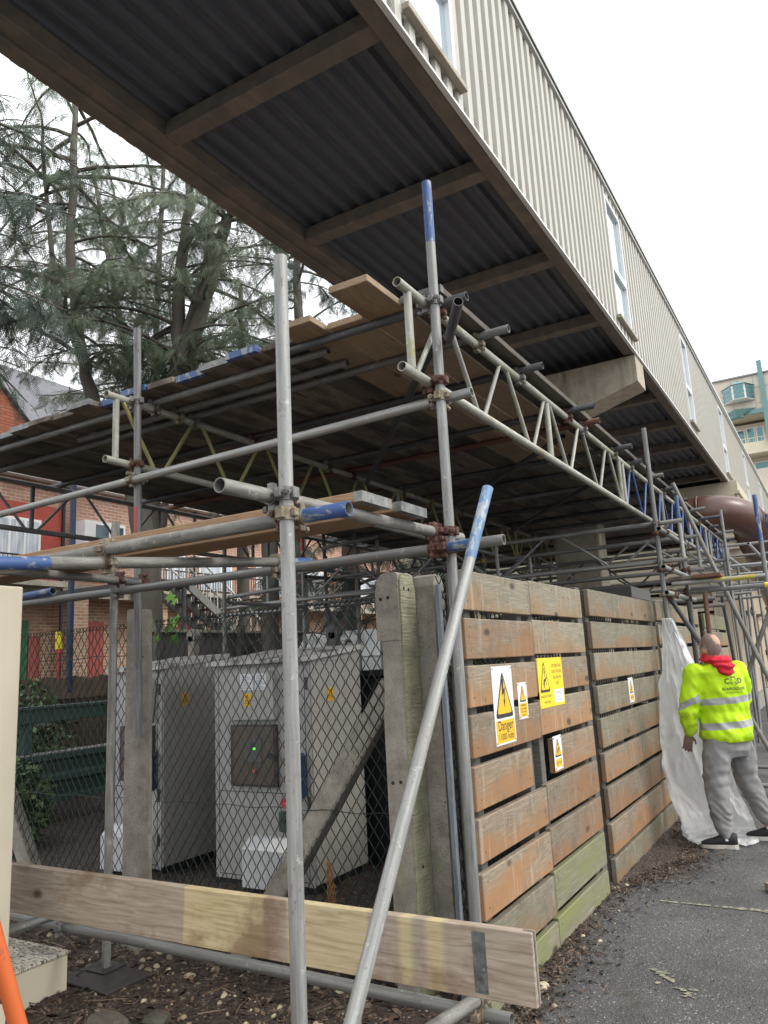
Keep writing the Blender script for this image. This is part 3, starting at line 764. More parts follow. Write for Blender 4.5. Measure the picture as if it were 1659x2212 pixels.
scatter(9000, near_bed, (0.008, 0.036), 'leaf_litter', 'dead_leaf', 'brown dead leaves and bark on the soil by the scaffold', 'leaves', 'leaf')
scatter(3000, near_bed, (0.03, 0.10), 'twig_litter', 'dead_leaf', 'dead twigs and conifer needles on the soil', 'twigs', 'twig')
scatter(3200, fence_foot, (0.006, 0.032), 'leaf_debris', 'dead_leaf', 'leaf debris swept along the foot of the board fence', 'leaves', 'leaf')
scatter(2400, fence_foot, (0.012, 0.05), 'needle_debris', 'dead_leaf', 'dry needles gathered along the foot of the board fence', 'needles', 'twig')
scatter(170, fence_foot, (0.005, 0.026), 'fence_foot_stones', 'stone_mix', 'pale stones strewn at the foot of the board fence', 'stones', 'stone')
scatter(1800, far_asphalt, (0.004, 0.022), 'asphalt_debris', 'dead_leaf', 'small leaf scraps and twigs lying on the asphalt', 'leaves', 'leaf')
for (x, y, s, lb, z) in ((-1.20, 3.48, 0.030, 'yellowish flint stone at the end of the toe board', 0.02), (-1.32, 3.38, 0.026, 'pale flint stone beside the mossy bottom fence board', 0.02), (-3.10, 2.60, 0.10, 'dark broken brick lump beside the small cream box', 0.03), (-2.98, 2.80, 0.055, 'brown flint lump at the corner of the sole board', 0.03)):
    mb = MB(); b = bmesh.new(); bmesh.ops.create_icosphere(b, subdivisions=2, radius=s)
    for v in b.verts: v.co = Vector((v.co.x * 1.2, v.co.y, v.co.z * 0.65)) * (1 + 0.32 * mnoise.noise(v.co * (1.6 / s) + Vector((x * 9, y, 0))))
    mb.add([v.co.copy() for v in b.verts], [[v.index for v in f.verts] for f in b.faces]); b.free()
    tag(obj('loose_stone', mb, 'concrete_post' if s < 0.05 else 'bark', None, T(x, y, z + 0.3 * s)), lb, 'stone', 'larger loose stones')
mb = MB().bbox(-0.13, 0.13, -0.05, 0.05, 0, 0.05, 0.004)
tag(obj('timber_offcut', mb, 'deck_board_fresh', None, T(-0.55, 5.98, 0.004) @ Matrix.Rotation(0.6, 4, 'Z')), 'short pale timber offcut lying on the asphalt', 'offcut')

# ------------------------------------------------------------------ covered footbridge
BX0, BX1, BZ = -4.345, -1.97, 5.80
br = empty('footbridge', 'cream corrugated covered footbridge raised overhead on a concrete pier', 'footbridge', T(-3.15, 4, BZ))
YB0, YB1 = -2.5, 44.0
def ribbed(y0, y1, z0, z1, x, mb, pitch=0.2, dep=0.058, off=0.0, sgn=1):
    """vertical trapezoidal sheet in the plane x = const, ribs standing out by dep"""
    k0 = math.floor((y0 - off) / pitch); prof = []
    y = k0 * pitch + off
    while y < y1 + pitch:
        for dy, h in ((0.0, 0), (0.080, 0), (0.096, 1), (0.184, 1)): prof.append((y + dy, h))
        y += pitch
    def hat(yq):
        for (ya, ha), (yb, hb) in zip(prof, prof[1:]):
            if ya <= yq <= yb: return ha + (hb - ha) * (yq - ya) / max(1e-6, yb - ya)
        return 0
    pts = [(y0, hat(y0))] + [p for p in prof if y0 < p[0] < y1] + [(y1, hat(y1))]
    vs = [(x - sgn * dep * (1 - h), yy, z) for z in (z0, z1) for yy, h in pts]; n = len(pts)
    mb.add(vs, [(i, i + 1, n + i + 1, n + i) if sgn > 0 else (n + i, n + i + 1, i + 1, i) for i in range(n - 1)])
def soffit(x0, x1, y0, y1, z, mb, pitch=0.17, dep=0.045):
    x = x0; pts = []
    while x < x1:
        for dx, h in ((0.0, 0), (0.05, 0), (0.078, 1), (0.142, 1)):
            if x + dx <= x1: pts.append((x + dx, h))
        x += pitch
    pts.append((x1, pts[-1][1]))
    n = len(pts)
    mb.add([(xx, yy, z + dep * h) for yy in (y0, y1) for xx, h in pts], [(i, n + i, n + i + 1, i + 1) for i in range(n - 1)])
wins = [(4.06, 4.88), (9.92, 10.77), (15.66, 16.40), (21.2, 22.0), (26.9, 27.7), (32.7, 33.5), (38.4, 39.2)]
WZ0, WZ1 = 6.03, 7.86
RZ = 8.06
mb = MB(); y = YB0
for a, b in wins:
    ribbed(y, a, BZ + 0.02, RZ, BX1, mb); ribbed(a, b, BZ + 0.02, WZ0, BX1, mb); ribbed(a, b, WZ1, RZ, BX1, mb); y = b
ribbed(y, YB1, BZ + 0.02, RZ, BX1, mb)
wobj('side_cladding', mb, 'cladding_cream', br)
mb = MB(); ribbed(YB0, YB1, BZ, RZ, BX0, mb, sgn=-1)
wobj('side_cladding', mb, 'cladding_cream', br)
mb = MB()
mb.box(BX0 - 0.02, BX1 + 0.045, YB0, YB1, RZ + 0.004, RZ + 0.07)
wobj('roof', mb, 'roof_trim', br)
mb = MB(); mb.box(BX1 - 0.02, BX1 + 0.03, YB0, YB1, RZ - 0.06, RZ); mb.box(BX1 + 0.046, BX1 + 0.052, YB0, YB1, RZ - 0.01, RZ + 0.085)
wobj('eaves_trim', mb, 'cladding_grey', br)
mb = MB(); y = -2.36                      # screws along the ribs, and the laps of the sheets
while y < 21:
    for z in (BZ + 0.10, 6.55, 7.28, RZ - 0.10):
        if not any(a - 0.12 < y < b + 0.12 for a, b in wins): mb.cyl((BX1 + 0.0004, y, z), (BX1 + 0.006, y, z), 0.008, n=6)
    y += 0.2
wobj('cladding_screws', mb, 'roof_trim', br)
mb = MB(); mb.box(BX1 - 0.030, BX1 + 0.012, YB0, YB1, BZ - 0.006, BZ + 0.018)
wobj('drip_trim', mb, 'white_trim', br)
mb = MB(); soffit(BX0 + 0.25, BX1 - 0.17, YB0, 21.3, BZ + 0.165, mb); wobj('soffit_sheet', mb, 'soffit_dark', br)
mb = MB(); mb.bbox(BX1 - 0.17, BX1 - 0.032, YB0, 21.29, BZ, BZ + 0.2, 0.006); mb.box(BX1 - 0.115, BX1 - 0.045, YB0, 21.28, BZ - 0.004, BZ - 0.001)
wobj('edge_beam', mb, 'edge_beam_brown', br)
mb = MB(); mb.bbox(BX0 + 0.13, BX0 + 0.27, YB0, 21.29, BZ + 0.03, BZ + 0.2, 0.006); mb.bbox(BX0, BX0 + 0.128, YB0, 21.29, BZ, BZ + 0.2, 0.006)
wobj('edge_beam', mb, 'edge_beam_brown', br)
for k in range(-3, 10):
    yc = 3.93 + 1.875 * k
    if yc > 21: break
    mb = MB(); mb.bbox(BX0 + 0.272, BX1 - 0.172, yc - 0.078, yc + 0.078, BZ + 0.02, BZ + 0.16, 0.006)
    wobj('cross_beam', mb, 'edge_beam_brown', br)
for a, b in wins:
    mb = MB(); w = 0.05; X0, X1 = BX1 - 0.06, BX1 + 0.008; zt = 6.78
    for (ya, yb, za, zb) in ((a, a + w, WZ0, WZ1), (b - w, b, WZ0, WZ1), (a + w, b - w, WZ1 - w, WZ1), (a + w, b - w, WZ0, WZ0 + w), (a + w, b - w, zt - 0.04, zt + 0.04)): mb.box(X0, X1, ya, yb, za, zb)
    fr = wobj('window', mb, 'white_upvc', br)
    for za, zb in ((WZ0 + w, zt - 0.04), (zt + 0.04, WZ1 - w)):
        p = MB().box(BX1 - 0.045, BX1 - 0.035, a + w, b - w, za, zb); wobj('pane', p, 'window_glass', fr)
    if True:
        p = MB(); p.box(BX1 - 0.09, BX1 - 0.062, a - 0.02, b + 0.02, WZ0 - 0.05, WZ1 + 0.05); wobj('reveal', p, 'black_void', fr)
    p = MB().bbox(BX1 + 0.001, BX1 + 0.062, a - 0.07, b + 0.07, WZ0 - 0.065, WZ0 - 0.012, 0.004); wobj('sill', p, 'sill_brown', fr)

# concrete pier: column with a hammerhead whose underside slopes up to the tips
pier = empty('concrete_pier', 'stained concrete hammerhead pier carrying the footbridge', 'pier', T(-3.15, 11.08, 0))
mb = MB(); poly = [(-4.32, 5.38), (-3.50, 5.14), (-2.80, 5.14), (-1.985, 5.38), (-1.985, 5.775), (-4.32, 5.775)]
mb.prism(poly, 0, 0.52, M=axes((0, 11.34, 0), (1, 0, 0), (0, 0, 1), (0, -1, 0))); wobj('crosshead', mb, 'concrete_pier', pier)
mb = MB().bbox(-3.46, -2.80, 10.86, 11.30, 0, 5.138, 0.02); wobj('column', mb, 'concrete_pier', pier)

# ------------------------------------------------------------------ scaffold: standards
GP, GG, GM, SD = 'galvanised_pale', 'galvanised_grey', 'galvanised_muddy', 'steel_dark'
front = tube('tallest pale upright tube nearest the camera, before the mesh fence', (-1.507, 1.952, 0.006), (-1.507, 1.966, 3.024), GP)
mb = MB()
for a0, z0, z1, w_ in ((2.6, 2.62, 2.86, 0.35), (2.95, 2.58, 2.74, 0.22), (2.3, 2.7, 2.95, 0.2)):
    n = 5; vs = []
    for i in range(n + 1):
        a = a0 + w_ * i / n
        for z in (z0 + 0.01 * math.sin(i * 9), z1 + 0.014 * math.cos(i * 7)): vs.append((0.0248 * math.cos(a), 0.0248 * math.sin(a), z))
    mb.add(vs, [(2 * i, 2 * i + 2, 2 * i + 3, 2 * i + 1) for i in range(n)], True)
obj('paint_mark', mb, 'blue_paint_pale', front)
tube('blue-topped upright tube at the end of the board fence, above the deck', (-1.520, 3.210, 0.0), (-1.520, 3.239, 4.043), GG, [(3.70, 4.044, 'blue_paint')])
st = tube('grey upright tube with red paint mark, cut short above the concrete post', (-3.735, 3.345, 1.243), (-3.735, 3.300, 3.874), GG)
mb = MB(); vs = []
for i in range(6):
    a = -2.2 + 0.26 * i
    for z in (1.28 - 0.004 * i * i, 1.42 + 0.008 * math.sin(i * 3)): vs.append((0.0247 * math.cos(a), 0.0247 * math.sin(a), z))
mb.add(vs, [(2 * i, 2 * i + 2, 2 * i + 3, 2 * i + 1) for i in range(5)], True); obj('paint_mark', mb, 'red_paint', st)
st = tube('short grey upright scaffold tube standing on the dark sole board', (-3.735, 3.135, 0.052), (-3.735, 3.150, 2.545), GM)
obj('base_plate', MB().bbox(-0.075, 0.075, -0.075, 0.075, 0.0, 0.008, 0.001, M=T(0, 0, -0.004)), 'base_ply', st, T(-3.735, 3.135, 0.052))
mb = MB().bbox(-0.215, 0.215, -0.145, 0.145, 0, 0.042, 0.004)
tag(obj('sole_board', mb, 'base_ply', None, T(-3.655, 3.055, 0.006) @ Matrix.Rotation(-0.05, 4, 'Z')), 'dark wet square sole board under the short upright tube', 'sole board')
tube('upright scaffold tube that the white plastic sheet hangs from', (-1.450, 7.935, 0), (-1.450, 7.894, 3.84), GG)
tube('bare upright scaffold tube at the far end of the first long ladder beam', (-1.395, 9.00, 0), (-1.395, 9.00, 3.30), GG, [(2.85, 3.301, 'blue_paint')])
tube('pale upright scaffold tube in front of the brown duct', (-1.350, 12.73, 0), (-1.350, 12.72, 3.68), GP)
tube('outer upright tube with dark blue top at the right edge beyond the man', (-0.62, 9.0, 0), (-0.62, 9.31, 3.24), GG, [(2.72, 3.252, 'blue_paint')])
tube('farther outer upright tube with blue top, cut by the right edge of the photo', (-0.62, 10.95, 0), (-0.62, 10.92, 3.25), GG, [(2.7, 3.251, 'blue_paint')])
tube('dark slanting upright tube between the duct and the cream wall door', (-1.45, 13.3, 0), (-1.45, 12.30, 2.33), SD)
tube('grey upright tube behind the crossed raker tubes', (-1.45, 13.75, 0), (-1.45, 13.60, 2.47), GG)
tube('grey upright tube close to the cream doors', (-1.45, 14.60, 0), (-1.45, 14.70, 2.50), GG)
tube('bright silver upright tube farthest along the cream plant wall', (-1.50, 15.5, 0.0), (-1.43, 15.9, 2.56), GP)
tube('rust brown upright tube under the small side platform', (-1.20, 8.60, 0.9), (-1.165, 8.55, 2.17), 'rust_tube')
tube('dark upright tube between the plastic sheet and the rusty tube', (-1.36, 8.75, 0), (-1.36, 8.72, 2.14), SD)
# braces and rakers
tube('pale blue-topped raking tube leaning across the front of the board fence', (-1.452, 1.742, 0.0), (-1.262, 3.105, 2.345), GP, [(2.335, 2.718, 'blue_paint_pale')])
tube('long grey raker falling from the far deck to the ground behind the man', (-1.42, 9.05, 3.46), (-0.335, 9.06, 0.0), GM)
tube('grey raker rising to the right across the first long raker', (-0.52, 9.16, 2.19), (-1.06, 9.14, 1.02), GM)
tube('muddy tube sloping down to the right at the man\'s hip', (-1.05, 9.17, 1.05), (-0.62, 9.14, 0.03), GM)
tube('black and white slanting tube running down behind the man\'s head', (-1.43, 8.05, 2.11), (-1.10, 8.15, 1.42), SD)
tube('dark diagonal brace under the deck behind the second upright', (-3.74, 6.14, 3.325), (-1.62, 3.49, 3.327), SD, clamp=False)
tube('stub of dark tube jutting towards the camera beside the deck corner', (-1.455, 3.24, 3.165), (-1.285, 2.99, 3.205), SD, clamp=False)
tube('dark horizontal brace crossing the underside of the deck', (-3.70, 9.9, 3.325), (-1.70, 7.40, 3.325), SD, clamp=False)
tube('second dark brace crossing under the far deck', (-3.72, 7.95, 3.328), (-1.70, 5.87, 3.328), SD, clamp=False)
# ledgers and transoms of the low frame
tube('ledger tube with scuffed blue end crossing the nearest upright', (-5.3, 2.018, 2.112), (-1.310, 2.032, 2.100), GM, [(3.785, 3.991, 'blue_paint')])
tube('open-ended muddy tube pointing at the camera beside the nearest upright', (-1.558, 1.700, 2.160), (-1.572, 3.46, 2.203), GM)
tube('long ledger tube with blue patched end, clamped to the second upright', (-4.72, 3.158, 2.118), (-1.227, 3.158, 2.116), GP, [(3.22, 3.36, 'blue_paint')])
tube('blue-ended tube coming from the left edge of the photo over the beige box', (-2.45, 1.30, 1.985), (-2.492, 3.44, 2.182), GM, [(0.0, 0.47, 'blue_paint'), (1.92, 2.149, 'blue_paint')])
tube('grey tube running back from behind the beige box to the short upright', (-3.66, 1.9, 2.178), (-3.70, 3.36, 2.182), GM)
tube('high ledger tube running left from the second upright under the deck', (-5.9, 3.27, 2.795), (-1.372, 3.272, 2.872), GP)
tube('blue-ended tube stub above the ledger beside the beige box', (-5.2, 3.19, 2.155), (-4.30, 3.14, 2.172), GG, [(0.55, 0.902, 'blue_paint')])
tube('wet silver tube running low behind the toe board', (-5.6, 2.845, 0.375), (-1.21, 2.80, 0.335), GP)
tube('short tube laid across the silver tube at the toe board end', (-1.385, 2.46, 0.392), (-1.315, 2.93, 0.385), GM)
tube('grey tube running from behind the small cream box to the short upright foot', (-3.70, 1.7, 0.425), (-3.69, 3.06, 0.425), GG)
for x0, x1, y, lb in ((-6.3, -2.35, 3.50, 'deck transom tube at the near edge, left of the nearest upright'), (-2.62, -1.40, 3.37, 'deck transom tube end behind the second upright'), (-4.84, -2.36, 3.72, 'short open-ended transom tube slung under the near edge of the deck')):
    tube(lb, (x0, y, 3.423), (x1, y, 3.423), SD if y == 3.37 else GG, group='transom tubes carrying the deck')
tys = [3.87, 4.53, 5.55, 5.95, 6.92, 7.55, 8.35, 9.15, 10.0, 10.85, 11.7, 12.6, 13.4, 14.4]
for i, y in enumerate(tys):
    e = -1.37 + [0.0, -0.03, 0.02, -0.05, -0.02, -0.07, -0.02, -0.05, -0.04, 0.04, 0.12, -0.02, 0.10, 0.0][i]
    tube('deck transom tube, %s in from the near edge of the deck' % ORD[i], (-6.35, y, 3.423), (e, y, 3.423), 'rust_tube' if i == 3 else SD if i % 3 else GG, group='transom tubes carrying the deck')

# ------------------------------------------------------------------ ladder beams
ladder('cream ladder beam along the right edge of the deck, nearest one', (-1.572, 2.945, 3.375), (-1.572, 7.22, 3.375), mats=('ladder_cream', 'ladder_cream', 'ladder_cream'), half=0.397, over=0.10, phase=0)
ladder('ladder beam with blue bracing continuing the right edge of the deck', (-1.572, 7.05, 3.371), (-1.572, 12.6, 3.39), mats=('ladder_cream', 'galvanised_pale', 'blue_strut'), half=0.36, over=0.2, phase=0)
ladder('farthest ladder beam of the right edge of the deck by the duct', (-1.572, 12.65, 3.39), (-1.572, 15.2, 3.39), mats=('galvanised_pale', 'galvanised_pale', 'blue_strut'), half=0.36, phase=0)
ladder('ladder beam with olive bracing under the middle of the deck', (-3.785, 3.10, 3.372), (-3.785, 8.0, 3.372), mats=('ladder_cream', 'ladder_cream', 'ladder_olive'), half=0.36, over=0.08, phase=1)
ladder('darker ladder beam continuing the middle line of the deck', (-3.785, 8.05, 3.372), (-3.785, 14.0, 3.372), mats=('galvanised_grey', 'ladder_olive', 'ladder_olive'), half=0.42)
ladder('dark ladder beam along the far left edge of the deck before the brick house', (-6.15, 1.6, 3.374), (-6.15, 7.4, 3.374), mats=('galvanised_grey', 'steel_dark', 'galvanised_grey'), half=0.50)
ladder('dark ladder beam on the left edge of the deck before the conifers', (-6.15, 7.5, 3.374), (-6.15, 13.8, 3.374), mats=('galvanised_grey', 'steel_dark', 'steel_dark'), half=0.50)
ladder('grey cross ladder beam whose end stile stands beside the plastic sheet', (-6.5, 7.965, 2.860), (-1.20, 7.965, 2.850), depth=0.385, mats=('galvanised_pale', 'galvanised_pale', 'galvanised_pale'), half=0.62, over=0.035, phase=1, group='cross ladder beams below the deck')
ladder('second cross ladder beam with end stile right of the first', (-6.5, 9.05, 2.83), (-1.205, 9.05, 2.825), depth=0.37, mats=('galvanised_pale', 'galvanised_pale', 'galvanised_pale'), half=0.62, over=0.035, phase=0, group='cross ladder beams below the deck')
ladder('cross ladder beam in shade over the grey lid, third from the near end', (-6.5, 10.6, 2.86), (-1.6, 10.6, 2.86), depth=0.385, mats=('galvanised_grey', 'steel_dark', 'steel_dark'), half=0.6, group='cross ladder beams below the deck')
ladder('cross ladder beam farthest back before the louvred wall', (-6.5, 12.74, 2.9), (-1.3, 12.74, 2.9), depth=0.385, mats=('galvanised_grey', 'galvanised_grey', 'galvanised_grey'), half=0.6, phase=0, group='cross ladder beams below the deck')
# tubes tying the cross beams together
for z, lb in ((2.745, 'upper'), (2.375, 'middle'), (2.13, 'lower')):
    tube('%s open-ended silver tube by the plastic sheet, pointing at the camera' % lb, (-1.372, 7.60, z), (-1.372, 9.2, z), GP)
tube('yellow-smeared silver ledger tube carrying the small side platform', (-1.47, 8.50, 2.275), (-0.585, 8.62, 2.285), GP, [(0.42, 0.80, 'yellow_paint')])
o = tube('ledger tube with yellow end cap under the small side platform', (-1.48, 8.72, 2.19), (-0.60, 8.72, 2.195), GG, [(0.55, 0.87, 'galvanised_pale')])
mb = MB(); mb.cyl((0, 0, 0.872), (0, 0, 0.905), 0.031, 0.029, 16); mb.cyl((0, 0, 0.905), (0, 0, 0.910), 0.022, 0.02, 16)
obj('end_cap', mb, 'yellow_plastic', o)
tube('lower ledger tube in front of the louvred wall', (-4.0, 9.9, 2.16), (-1.25, 9.95, 2.17), GG)
tube('silver ledger tube beside the lower louvres', (-4.2, 10.5, 2.11), (-1.22, 10.6, 2.12), GG)
tube('short horizontal tube clamped across the silver uprights', (-1.75, 14.0, 2.44), (-1.20, 14.05, 2.46), GP)
tube('lower short horizontal tube clamped across the silver uprights', (-1.8, 14.7, 2.40), (-1.10, 14.75, 2.42), GP)
tube('scaffold tube lying on the asphalt beyond the man', (-1.30, 10.97, 0.10), (-0.2, 10.99, 0.10), GP)
tube('second scaffold tube lying on the asphalt beyond the man, nearer him', (-1.15, 9.56, 0.10), (0.1, 9.56, 0.10), GP)
# back row of the scaffold by the trees
for p0, p1, mt, lb, bd in (((-6.25, 6.86, 0), (-6.2, 6.84, 3.5), GG, 'grey back upright before the metal staircase', ()),
        ((-6.33, 8.55, 0), (-6.2, 8.40, 3.42), GG, 'back upright with a red painted head behind the nearest upright', [(3.0, 3.42, 'red_paint')]),
        ((-6.0, 8.70, 0), (-5.95, 8.55, 3.75), SD, 'black back upright before the hanging foliage', ()),
        ((-5.70, 8.97, 0), (-5.58, 8.77, 3.4), GG, 'grey back upright beside the reddish trunk', ()),
        ((-5.43, 9.10, 0), (-5.36, 9.00, 3.3), GG, 'grey back upright half hidden by the concrete posts', ()),
        ((-6.15, 12.7, 0), (-6.15, 12.7, 3.6), SD, 'far back upright under the bridge pier', ()),
        ((-3.80, 9.0, 0), (-3.80, 9.0, 3.3), SD, 'inner upright standing behind the grey cabinets', ()),
        ((-3.80, 12.7, 0), (-3.80, 12.7, 3.3), SD, 'inner upright near the louvred wall', ())):
    tube(lb, p0, p1, mt, bd, group='uprights of the back row')
for p0, p1, mt, lb in (((-7.6, 8.30, 2.50), (-5.2, 8.62, 2.575), GP, 'pale wet back ledger tube above the mesh fence'),
        ((-6.5, 8.46, 2.45), (-5.2, 8.70, 2.485), GG, 'lower back ledger tube just above the mesh fence'),
        ((-7.4, 8.20, 2.40), (-6.2, 8.40, 2.39), GG, 'lowest back ledger tube left of the nearest upright'),
        ((-6.30, 8.46, 2.94), (-5.9, 8.75, 2.20), GG, 'slanting back brace tube before the foliage'),
        ((-6.35, 8.50, 2.895), (-5.2, 8.70, 2.99), GG, 'upper back ledger tube behind the nearest upright'),
        ((-5.95, 8.50, 3.20), (-5.2, 8.75, 3.30), GP, 'bright highest back ledger tube under the deck'),
        ((-6.25, 8.45, 2.85), (-5.6, 8.85, 2.74), SD, 'dark back ledger tube sloping gently to the right'),
        ((-5.95, 8.66, 2.80), (-5.3, 8.80, 2.83), GP, 'short bright back ledger tube beside the red trunk'),
        ((-6.2, 6.9, 2.42), (-6.2, 8.4, 2.42), GG, 'back tube running away behind the staircase'),
        ((-6.2, 6.9, 2.48), (-5.3, 6.95, 2.52), GP, 'back tube end clamped to the staircase upright')):
    tube(lb, p0, p1, mt, group='ledgers of the back row')

# ------------------------------------------------------------------ boards
near = [3.28, 2.965, 3.305, 3.16, 3.325, 3.285, 3.315, 3.36, 3.34, 3.33, 3.37, 3.28, 3.35, 3.33, 3.34, 3.38, 3.41, 3.40, 3.40]
look = ['with a grey metal end', 'standing out past its neighbours, fresh timber end', 'set back beside the protruding one', 'standing a little proud, bare timber end', 'with a bare pale end', 'with a blue painted end', 'with a grey nail-plate end', 'with a dark blue end hoop', 'with a dull timber end', 'with a blue end by the short-topped upright', 'just left of the red-marked upright', 'standing proud on the left', 'left of the proud one', 'over the ladder beam end', 'above the brick house', 'with a grey end near the left edge', 'second from the left edge of the photo', 'cut by the left edge of the photo', 'outermost on the left']
bandm = {0: 'nail_plate', 4: None, 5: 'blue_paint', 6: 'nail_plate', 7: 'blue_paint', 9: 'blue_paint', 10: 'blue_paint', 11: 'nail_plate', 14: 'nail_plate', 15: 'nail_plate'}
for row, (ya, yb) in enumerate(((0, 7.12), (7.14, 11.03), (11.05, 14.95))):
    for i in range(19):
        xc = -1.618 - 0.2436 * i
        y0 = near[i] if row == 0 else ya + 0.01 * math.sin(i * 3 + row)
        fresh = row == 0 and i in (1, 2, 3)
        zj = 3.4645 + 0.0012 * math.sin(i * 5.1 + row)
        lb = ('near row deck board, %s from right, %s' % (ORD[i], look[i])) if row == 0 else ('deck board in the %s row, %s from the right edge' % (('middle', 'far')[row - 1], ORD[i]))
        board(lb, (xc, (y0 + yb) / 2, zj), yb - y0, 'Y', 0.231, 0.038, 'deck_board_fresh' if fresh else 'deck_board', (-1,) if (row == 0 and bandm.get(i)) else (), 'boards of the scaffold deck', tilt=0.0, bandmat=bandm.get(i) or 'nail_plate')
board('low walk board nearest the front upright, lying on the open-ended tube', (-3.36, 2.535, 2.238), 3.72, 'X', 0.225, 0.038, 'low_board', (1,))
board('low walk board behind the first one, on the open-ended tube', (-3.36, 2.825, 2.240), 3.74, 'X', 0.225, 0.038, 'low_board', (1,))
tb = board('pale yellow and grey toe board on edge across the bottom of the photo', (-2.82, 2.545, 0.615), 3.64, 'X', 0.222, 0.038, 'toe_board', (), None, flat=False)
mb = MB().box(1.606, 1.654, -0.093, 0.095, 0.0192, 0.0206)
for i in range(3):
    for j in range(9): mb.box(1.609 + 0.016 * i, 1.617 + 0.016 * i, -0.085 + 0.02 * j, -0.073 + 0.02 * j, 0.0207, 0.0222)
obj('nail_plate', mb, 'nail_plate', tb)
mb = MB().box(1.8202, 1.8216, -0.112, 0.112, -0.006, 0.006); mb.box(1.785, 1.8216, 0.1112, 0.1122, -0.006, 0.006); mb.box(1.785, 1.8216, -0.1122, -0.1112, -0.006, 0.006)
obj('end_band', mb, 'nail_plate', tb)
pl = empty('side_platform', 'small rusty side platform of two boards on tubes right of the plastic sheet', 'platform', T(-1.3, 8.7, 2.33))
for y0, y1, x0, x1, mt in ((8.50, 8.70, -1.50, -1.26, 'edge_beam_brown'), (8.72, 8.93, -1.52, -1.0, 'edge_beam_brown'), (8.46, 8.70, -1.25, -0.98, 'rust_tube')):
    wobj('plank', MB().bbox(x0, x1, y0, y1, 2.312, 2.348, 0.003), mt, pl)
# far towers of the scaffold along the plant wall
for k, y in enumerate((15.6, 17.4, 19.4, 21.6, 24.0)):
    for x, lb in ((-0.75, 'outer'), (-1.5, 'inner')):
        tube('%s upright of the far scaffold by the plant wall, %s away' % (lb, ORD[k]), (x, y, 0), (x, y, 3.5 if x > -1 else 3.1), GG if k % 2 else GP, [(3.1, 3.5, 'blue_paint')] if x > -1 and k < 3 else (), group='uprights of the far scaffold')
for k, y in enumerate((14.2, 16.0, 18.5, 21.0)):
    tube('bridging tube over the far walkway, %s away' % ORD[k], (-2.6, y, 3.30), (-0.55, y, 3.28), GP, group='bridging tubes of the far scaffold')
    tube('lower bridging tube over the far walkway, %s away' % ORD[k], (-2.6, y, 2.95), (-0.6, y, 2.93), 'scaff_alu', group='bridging tubes of the far scaffold')
for k, x in enumerate((-2.1, -1.6, -1.1, -0.7)):
    tube('long tube running away over the far walkway, %s from the left' % ORD[k], (x, 13.6, 3.22), (x, 24, 3.2), 'scaff_alu', group='long tubes of the far scaffold')
auto_couplers()

# ------------------------------------------------------------------ board fence along the parking bays
def fence_panel(label, y0, y1, cols, tops, mats, n=9, pitch=0.2385, h=0.202, posts=(), x=-1.62, skip=()):
    root = empty('board_fence', label, 'fence', T(x, (y0 + y1) / 2, 0), 'panels of the board fence')
    k = 0
    for ci, (a, b) in enumerate(cols):
        for r in range(n):
            if (ci, r) in skip: continue
            aa, bb = skip_len.get((ci, r), (a, b)) if label.startswith('near') else (a, b)
            zt = tops[ci] - r * pitch + random.uniform(-0.004, 0.004); zb = zt - h + random.uniform(-0.004, 0.004)
            mt = mats(ci, r)
            L = bb - aa; M = axes((x, (aa + bb) / 2, (zt + zb) / 2), (0, 1, 0), (-1, 0, 0), (0, 0, 1)) @ Matrix.Rotation(random.uniform(-0.003, 0.003), 4, 'Y')
            mb = MB().bbox(-L / 2, L / 2, -0.019, 0.019, -(zt - zb) / 2, (zt - zb) / 2, 0.004)
            bo = obj('fence_board', mb, mt, root, M)
            nl = MB()
            for s in (-1, 1):
                for zz in (-0.055, 0.058): nl.cyl((s * (L / 2 - 0.055), -0.0185, zz), (s * (L / 2 - 0.055), -0.0198, zz), 0.0042, n=8)
            obj('nail_heads', nl, 'black_plain', bo)
    for py, w in posts:
        mb = MB().bbox(x - 0.115, x - 0.021, py - w / 2, py + w / 2, 0, tops[0] + 0.0, 0.004)
        wobj('post', mb, 'timber_post', root)
    return root
def mats1(c, r):
    if r == 8 or (c == 1 and r == 7): return 'fence_board_mossy'
    if r == 7: return 'fence_board_grey'
    if r == 0: return 'fence_board_grey'
    if c == 1 and r in (0, 1): return 'fence_board_grey'
    return 'fence_board_orange'
def mats2(c, r):
    return 'fence_board_orange' if r in (5, 6, 7) else 'fence_board_grey'
skip_len = {(0, 4): (3.49, 4.27), (1, 4): (4.655, 5.535)}
fence_panel('near board fence panel carrying the big danger signs', 3.5, 5.54, ((3.495, 4.462), (4.472, 5.540)), (2.048, 2.060), mats1, posts=((3.62, 0.07), (4.36, 0.07), (4.56, 0.07), (5.44, 0.08)), skip=())
fence_panel('second board fence panel with one small warning sign', 5.74, 8.06, ((5.745, 8.06),), (2.078,), mats2, n=9, posts=((5.80, 0.08), (6.9, 0.07), (7.98, 0.08)))
fence_panel('mossy board fence panel behind the plastic sheet', 8.2, 10.9, ((8.20, 10.85),), (2.10,), lambda c, r: 'fence_board_grey', n=9, posts=((8.3, 0.08), (10.7, 0.08)))
fence_panel('last board fence panel by the louvred wall', 11.4, 14.0, ((11.35, 14.0),), (2.06,), lambda c, r: 'fence_board_grey' if r else 'fence_board_mossy', n=9, posts=((11.5, 0.08), (13.8, 0.08)))
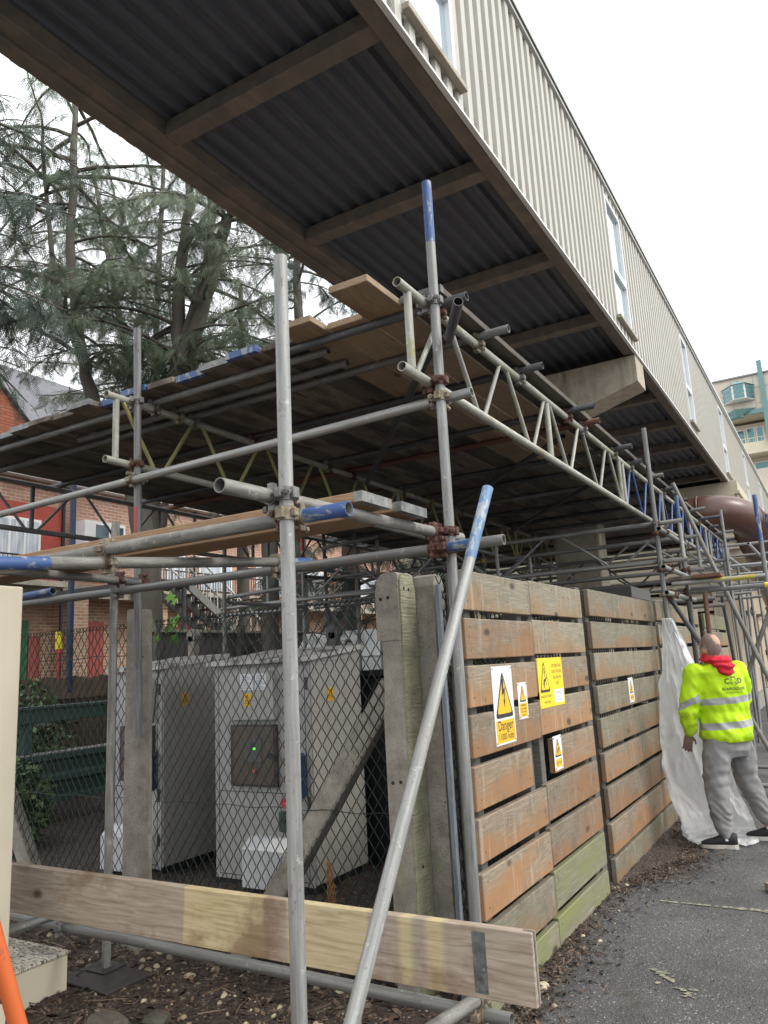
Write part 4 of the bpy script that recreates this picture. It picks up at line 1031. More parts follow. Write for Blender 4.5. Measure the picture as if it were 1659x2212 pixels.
for y, w, lb, x in ((5.645, 0.11, 'dark timber post between the first two fence panels', -1.70), (8.13, 0.10, 'timber post behind the plastic sheet', -1.70), (11.12, 0.10, 'timber post before the last fence panel', -1.70)):
    mb = MB().bbox(-0.05, 0.05, -w / 2, w / 2, 0, 2.18 if y < 4 else 2.09, 0.005)
    tag(obj('fence_post', mb, 'timber_post', None, T(x, y, 0)), lb, 'fence post', 'timber posts of the board fence')
mb = MB(); mb.bbox(-0.028, 0.0, -0.003, 0.003, 0, 1.98, 0.001); mb.bbox(0.0, 0.006, -0.025, 0.003, 0, 1.98, 0.001); mb.bbox(-0.03, 0.008, -0.02, 0.01, 1.55, 1.60, 0.002)
tag(obj('angle_post', mb, 'angle_steel', None, T(-1.70, 3.447, 0)), 'blue-grey steel angle post between the concrete posts and the board fence', 'angle post')
# the mesh seen through the gaps of the board fence
def chain_link(name, label, o, u, L, H, px=0.034, pz=0.094, r=0.0033, mat='mesh_green', z0=0.06, wires=(0.02, 0.62, 1.0), cat='mesh fence', ext=True):
    """diamond mesh hung in the vertical plane through o along u"""
    o, u = Vector(o), Vector(u).normalized(); nrm = Vector((u.y, -u.x, 0))
    root = empty(name, label, cat, T(*o))
    V, F, k = [], [], 0
    cols = int(L / (px)); rows = int(H / (pz / 2))
    for c in range(cols + 1):
        pts = []
        for j in range(rows + 1):
            s = (c + (0.5 if (j + c) % 2 else -0.5)) * px
            z = z0 + j * pz / 2
            dpt = 0.0022 * (1 if (j + c) % 2 else -1)
            p = o + u * s + Vector((0, 0, z)) + nrm * dpt + Vector((0, 0, 0))
            s2 = 0.004 * (mnoise.noise(Vector((s * 2, z * 2, 0.3))))
            pts.append(p + nrm * (s2 * 2.0))
        q = []
        for j in range(len(pts)):          # soften each bend with a short knuckle
            if 0 < j < len(pts) - 1:
                q.append(pts[j] + (pts[j - 1] - pts[j]) * 0.09); q.append(pts[j] + (pts[j + 1] - pts[j]) * 0.09)
            else: q.append(pts[j])
        m = len(q)
        for j, p in enumerate(q):
            d = (q[min(j + 1, m - 1)] - q[max(j - 1, 0)]).normalized(); a = d.cross(nrm).normalized()
            V += [p + a * r, p + nrm * r, p - a * r, p - nrm * r]
        for j in range(m - 1):
            b = k + 4 * j
            F += [(b + i, b + (i + 1) % 4, b + 4 + (i + 1) % 4, b + 4 + i) for i in range(4)]
        k += 4 * m
        if ext:                             # barbed ends at the top selvedge
            t = o + u * (c * px) + Vector((0, 0, z0 + rows * pz / 2))
            for s in (-1, 1):
                a0, a1 = t + u * (-0.006 * s), t + u * (0.016 * s) + Vector((0, 0, 0.02)) + nrm * 0.004 * s
                d = (a1 - a0).normalized(); a = d.cross(nrm).normalized()
                V += [a0 + a * r, a0 + nrm * r, a0 - a * r, a0 - nrm * r, a1 + a * r, a1 + nrm * r, a1 - a * r, a1 - nrm * r]
                F += [(k + i, k + (i + 1) % 4, k + 4 + (i + 1) % 4, k + 4 + i) for i in range(4)]; k += 8
    I = WM[root.name].inverted()
    np_mesh('wire_mesh', np.array([tuple(I @ p) for p in V]), np.array(F), mat, None, root)
    for t in wires:
        mb = MB(); zz = z0 + (rows * pz / 2) * t
        pts = [o + u * (L * i / 24) + Vector((0, 0, zz + 0.006 * math.sin(i * 1.3 + t * 9))) + nrm * 0.006 for i in range(25)]
        mb.sweep(pts, [0.0022] * 25, 6); wobj('line_wire', mb, mat, root)
    return root
chain_link('chain_link_fence', 'green plastic-coated chain link fence right of the tall concrete post', (-3.80, 3.545, 0), (1, 0, 0), 1.78, 1.90, wires=(0.01, 0.42, 0.995))
chain_link('chain_link_fence', 'green chain link fence between the beige box and the square concrete post', (-6.2, 3.56, 0), (1, 0, 0), 2.28, 1.88, wires=(0.01, 0.42, 0.90, 0.995))
chain_link('chain_link_fence', 'dark chain link mesh glimpsed through the gaps of the board fence', (-1.76, 3.55, 0), (0, 1, 0), 7.6, 1.98, wires=(0.01, 0.995), ext=True)

# concrete posts
cp = empty('concrete_post', 'tall mossy concrete corner post with rounded top and bolt holes, nearest the camera', 'concrete post', T(-2.0, 3.50, 0))
mb = MB()
FX = axes((-2.0, 3.44, 0), (1, 0, 0), (0, 0, 1), (0, -1, 0))
mb.prism([(-0.062, 0), (0.06, 0), (0.06, 1.719), (-0.050, 1.719), (-0.052, 1.4), (-0.062, 1.36)], -0.17, -0.004, M=FX)
mb.prism([(-0.078, 1.72), (-0.078, 1.97), (-0.066, 2.03), (-0.036, 2.066), (0.0, 2.075), (0.045, 2.070), (0.0605, 2.055), (0.0605, 1.72)], -0.17, 0.0, M=FX)
wobj('shaft', mb, 'concrete_post', cp)
mb = MB(); mb.prism([(3.446, 0), (3.61, 0), (3.608, 1.3), (3.607, 1.98), (3.585, 2.045), (3.53, 2.068), (3.47, 2.06), (3.447, 2.03), (3.447, 1.3)], 0.0608, 0.072, M=axes((-2.0, 0, 0), (0, 1, 0), (0, 0, 1), (1, 0, 0)))
wobj('mossy_face', mb, 'concrete_mossy', cp)
mb = MB()
for x, z in ((-2.045, 1.935), (-2.00, 1.94)): mb.cyl((x, 3.4395, z), (x, 3.4388, z), 0.0095, n=10)
for x, z in ((-2.03, 1.02), (-1.985, 1.025)): mb.cyl((x, 3.4435, z), (x, 3.4428, z), 0.009, n=10)
for y, z in ((3.485, 1.985), (3.535, 1.98), (3.50, 1.02), (3.52, 0.62)): mb.cyl((-1.9278, y, z), (-1.9268, y, z), 0.009, n=10)
wobj('bolt_holes', mb, 'black_void', cp)
cp = empty('concrete_post', 'second grey concrete post between the corner post and the steel angle', 'concrete post', T(-1.89, 3.68, 0))
mb = MB(); mb.prism([(3.622, 0), (3.76, 0), (3.755, 1.98), (3.73, 2.05), (3.68, 2.065), (3.64, 2.05), (3.626, 2.0)], -0.13, 0.0, M=axes((-1.828, 0, 0), (0, 1, 0), (0, 0, 1), (1, 0, 0)))
wobj('shaft', mb, 'concrete_post', cp)
mb = MB()
for y, z in ((3.66, 1.95), (3.70, 1.94), (3.66, 0.86), (3.70, 0.87)): mb.cyl((-1.8275, y, z), (-1.8265, y, z), 0.009, n=10)
wobj('bolt_holes', mb, 'black_void', cp)
cp = empty('concrete_post', 'square concrete fence post behind the short-cut upright tube', 'concrete post', T(-3.91, 3.52, 0))
mb = MB(); mb.prism([(-0.075, 0), (0.065, 0), (0.045, 2.02), (0.035, 2.035), (-0.05, 2.035), (-0.058, 2.02)], -0.06, 0.055, M=axes((-3.905, 3.50, 0), (1, 0, 0), (0, 0, 1), (0, -1, 0)))
wobj('shaft', mb, 'concrete_post', cp)
mb = MB(); mb.sweep([(-3.86, 3.44, 1.76), (-3.85, 3.435, 1.74), (-3.86, 3.43, 1.72), (-3.83, 3.43, 1.725), (-3.80, 3.44, 1.73)], [0.004] * 5, 6)
wobj('wire_tie', mb, 'mesh_green', cp)
mb = MB()
F = axes((-2.02, 3.60, 1.52), (0.0, 1.0, 0.0), (0.82, 0, 0.55), (-0.55, 0, 0.82))
a, b = Vector((-2.08, 3.60, 1.50)), Vector((-3.18, 3.58, -0.02)); d = (a - b).normalized(); n_ = Vector((0, 1, 0)); s_ = d.cross(n_)
mb.bbox(-0.062, 0.062, -0.05, 0.05, 0, (a - b).length, 0.01, M=axes(b, s_, n_, d))
tag(wobj('concrete_strut', mb, 'concrete_mossy' if False else 'concrete_post'), 'sloping concrete strut bracing the corner post behind the mesh', 'strut')
mb = MB(); a, b = Vector((-5.62, 3.60, 1.2)), Vector((-4.80, 3.58, -0.02)); d = (a - b).normalized(); s_ = d.cross(n_)
mb.bbox(-0.06, 0.06, -0.05, 0.05, 0, (a - b).length, 0.01, M=axes(b, s_, n_, d))
tag(wobj('concrete_strut', mb, 'concrete_post'), 'dark sloping concrete strut beside the beige box', 'strut')
mb = MB(); mb.bbox(-3.3, -2.06, 9.25, 10.3, 2.22, 2.36, 0.006)
tag(wobj('grey_lid', mb, 'plastic_grey'), 'flat dark grey slab showing just above the second fence panel', 'lid')

# ------------------------------------------------------------------ signs
SGN = lambda y, z: axes((-1.6005, y, z), (0, 1, 0), (0, 0, 1), (1, 0, 0))
def plate(mb, w, h, t=0.002, z=0.0): return mb.bbox(-w / 2, w / 2, -h / 2, h / 2, z, z + t, 0.0006)
def tri(mb, cx, cy, w, h, z, r=0.12):
    pts = [(cx - w / 2, cy - h / 2), (cx + w / 2, cy - h / 2), (cx, cy + h / 2)]; out = []
    for i in range(3):
        p, q, s = Vector(pts[i]), Vector(pts[i - 1]), Vector(pts[(i + 1) % 3]); k = r * w
        a, b = p + (q - p).normalized() * k, p + (s - p).normalized() * k
        for t in (0, 0.25, 0.5, 0.75, 1): out.append(tuple((1 - t) ** 2 * a + 2 * t * (1 - t) * p + t * t * b))
    mb.prism(out, z, z + 0.0007)
BOLT = [(-0.10, 0.50), (0.06, 0.50), (0.0, 0.16), (0.15, 0.24), (0.05, -0.16), (0.10, -0.14), (0.04, -0.42), (-0.06, -0.16), (0.0, -0.17), (0.02, 0.05), (-0.14, -0.04)]
def bolt(mb, cx, cy, s, z): mb.prism([(cx + x * s, cy + y * s) for x, y in BOLT], z, z + 0.0006)
def figure(mb, cx, cy, s, z):          # a person thrown back by a bolt
    bolt(mb, cx + 0.02 * s, cy + 0.30 * s, s * 0.55, z)
    mb.prism([(cx + s * (0.24 + 0.06 * math.cos(a)), cy + s * (0.06 + 0.06 * math.sin(a))) for a in [k * math.pi / 5 for k in range(10)]], z, z + 0.0006)
    for pts in ([(-0.16, 0.0), (0.18, 0.06), (0.16, -0.06), (-0.12, -0.12)], [(-0.16, 0.0), (-0.06, -0.08), (-0.22, -0.30), (-0.27, -0.27)], [(-0.12, -0.06), (-0.02, -0.1), (-0.10, -0.42), (-0.20, -0.44), (-0.20, -0.40), (-0.15, -0.38)], [(0.10, -0.02), (0.16, -0.06), (0.26, -0.30), (0.21, -0.30)]):
        mb.prism([(cx + x * s, cy + y * s) for x, y in pts], z, z + 0.0006)
def sign(label, y, z, w, h, base):
    o = obj('warning_sign', plate(MB(), w, h), base, None, SGN(y, z)); return tag(o, label, 'sign')
def screws(o, w, h, m=0.012, mat='sign_ink'):
    mb = MB()
    for sx in (-1, 1):
        for sy in (-1, 1): mb.cyl((sx * (w / 2 - m), sy * (h / 2 - m), 0.002), (sx * (w / 2 - m), sy * (h / 2 - m), 0.004), 0.0042, n=10)
    obj('screws', mb, mat, o)
s = sign('large white and yellow Danger 11000 volts sign with lightning bolt triangle', 3.917, 1.359, 0.282, 0.402, 'sign_white')
mb = MB(); tri(mb, 0, 0.056, 0.252, 0.245, 0.0021); obj('triangle_border', mb, 'sign_ink', s)
mb = MB(); tri(mb, 0, 0.053, 0.203, 0.196, 0.0029); obj('triangle_face', mb, 'sign_yellow', s)
mb = MB(); bolt(mb, 0.0, 0.053, 0.165, 0.0037); obj('bolt_symbol', mb, 'sign_ink', s)
mb = MB().box(-0.128, 0.128, -0.190, -0.078, 0.0021, 0.0027); obj('text_panel', mb, 'sign_yellow', s)
mb = text_mb('Danger', 0.072, None, 0, -0.128, 0.0029, sx=0.98, bold=0.0007); mb = text_mb('11000 volts', 0.049, mb, 0, -0.177, 0.0029, sx=0.93, bold=0.0005); obj('lettering', mb, 'sign_ink', s); screws(s, 0.282, 0.402)
s = sign('small white and yellow exclamation warning sign between the two large signs', 4.200, 1.362, 0.144, 0.199, 'sign_white')
mb = MB(); tri(mb, 0, 0.040, 0.100, 0.094, 0.0021); obj('triangle_border', mb, 'sign_ink', s)
mb = MB(); tri(mb, 0, 0.038, 0.078, 0.073, 0.0029); obj('triangle_face', mb, 'sign_yellow', s)
mb = MB(); mb.prism([(-0.004, 0.055), (0.004, 0.055), (0.0025, 0.024), (-0.0025, 0.024)], 0.0037, 0.0041); mb.prism([(0.004 * math.cos(a), 0.015 + 0.004 * math.sin(a)) for a in [k * math.pi / 4 for k in range(8)]], 0.0037, 0.0041); obj('exclamation_mark', mb, 'sign_ink', s)
mb = MB().box(-0.058, 0.058, -0.088, -0.014, 0.0021, 0.0027); obj('text_panel', mb, 'sign_yellow', s)
mb = None
for i, t in enumerate(('WARNING', 'Sulphur Hexafluoride', '(SF6) Gas Filled', 'Switchgear')): mb = text_mb(t, 0.0165 if i == 0 else 0.0115, mb, 0, -0.031 - 0.017 * i, 0.0029, bold=0.0002)
obj('lettering', mb, 'sign_ink', s); screws(s, 0.144, 0.199, 0.010)
s = sign('large yellow Distribution Sub Stations sign with danger of death triangle', 4.717, 1.441, 0.468, 0.296, 'sign_yellow_bright')
mb = MB(); tri(mb, -0.125, 0.038, 0.185, 0.190, 0.0021); obj('triangle_border', mb, 'sign_ink', s)
mb = MB(); tri(mb, -0.125, 0.036, 0.150, 0.154, 0.0029); obj('triangle_face', mb, 'sign_yellow_bright', s)
mb = MB(); figure(mb, -0.125, 0.02, 0.12, 0.0037); obj('figure_symbol', mb, 'sign_ink', s)
mb = None
for i, t in enumerate(('DISTRIBUTION', 'SUB STATIONS', "No's 44 & 4B", 'PAD')): mb = text_mb(t, 0.029, mb, 0.115, 0.088 - 0.036 * i, 0.0022, bold=0.0002)
mb = text_mb('DANGER OF DEATH', 0.021, mb, -0.118, -0.088, 0.0022, bold=0.0003); mb = text_mb('High Voltage', 0.022, mb, -0.10, -0.121, 0.0022, bold=0.0003)
obj('lettering', mb, 'sign_ink', s)
mb = MB().box(0.035, 0.215, -0.130, -0.048, 0.0021, 0.0027); obj('white_label', mb, 'sign_white', s)
mb = text_mb('01202 665211', 0.023, None, 0.125, -0.075, 0.0029); mb = text_mb('and ask for', 0.013, mb, 0.125, -0.097, 0.0029); mb = text_mb('System Duty Manager', 0.013, mb, 0.125, -0.118, 0.0029); obj('lettering', mb, 'paper_ink', s)
screws(s, 0.468, 0.296, 0.010, 'sign_yellow')
s = sign('small Keep Out sign fixed to the short middle board', 4.722, 1.018, 0.156, 0.200, 'sign_white')
def keepout(s):
    mb = MB(); tri(mb, 0, 0.032, 0.122, 0.112, 0.0021); obj('triangle_border', mb, 'sign_ink', s)
    mb = MB(); tri(mb, 0, 0.030, 0.098, 0.090, 0.0029); obj('triangle_face', mb, 'sign_yellow', s)
    mb = MB(); figure(mb, 0, 0.022, 0.075, 0.0037); obj('figure_symbol', mb, 'sign_ink', s)
    mb = MB().box(-0.058, 0.058, -0.083, -0.036, 0.0021, 0.0027); obj('text_panel', mb, 'sign_yellow', s)
    obj('lettering', text_mb('KEEP OUT', 0.022, None, 0, -0.067, 0.0029, bold=0.0002), 'sign_ink', s); screws(s, 0.156, 0.200)
keepout(s)
s = sign('small Keep Out sign alone on the second fence panel', 6.755, 1.282, 0.170, 0.202, 'sign_white'); keepout(s)

# ------------------------------------------------------------------ electrical cabinets behind the mesh
def cabinet(label, x0, x1, y0, y1, zt, lit):
    root = empty('electrical_cabinet', label, 'electrical cabinet', T((x0 + x1) / 2, (y0 + y1) / 2, 0), 'grey switchgear cabinets')
    fx = axes((x0, y0, 0), (1, 0, 0), (0, 0, 1), (0, -1, 0)); w = x1 - x0
    mb = MB(); mb.bbox(x0 + 0.02, x1 - 0.003, y0 + 0.012, y1, 0.085, zt, 0.004); wobj('body', mb, 'cabinet_side', root)
    mb = MB(); mb.bbox(x0, x1 - 0.015, y0, y0 + 0.0115, 0.07, zt, 0.003); wobj('front', mb, 'cabinet_grey', root)
    mb = MB(); mb.box(x0 + 0.01, x1 - 0.02, y0 + 0.02, y1 - 0.01, 0.0, 0.0845); wobj('plinth', mb, 'black_plain', root)
    mb = MB(); mb.prism([(y0 - 0.06, zt + 0.003), (y1 + 0.03, zt + 0.085), (y1 + 0.03, zt + 0.125), (y0 - 0.06, zt + 0.035)], x0 - 0.03, x1 + 0.03, M=axes((0, 0, 0), (0, 1, 0), (0, 0, 1), (1, 0, 0)))
    wobj('roof', mb, 'roof_weathered', root)
    mb = MB(); mb.prism([(y0 + 0.012, zt + 0.001), (y1, zt + 0.001), (y1, zt + 0.083), (y0 + 0.012, zt + 0.012)], x1 - 0.012, x1, M=axes((0, 0, 0), (0, 1, 0), (0, 0, 1), (1, 0, 0)))
    wobj('gable', mb, 'cabinet_side', root)
    mb = MB()
    for a in ((0.04, 0.046, 0.10, 1.63), (w - 0.062, w - 0.056, 0.10, 1.63), (0.046, w - 0.062, 0.10, 0.106), (0.046, w - 0.062, 0.70, 0.706)): mb.box(a[0], a[1], a[2], a[3], 0.0004, 0.0012, M=fx)
    for z in (0.25, 0.6, 1.45): mb.bbox(w - 0.05, w - 0.028, z, z + 0.09, 0.0004, 0.016, 0.004, M=fx)
    wobj('door_seams', mb, 'cabinet_dark', root)
    hx0, hx1 = (0.19, 0.64) if w > 0.8 else (0.13, 0.53)
    mb = MB(); mb.prism([(hx0, 1.24), (hx1, 1.24), (hx1, 1.555), (hx1 - 0.035, 1.60), (hx0 + 0.035, 1.60), (hx0, 1.555)], 0.001, 0.055, M=fx); wobj('hood', mb, 'cabinet_grey', root)
    d = wobj('control_panel', MB().bbox(hx0, hx1, 0.75, 1.20, 0.001, 0.035, 0.004, M=fx), 'cabinet_dark', root)
    wobj('panel_glass', MB().bbox(hx0 + 0.035, hx1 - 0.02, 0.765, 1.185, 0.0355, 0.04, 0.001, M=fx), 'panel_brown', d)
    wobj('relay_unit', MB().bbox(hx0 + 0.15, hx0 + 0.32, 0.925, 1.095, 0.0405, 0.046, 0.002, M=fx), 'plastic_grey', d)
    mb = MB().box(hx0 + 0.205, hx0 + 0.255, 1.015, 1.07, 0.0465, 0.047, M=fx); wobj('display', mb, 'cabinet_dark', d)
    if lit: wobj('indicator_light', MB().bbox(hx0 + 0.238, hx0 + 0.262, 1.018, 1.034, 0.0475, 0.049, 0.001, M=fx), 'led_green', d)
    mb = MB(); mb.cyl(fx @ Vector((hx0 + 0.25, 0.865, 0.0405)), fx @ Vector((hx0 + 0.25, 0.865, 0.058)), 0.016, n=14); wobj('red_button', mb, 'door_red', d)
    mb = MB(); mb.cyl(fx @ Vector((hx0 + 0.40, 0.975, 0.0405)), fx @ Vector((hx0 + 0.40, 0.975, 0.06)), 0.017, n=12); mb.bbox(hx0 + 0.41, hx0 + 0.47, 0.955, 0.985, 0.05, 0.065, 0.002, M=fx); wobj('handle', mb, 'black_plain', d)
    for xx, w_, mt in ((hx0 + 0.13, 0.125, 'paper'), (hx0 + 0.28, 0.105, 'paper')):
        p = wobj('notice', MB().box(xx, xx + w_, 1.462, 1.585, 0.0555, 0.0562, M=fx), mt, root)
        mb = MB()
        for k in range(9): mb.box(xx + 0.012, xx + w_ - 0.012 - 0.02 * (k % 3), 1.472 + 0.012 * k, 1.476 + 0.012 * k, 0.0564, 0.0567, M=fx)
        wobj('print', mb, 'paper_ink', p)
    sM = fx @ T(hx0 + 0.20, 1.388, 0.0556)
    p = wobj('danger_label', MB().box(-0.037, 0.037, -0.050, 0.050, 0, 0.0007, M=sM), 'sign_yellow', root)
    mb = MB(); mb2 = MB(); tri(mb2, 0, 0.016, 0.058, 0.052, 0.0008); mb.add([sM @ Vector(v) for v in mb2.v], mb2.f)
    wobj('triangle_border', mb, 'sign_ink', p)
    mb2 = MB(); tri(mb2, 0, 0.0145, 0.044, 0.039, 0.0016); wobj('triangle_face', MB().__class__() if False else _tm(mb2, sM), 'sign_yellow', p)
    mb2 = MB(); bolt(mb2, 0, 0.014, 0.032, 0.0024); mb2 = text_mb('DANGER', 0.016, mb2, 0, -0.028, 0.0009, bold=0.0003); mb2 = text_mb('415 VOLTS', 0.0105, mb2, 0, -0.043, 0.0009, bold=0.0002); wobj('lettering', _tm(mb2, sM), 'sign_ink', p)
    sM = axes((x1 + 0.0005, y0 + 0.255, 1.40), (0, 1, 0), (0, 0, 1), (1, 0, 0))
    p = wobj('danger_label', _tm(MB().box(-0.039, 0.039, -0.050, 0.050, 0, 0.0007), sM), 'sign_yellow', root)
    mb2 = MB(); tri(mb2, 0, 0.016, 0.058, 0.052, 0.0008); wobj('triangle_border', _tm(mb2, sM), 'sign_ink', p)
    mb2 = MB(); tri(mb2, 0, 0.0145, 0.044, 0.039, 0.0016); wobj('triangle_face', _tm(mb2, sM), 'sign_yellow', p)
    mb2 = MB(); bolt(mb2, 0, 0.014, 0.032, 0.0024); mb2 = text_mb('DANGER', 0.016, mb2, 0, -0.028, 0.0009, bold=0.0003); mb2 = text_mb('415 VOLTS', 0.0105, mb2, 0, -0.043, 0.0009, bold=0.0002); wobj('lettering', _tm(mb2, sM), 'sign_ink', p)
    p = wobj('red_notice', MB().box(w - 0.30, w - 0.175, 0.608, 0.662, 0.001, 0.0018, M=fx), 'red_label', root)
    mb2 = text_mb('NOTICE', 0.014, None, w - 0.237, 0.645, 0.0021); mb2 = text_mb('OPERATING HANDLE', 0.009, mb2, w - 0.237, 0.630, 0.0021); mb2 = text_mb('STORED INSIDE', 0.009, mb2, w - 0.237, 0.617, 0.0021); wobj('lettering', _tm(mb2, fx), 'sign_white', p)
    mb = MB(); mb.bbox(w - 0.30, w - 0.235, 0.44, 0.585, 0.001, 0.05, 0.012, M=fx); mb.bbox(w - 0.24, w - 0.20, 0.53, 0.57, 0.001, 0.07, 0.008, M=fx); wobj('operating_handle', mb, 'green_steel', root)
    mb = MB(); mb.bbox(w - 0.10, w - 0.055, 0.68, 1.0, 0.001, 0.10, 0.02, M=fx); wobj('side_lever', mb, 'dark_blue_pole', root)
    mb = MB(); mb.prism([(-0.001, 0.07), (-0.15, 0.07), (-0.15, 0.33), (-0.06, 0.40), (-0.001, 0.40)], w - 0.56, w - 0.17, M=axes((x0, y0, 0), (0, 1, 0), (0, 0, 1), (1, 0, 0))); wobj('cable_cover', mb, 'cabinet_white', root)
    return root
def _tm(mb, M):
    mb.v = [tuple(M @ Vector(v)) for v in mb.v]; return mb
cabinet('grey switchgear cabinet with a lit green display behind the mesh, right-hand one', -4.405, -3.452, 4.725, 5.42, 1.655, True)
cabinet('grey switchgear cabinet partly hidden behind the square concrete post, left-hand one', -5.60, -4.985, 4.725, 5.50, 1.655, False)
mb = MB(); mb.bbox(-3.80, -2.2, 5.62, 6.6, 0.0, 1.50, 0.01); mb.bbox(-3.83, -2.17, 5.57, 6.65, 1.505, 1.56, 0.01)
tag(wobj('dark_cabinet', mb, 'black_plain'), 'dark navy cabinet just behind the right-hand grey cabinet', 'cabinet')

# ------------------------------------------------------------------ man
V3 = Vector
def capsule(mb, pts, rads, n=16):
    """tapered limb with rounded ends"""
    pts = [V3(p) for p in pts]; d0 = (pts[0] - pts[1]).normalized(); d1 = (pts[-1] - pts[-2]).normalized()
    P = [pts[0] + d0 * rads[0] * 0.85, pts[0] + d0 * rads[0] * 0.5] + pts + [pts[-1] + d1 * rads[-1] * 0.5, pts[-1] + d1 * rads[-1] * 0.85]
    R = [rads[0] * 0.45, rads[0] * 0.85] + list(rads) + [rads[-1] * 0.85, rads[-1] * 0.45]
    mb.sweep(P, R, n)
def ellipsoid(mb, c, ax, ay, az, n=18, m=12):
    c, ax, ay, az = V3(c), V3(ax), V3(ay), V3(az); secs = []
    for i in range(1, m):
        t = math.pi * i / m; secs.append((c + az * -math.cos(t), ax * math.sin(t), ay * math.sin(t)))
    mb.loft(secs, n)
def remesh(mb, vox, smooth=6, fac=0.5):
    return evald(mb, [('REMESH', dict(mode='VOXEL', voxel_size=vox)), ('SMOOTH', dict(iterations=smooth, factor=fac))])
def vnorm(vs, fs):
    N = [V3((0, 0, 0)) for _ in vs]
    for f in fs:
        n = (vs[f[1]] - vs[f[0]]).cross(vs[f[2]] - vs[f[0]])
        for i in f: N[i] += n
    return [n.normalized() if n.length > 0 else V3((0, 0, 1)) for n in N]
up = V3((0, 0, 1))
ft = V3((-0.50, 0.866, 0)); rt = V3((0.866, 0.50, 0))          # chest faces away to the left, back to the camera
P0 = V3((-0.955, 7.13, 0.0))
pel = V3((-0.955, 7.16, 0.90)); chest = V3((-0.950, 7.11, 1.25)); sho = V3((-0.955, 7.075, 1.40))
shL, shR = sho - rt * 0.185 + up * 0.0, sho + rt * 0.175
elL, wrL = V3((-1.195, 6.985, 1.125)), V3((-1.225, 7.02, 0.915))
elR, wrR = V3((-0.80, 7.34, 1.16)), V3((-0.98, 7.50, 1.18))
hipL, hipR = V3((-1.02, 7.09, 0.90)), V3((-0.885, 7.24, 0.89))
knL, anL = V3((-1.075, 7.055, 0.48)), V3((-1.045, 7.035, 0.085))
knR, anR = V3((-0.865, 7.37, 0.48)), V3((-0.745, 7.42, 0.105))
hd = V3((-0.978, 7.05, 1.595)); fh = V3((-0.80, 0.53, 0.22)).normalized(); rh = fh.cross(up).normalized(); uh = rh.cross(fh).normalized()
root = empty('person', 'man in lime hi-vis hoodie and grey joggers standing by the white plastic sheet', 'person', T(*P0))
body = MB()
ellipsoid(body, hd + uh * 0.012, rh * 0.076, fh * 0.094, uh * 0.108)                    # skull
ellipsoid(body, hd + fh * 0.030 - uh * 0.055, rh * 0.057, fh * 0.066, uh * 0.066)       # jaw
ellipsoid(body, hd + fh * 0.100 - uh * 0.022, rh * 0.014, fh * 0.018, uh * 0.024, 10, 8) # nose
ellipsoid(body, hd + fh * 0.082 - uh * 0.062, rh * 0.026, fh * 0.014, uh * 0.012, 10, 8) # mouth
ellipsoid(body, hd + fh * 0.084 + uh * 0.018, rh * 0.050, fh * 0.014, uh * 0.010, 10, 8) # brow
for s in (-1, 1): ellipsoid(body, hd + rh * 0.077 * s - fh * 0.006 - uh * 0.012, rh * 0.009, fh * 0.019 + rh * 0.006 * s, uh * 0.032, 10, 8)
capsule(body, [hd - fh * 0.02 - uh * 0.04, sho + up * 0.02], [0.058, 0.066])
body.loft([(pel - up * 0.05, rt * 0.15, ft * 0.10), (pel + up * 0.08, rt * 0.145, ft * 0.10), (chest, rt * 0.165, ft * 0.11), (sho - up * 0.02, rt * 0.15, ft * 0.09), (sho + up * 0.05, rt * 0.07, ft * 0.06)], 20)
capsule(body, [shL, elL, wrL], [0.055, 0.042, 0.028]); capsule(body, [shR, elR, wrR], [0.055, 0.042, 0.028])
capsule(body, [hipL, knL, anL], [0.085, 0.058, 0.038]); capsule(body, [hipR, knR, anR], [0.085, 0.058, 0.038])
for an, dr in ((anL, V3((-0.95, -0.12, 0))), (anR, V3((-0.97, 0.05, 0)))):
    dr = dr.normalized(); capsule(body, [an - up * 0.03, an - up * 0.052 + dr * 0.09], [0.030, 0.018])
def hand(mb, wr, d, pn, side):
    """palm, four fingers of different length bent at the knuckles, thumb from the side of the palm"""
    d, pn = V3(d).normalized(), V3(pn).normalized(); sd = d.cross(pn).normalized() * side
    mb.loft([(wr, sd * 0.026, pn * 0.019), (wr + d * 0.03, sd * 0.034, pn * 0.017), (wr + d * 0.075, sd * 0.041, pn * 0.014), (wr + d * 0.095, sd * 0.039, pn * 0.011)], 14)
    for k, (off, L, cu) in enumerate(((-0.030, 0.060, 0.50), (-0.010, 0.074, 0.42), (0.011, 0.080, 0.34), (0.031, 0.070, 0.22))):
        b = wr + d * 0.088 + sd * off; dirn = d
        pts = [b]
        for seg, fr_ in enumerate((0.45, 0.32, 0.25)):
            dirn = (dirn + pn * cu * (0.6 if seg else 0.35) + sd * off * 1.6).normalized(); pts.append(pts[-1] + dirn * L * fr_)
        capsule(mb, pts, [0.0095, 0.009, 0.0082, 0.0072], 8)
    b = wr + d * 0.035 + sd * 0.030
    capsule(mb, [b, b + (sd * 0.8 + d * 0.7 + pn * 0.2).normalized() * 0.036, b + (sd * 0.8 + d * 0.7 + pn * 0.2).normalized() * 0.036 + (d + sd * 0.35 + pn * 0.3).normalized() * 0.032], [0.0125, 0.010, 0.008], 8)
hdL = V3((-0.22, 0.10, -0.97)).normalized()
hand(body, wrL + hdL * 0.01, hdL, V3((-0.35, 0.9, 0.1)), 1)
hand(body, wrR, V3((-0.75, 0.6, 0.2)), V3((0.2, 0.3, -0.9)), 1)
vs, fs = remesh(body, 0.0062, 3)
mb = MB(); mb.add(vs, fs, True)
hand_pts = [wrL + hdL * 0.02, wrR]
def is_hand(f):
    c = sum((vs[i] for i in f), V3()) / len(f)
    return (c - (wrL + hdL * 0.10)).length < 0.115 or (c - (wrR + V3((-0.07, 0.055, 0.02)))).length < 0.13
mb.mi = [1 if is_hand(f) else 0 for f in fs]
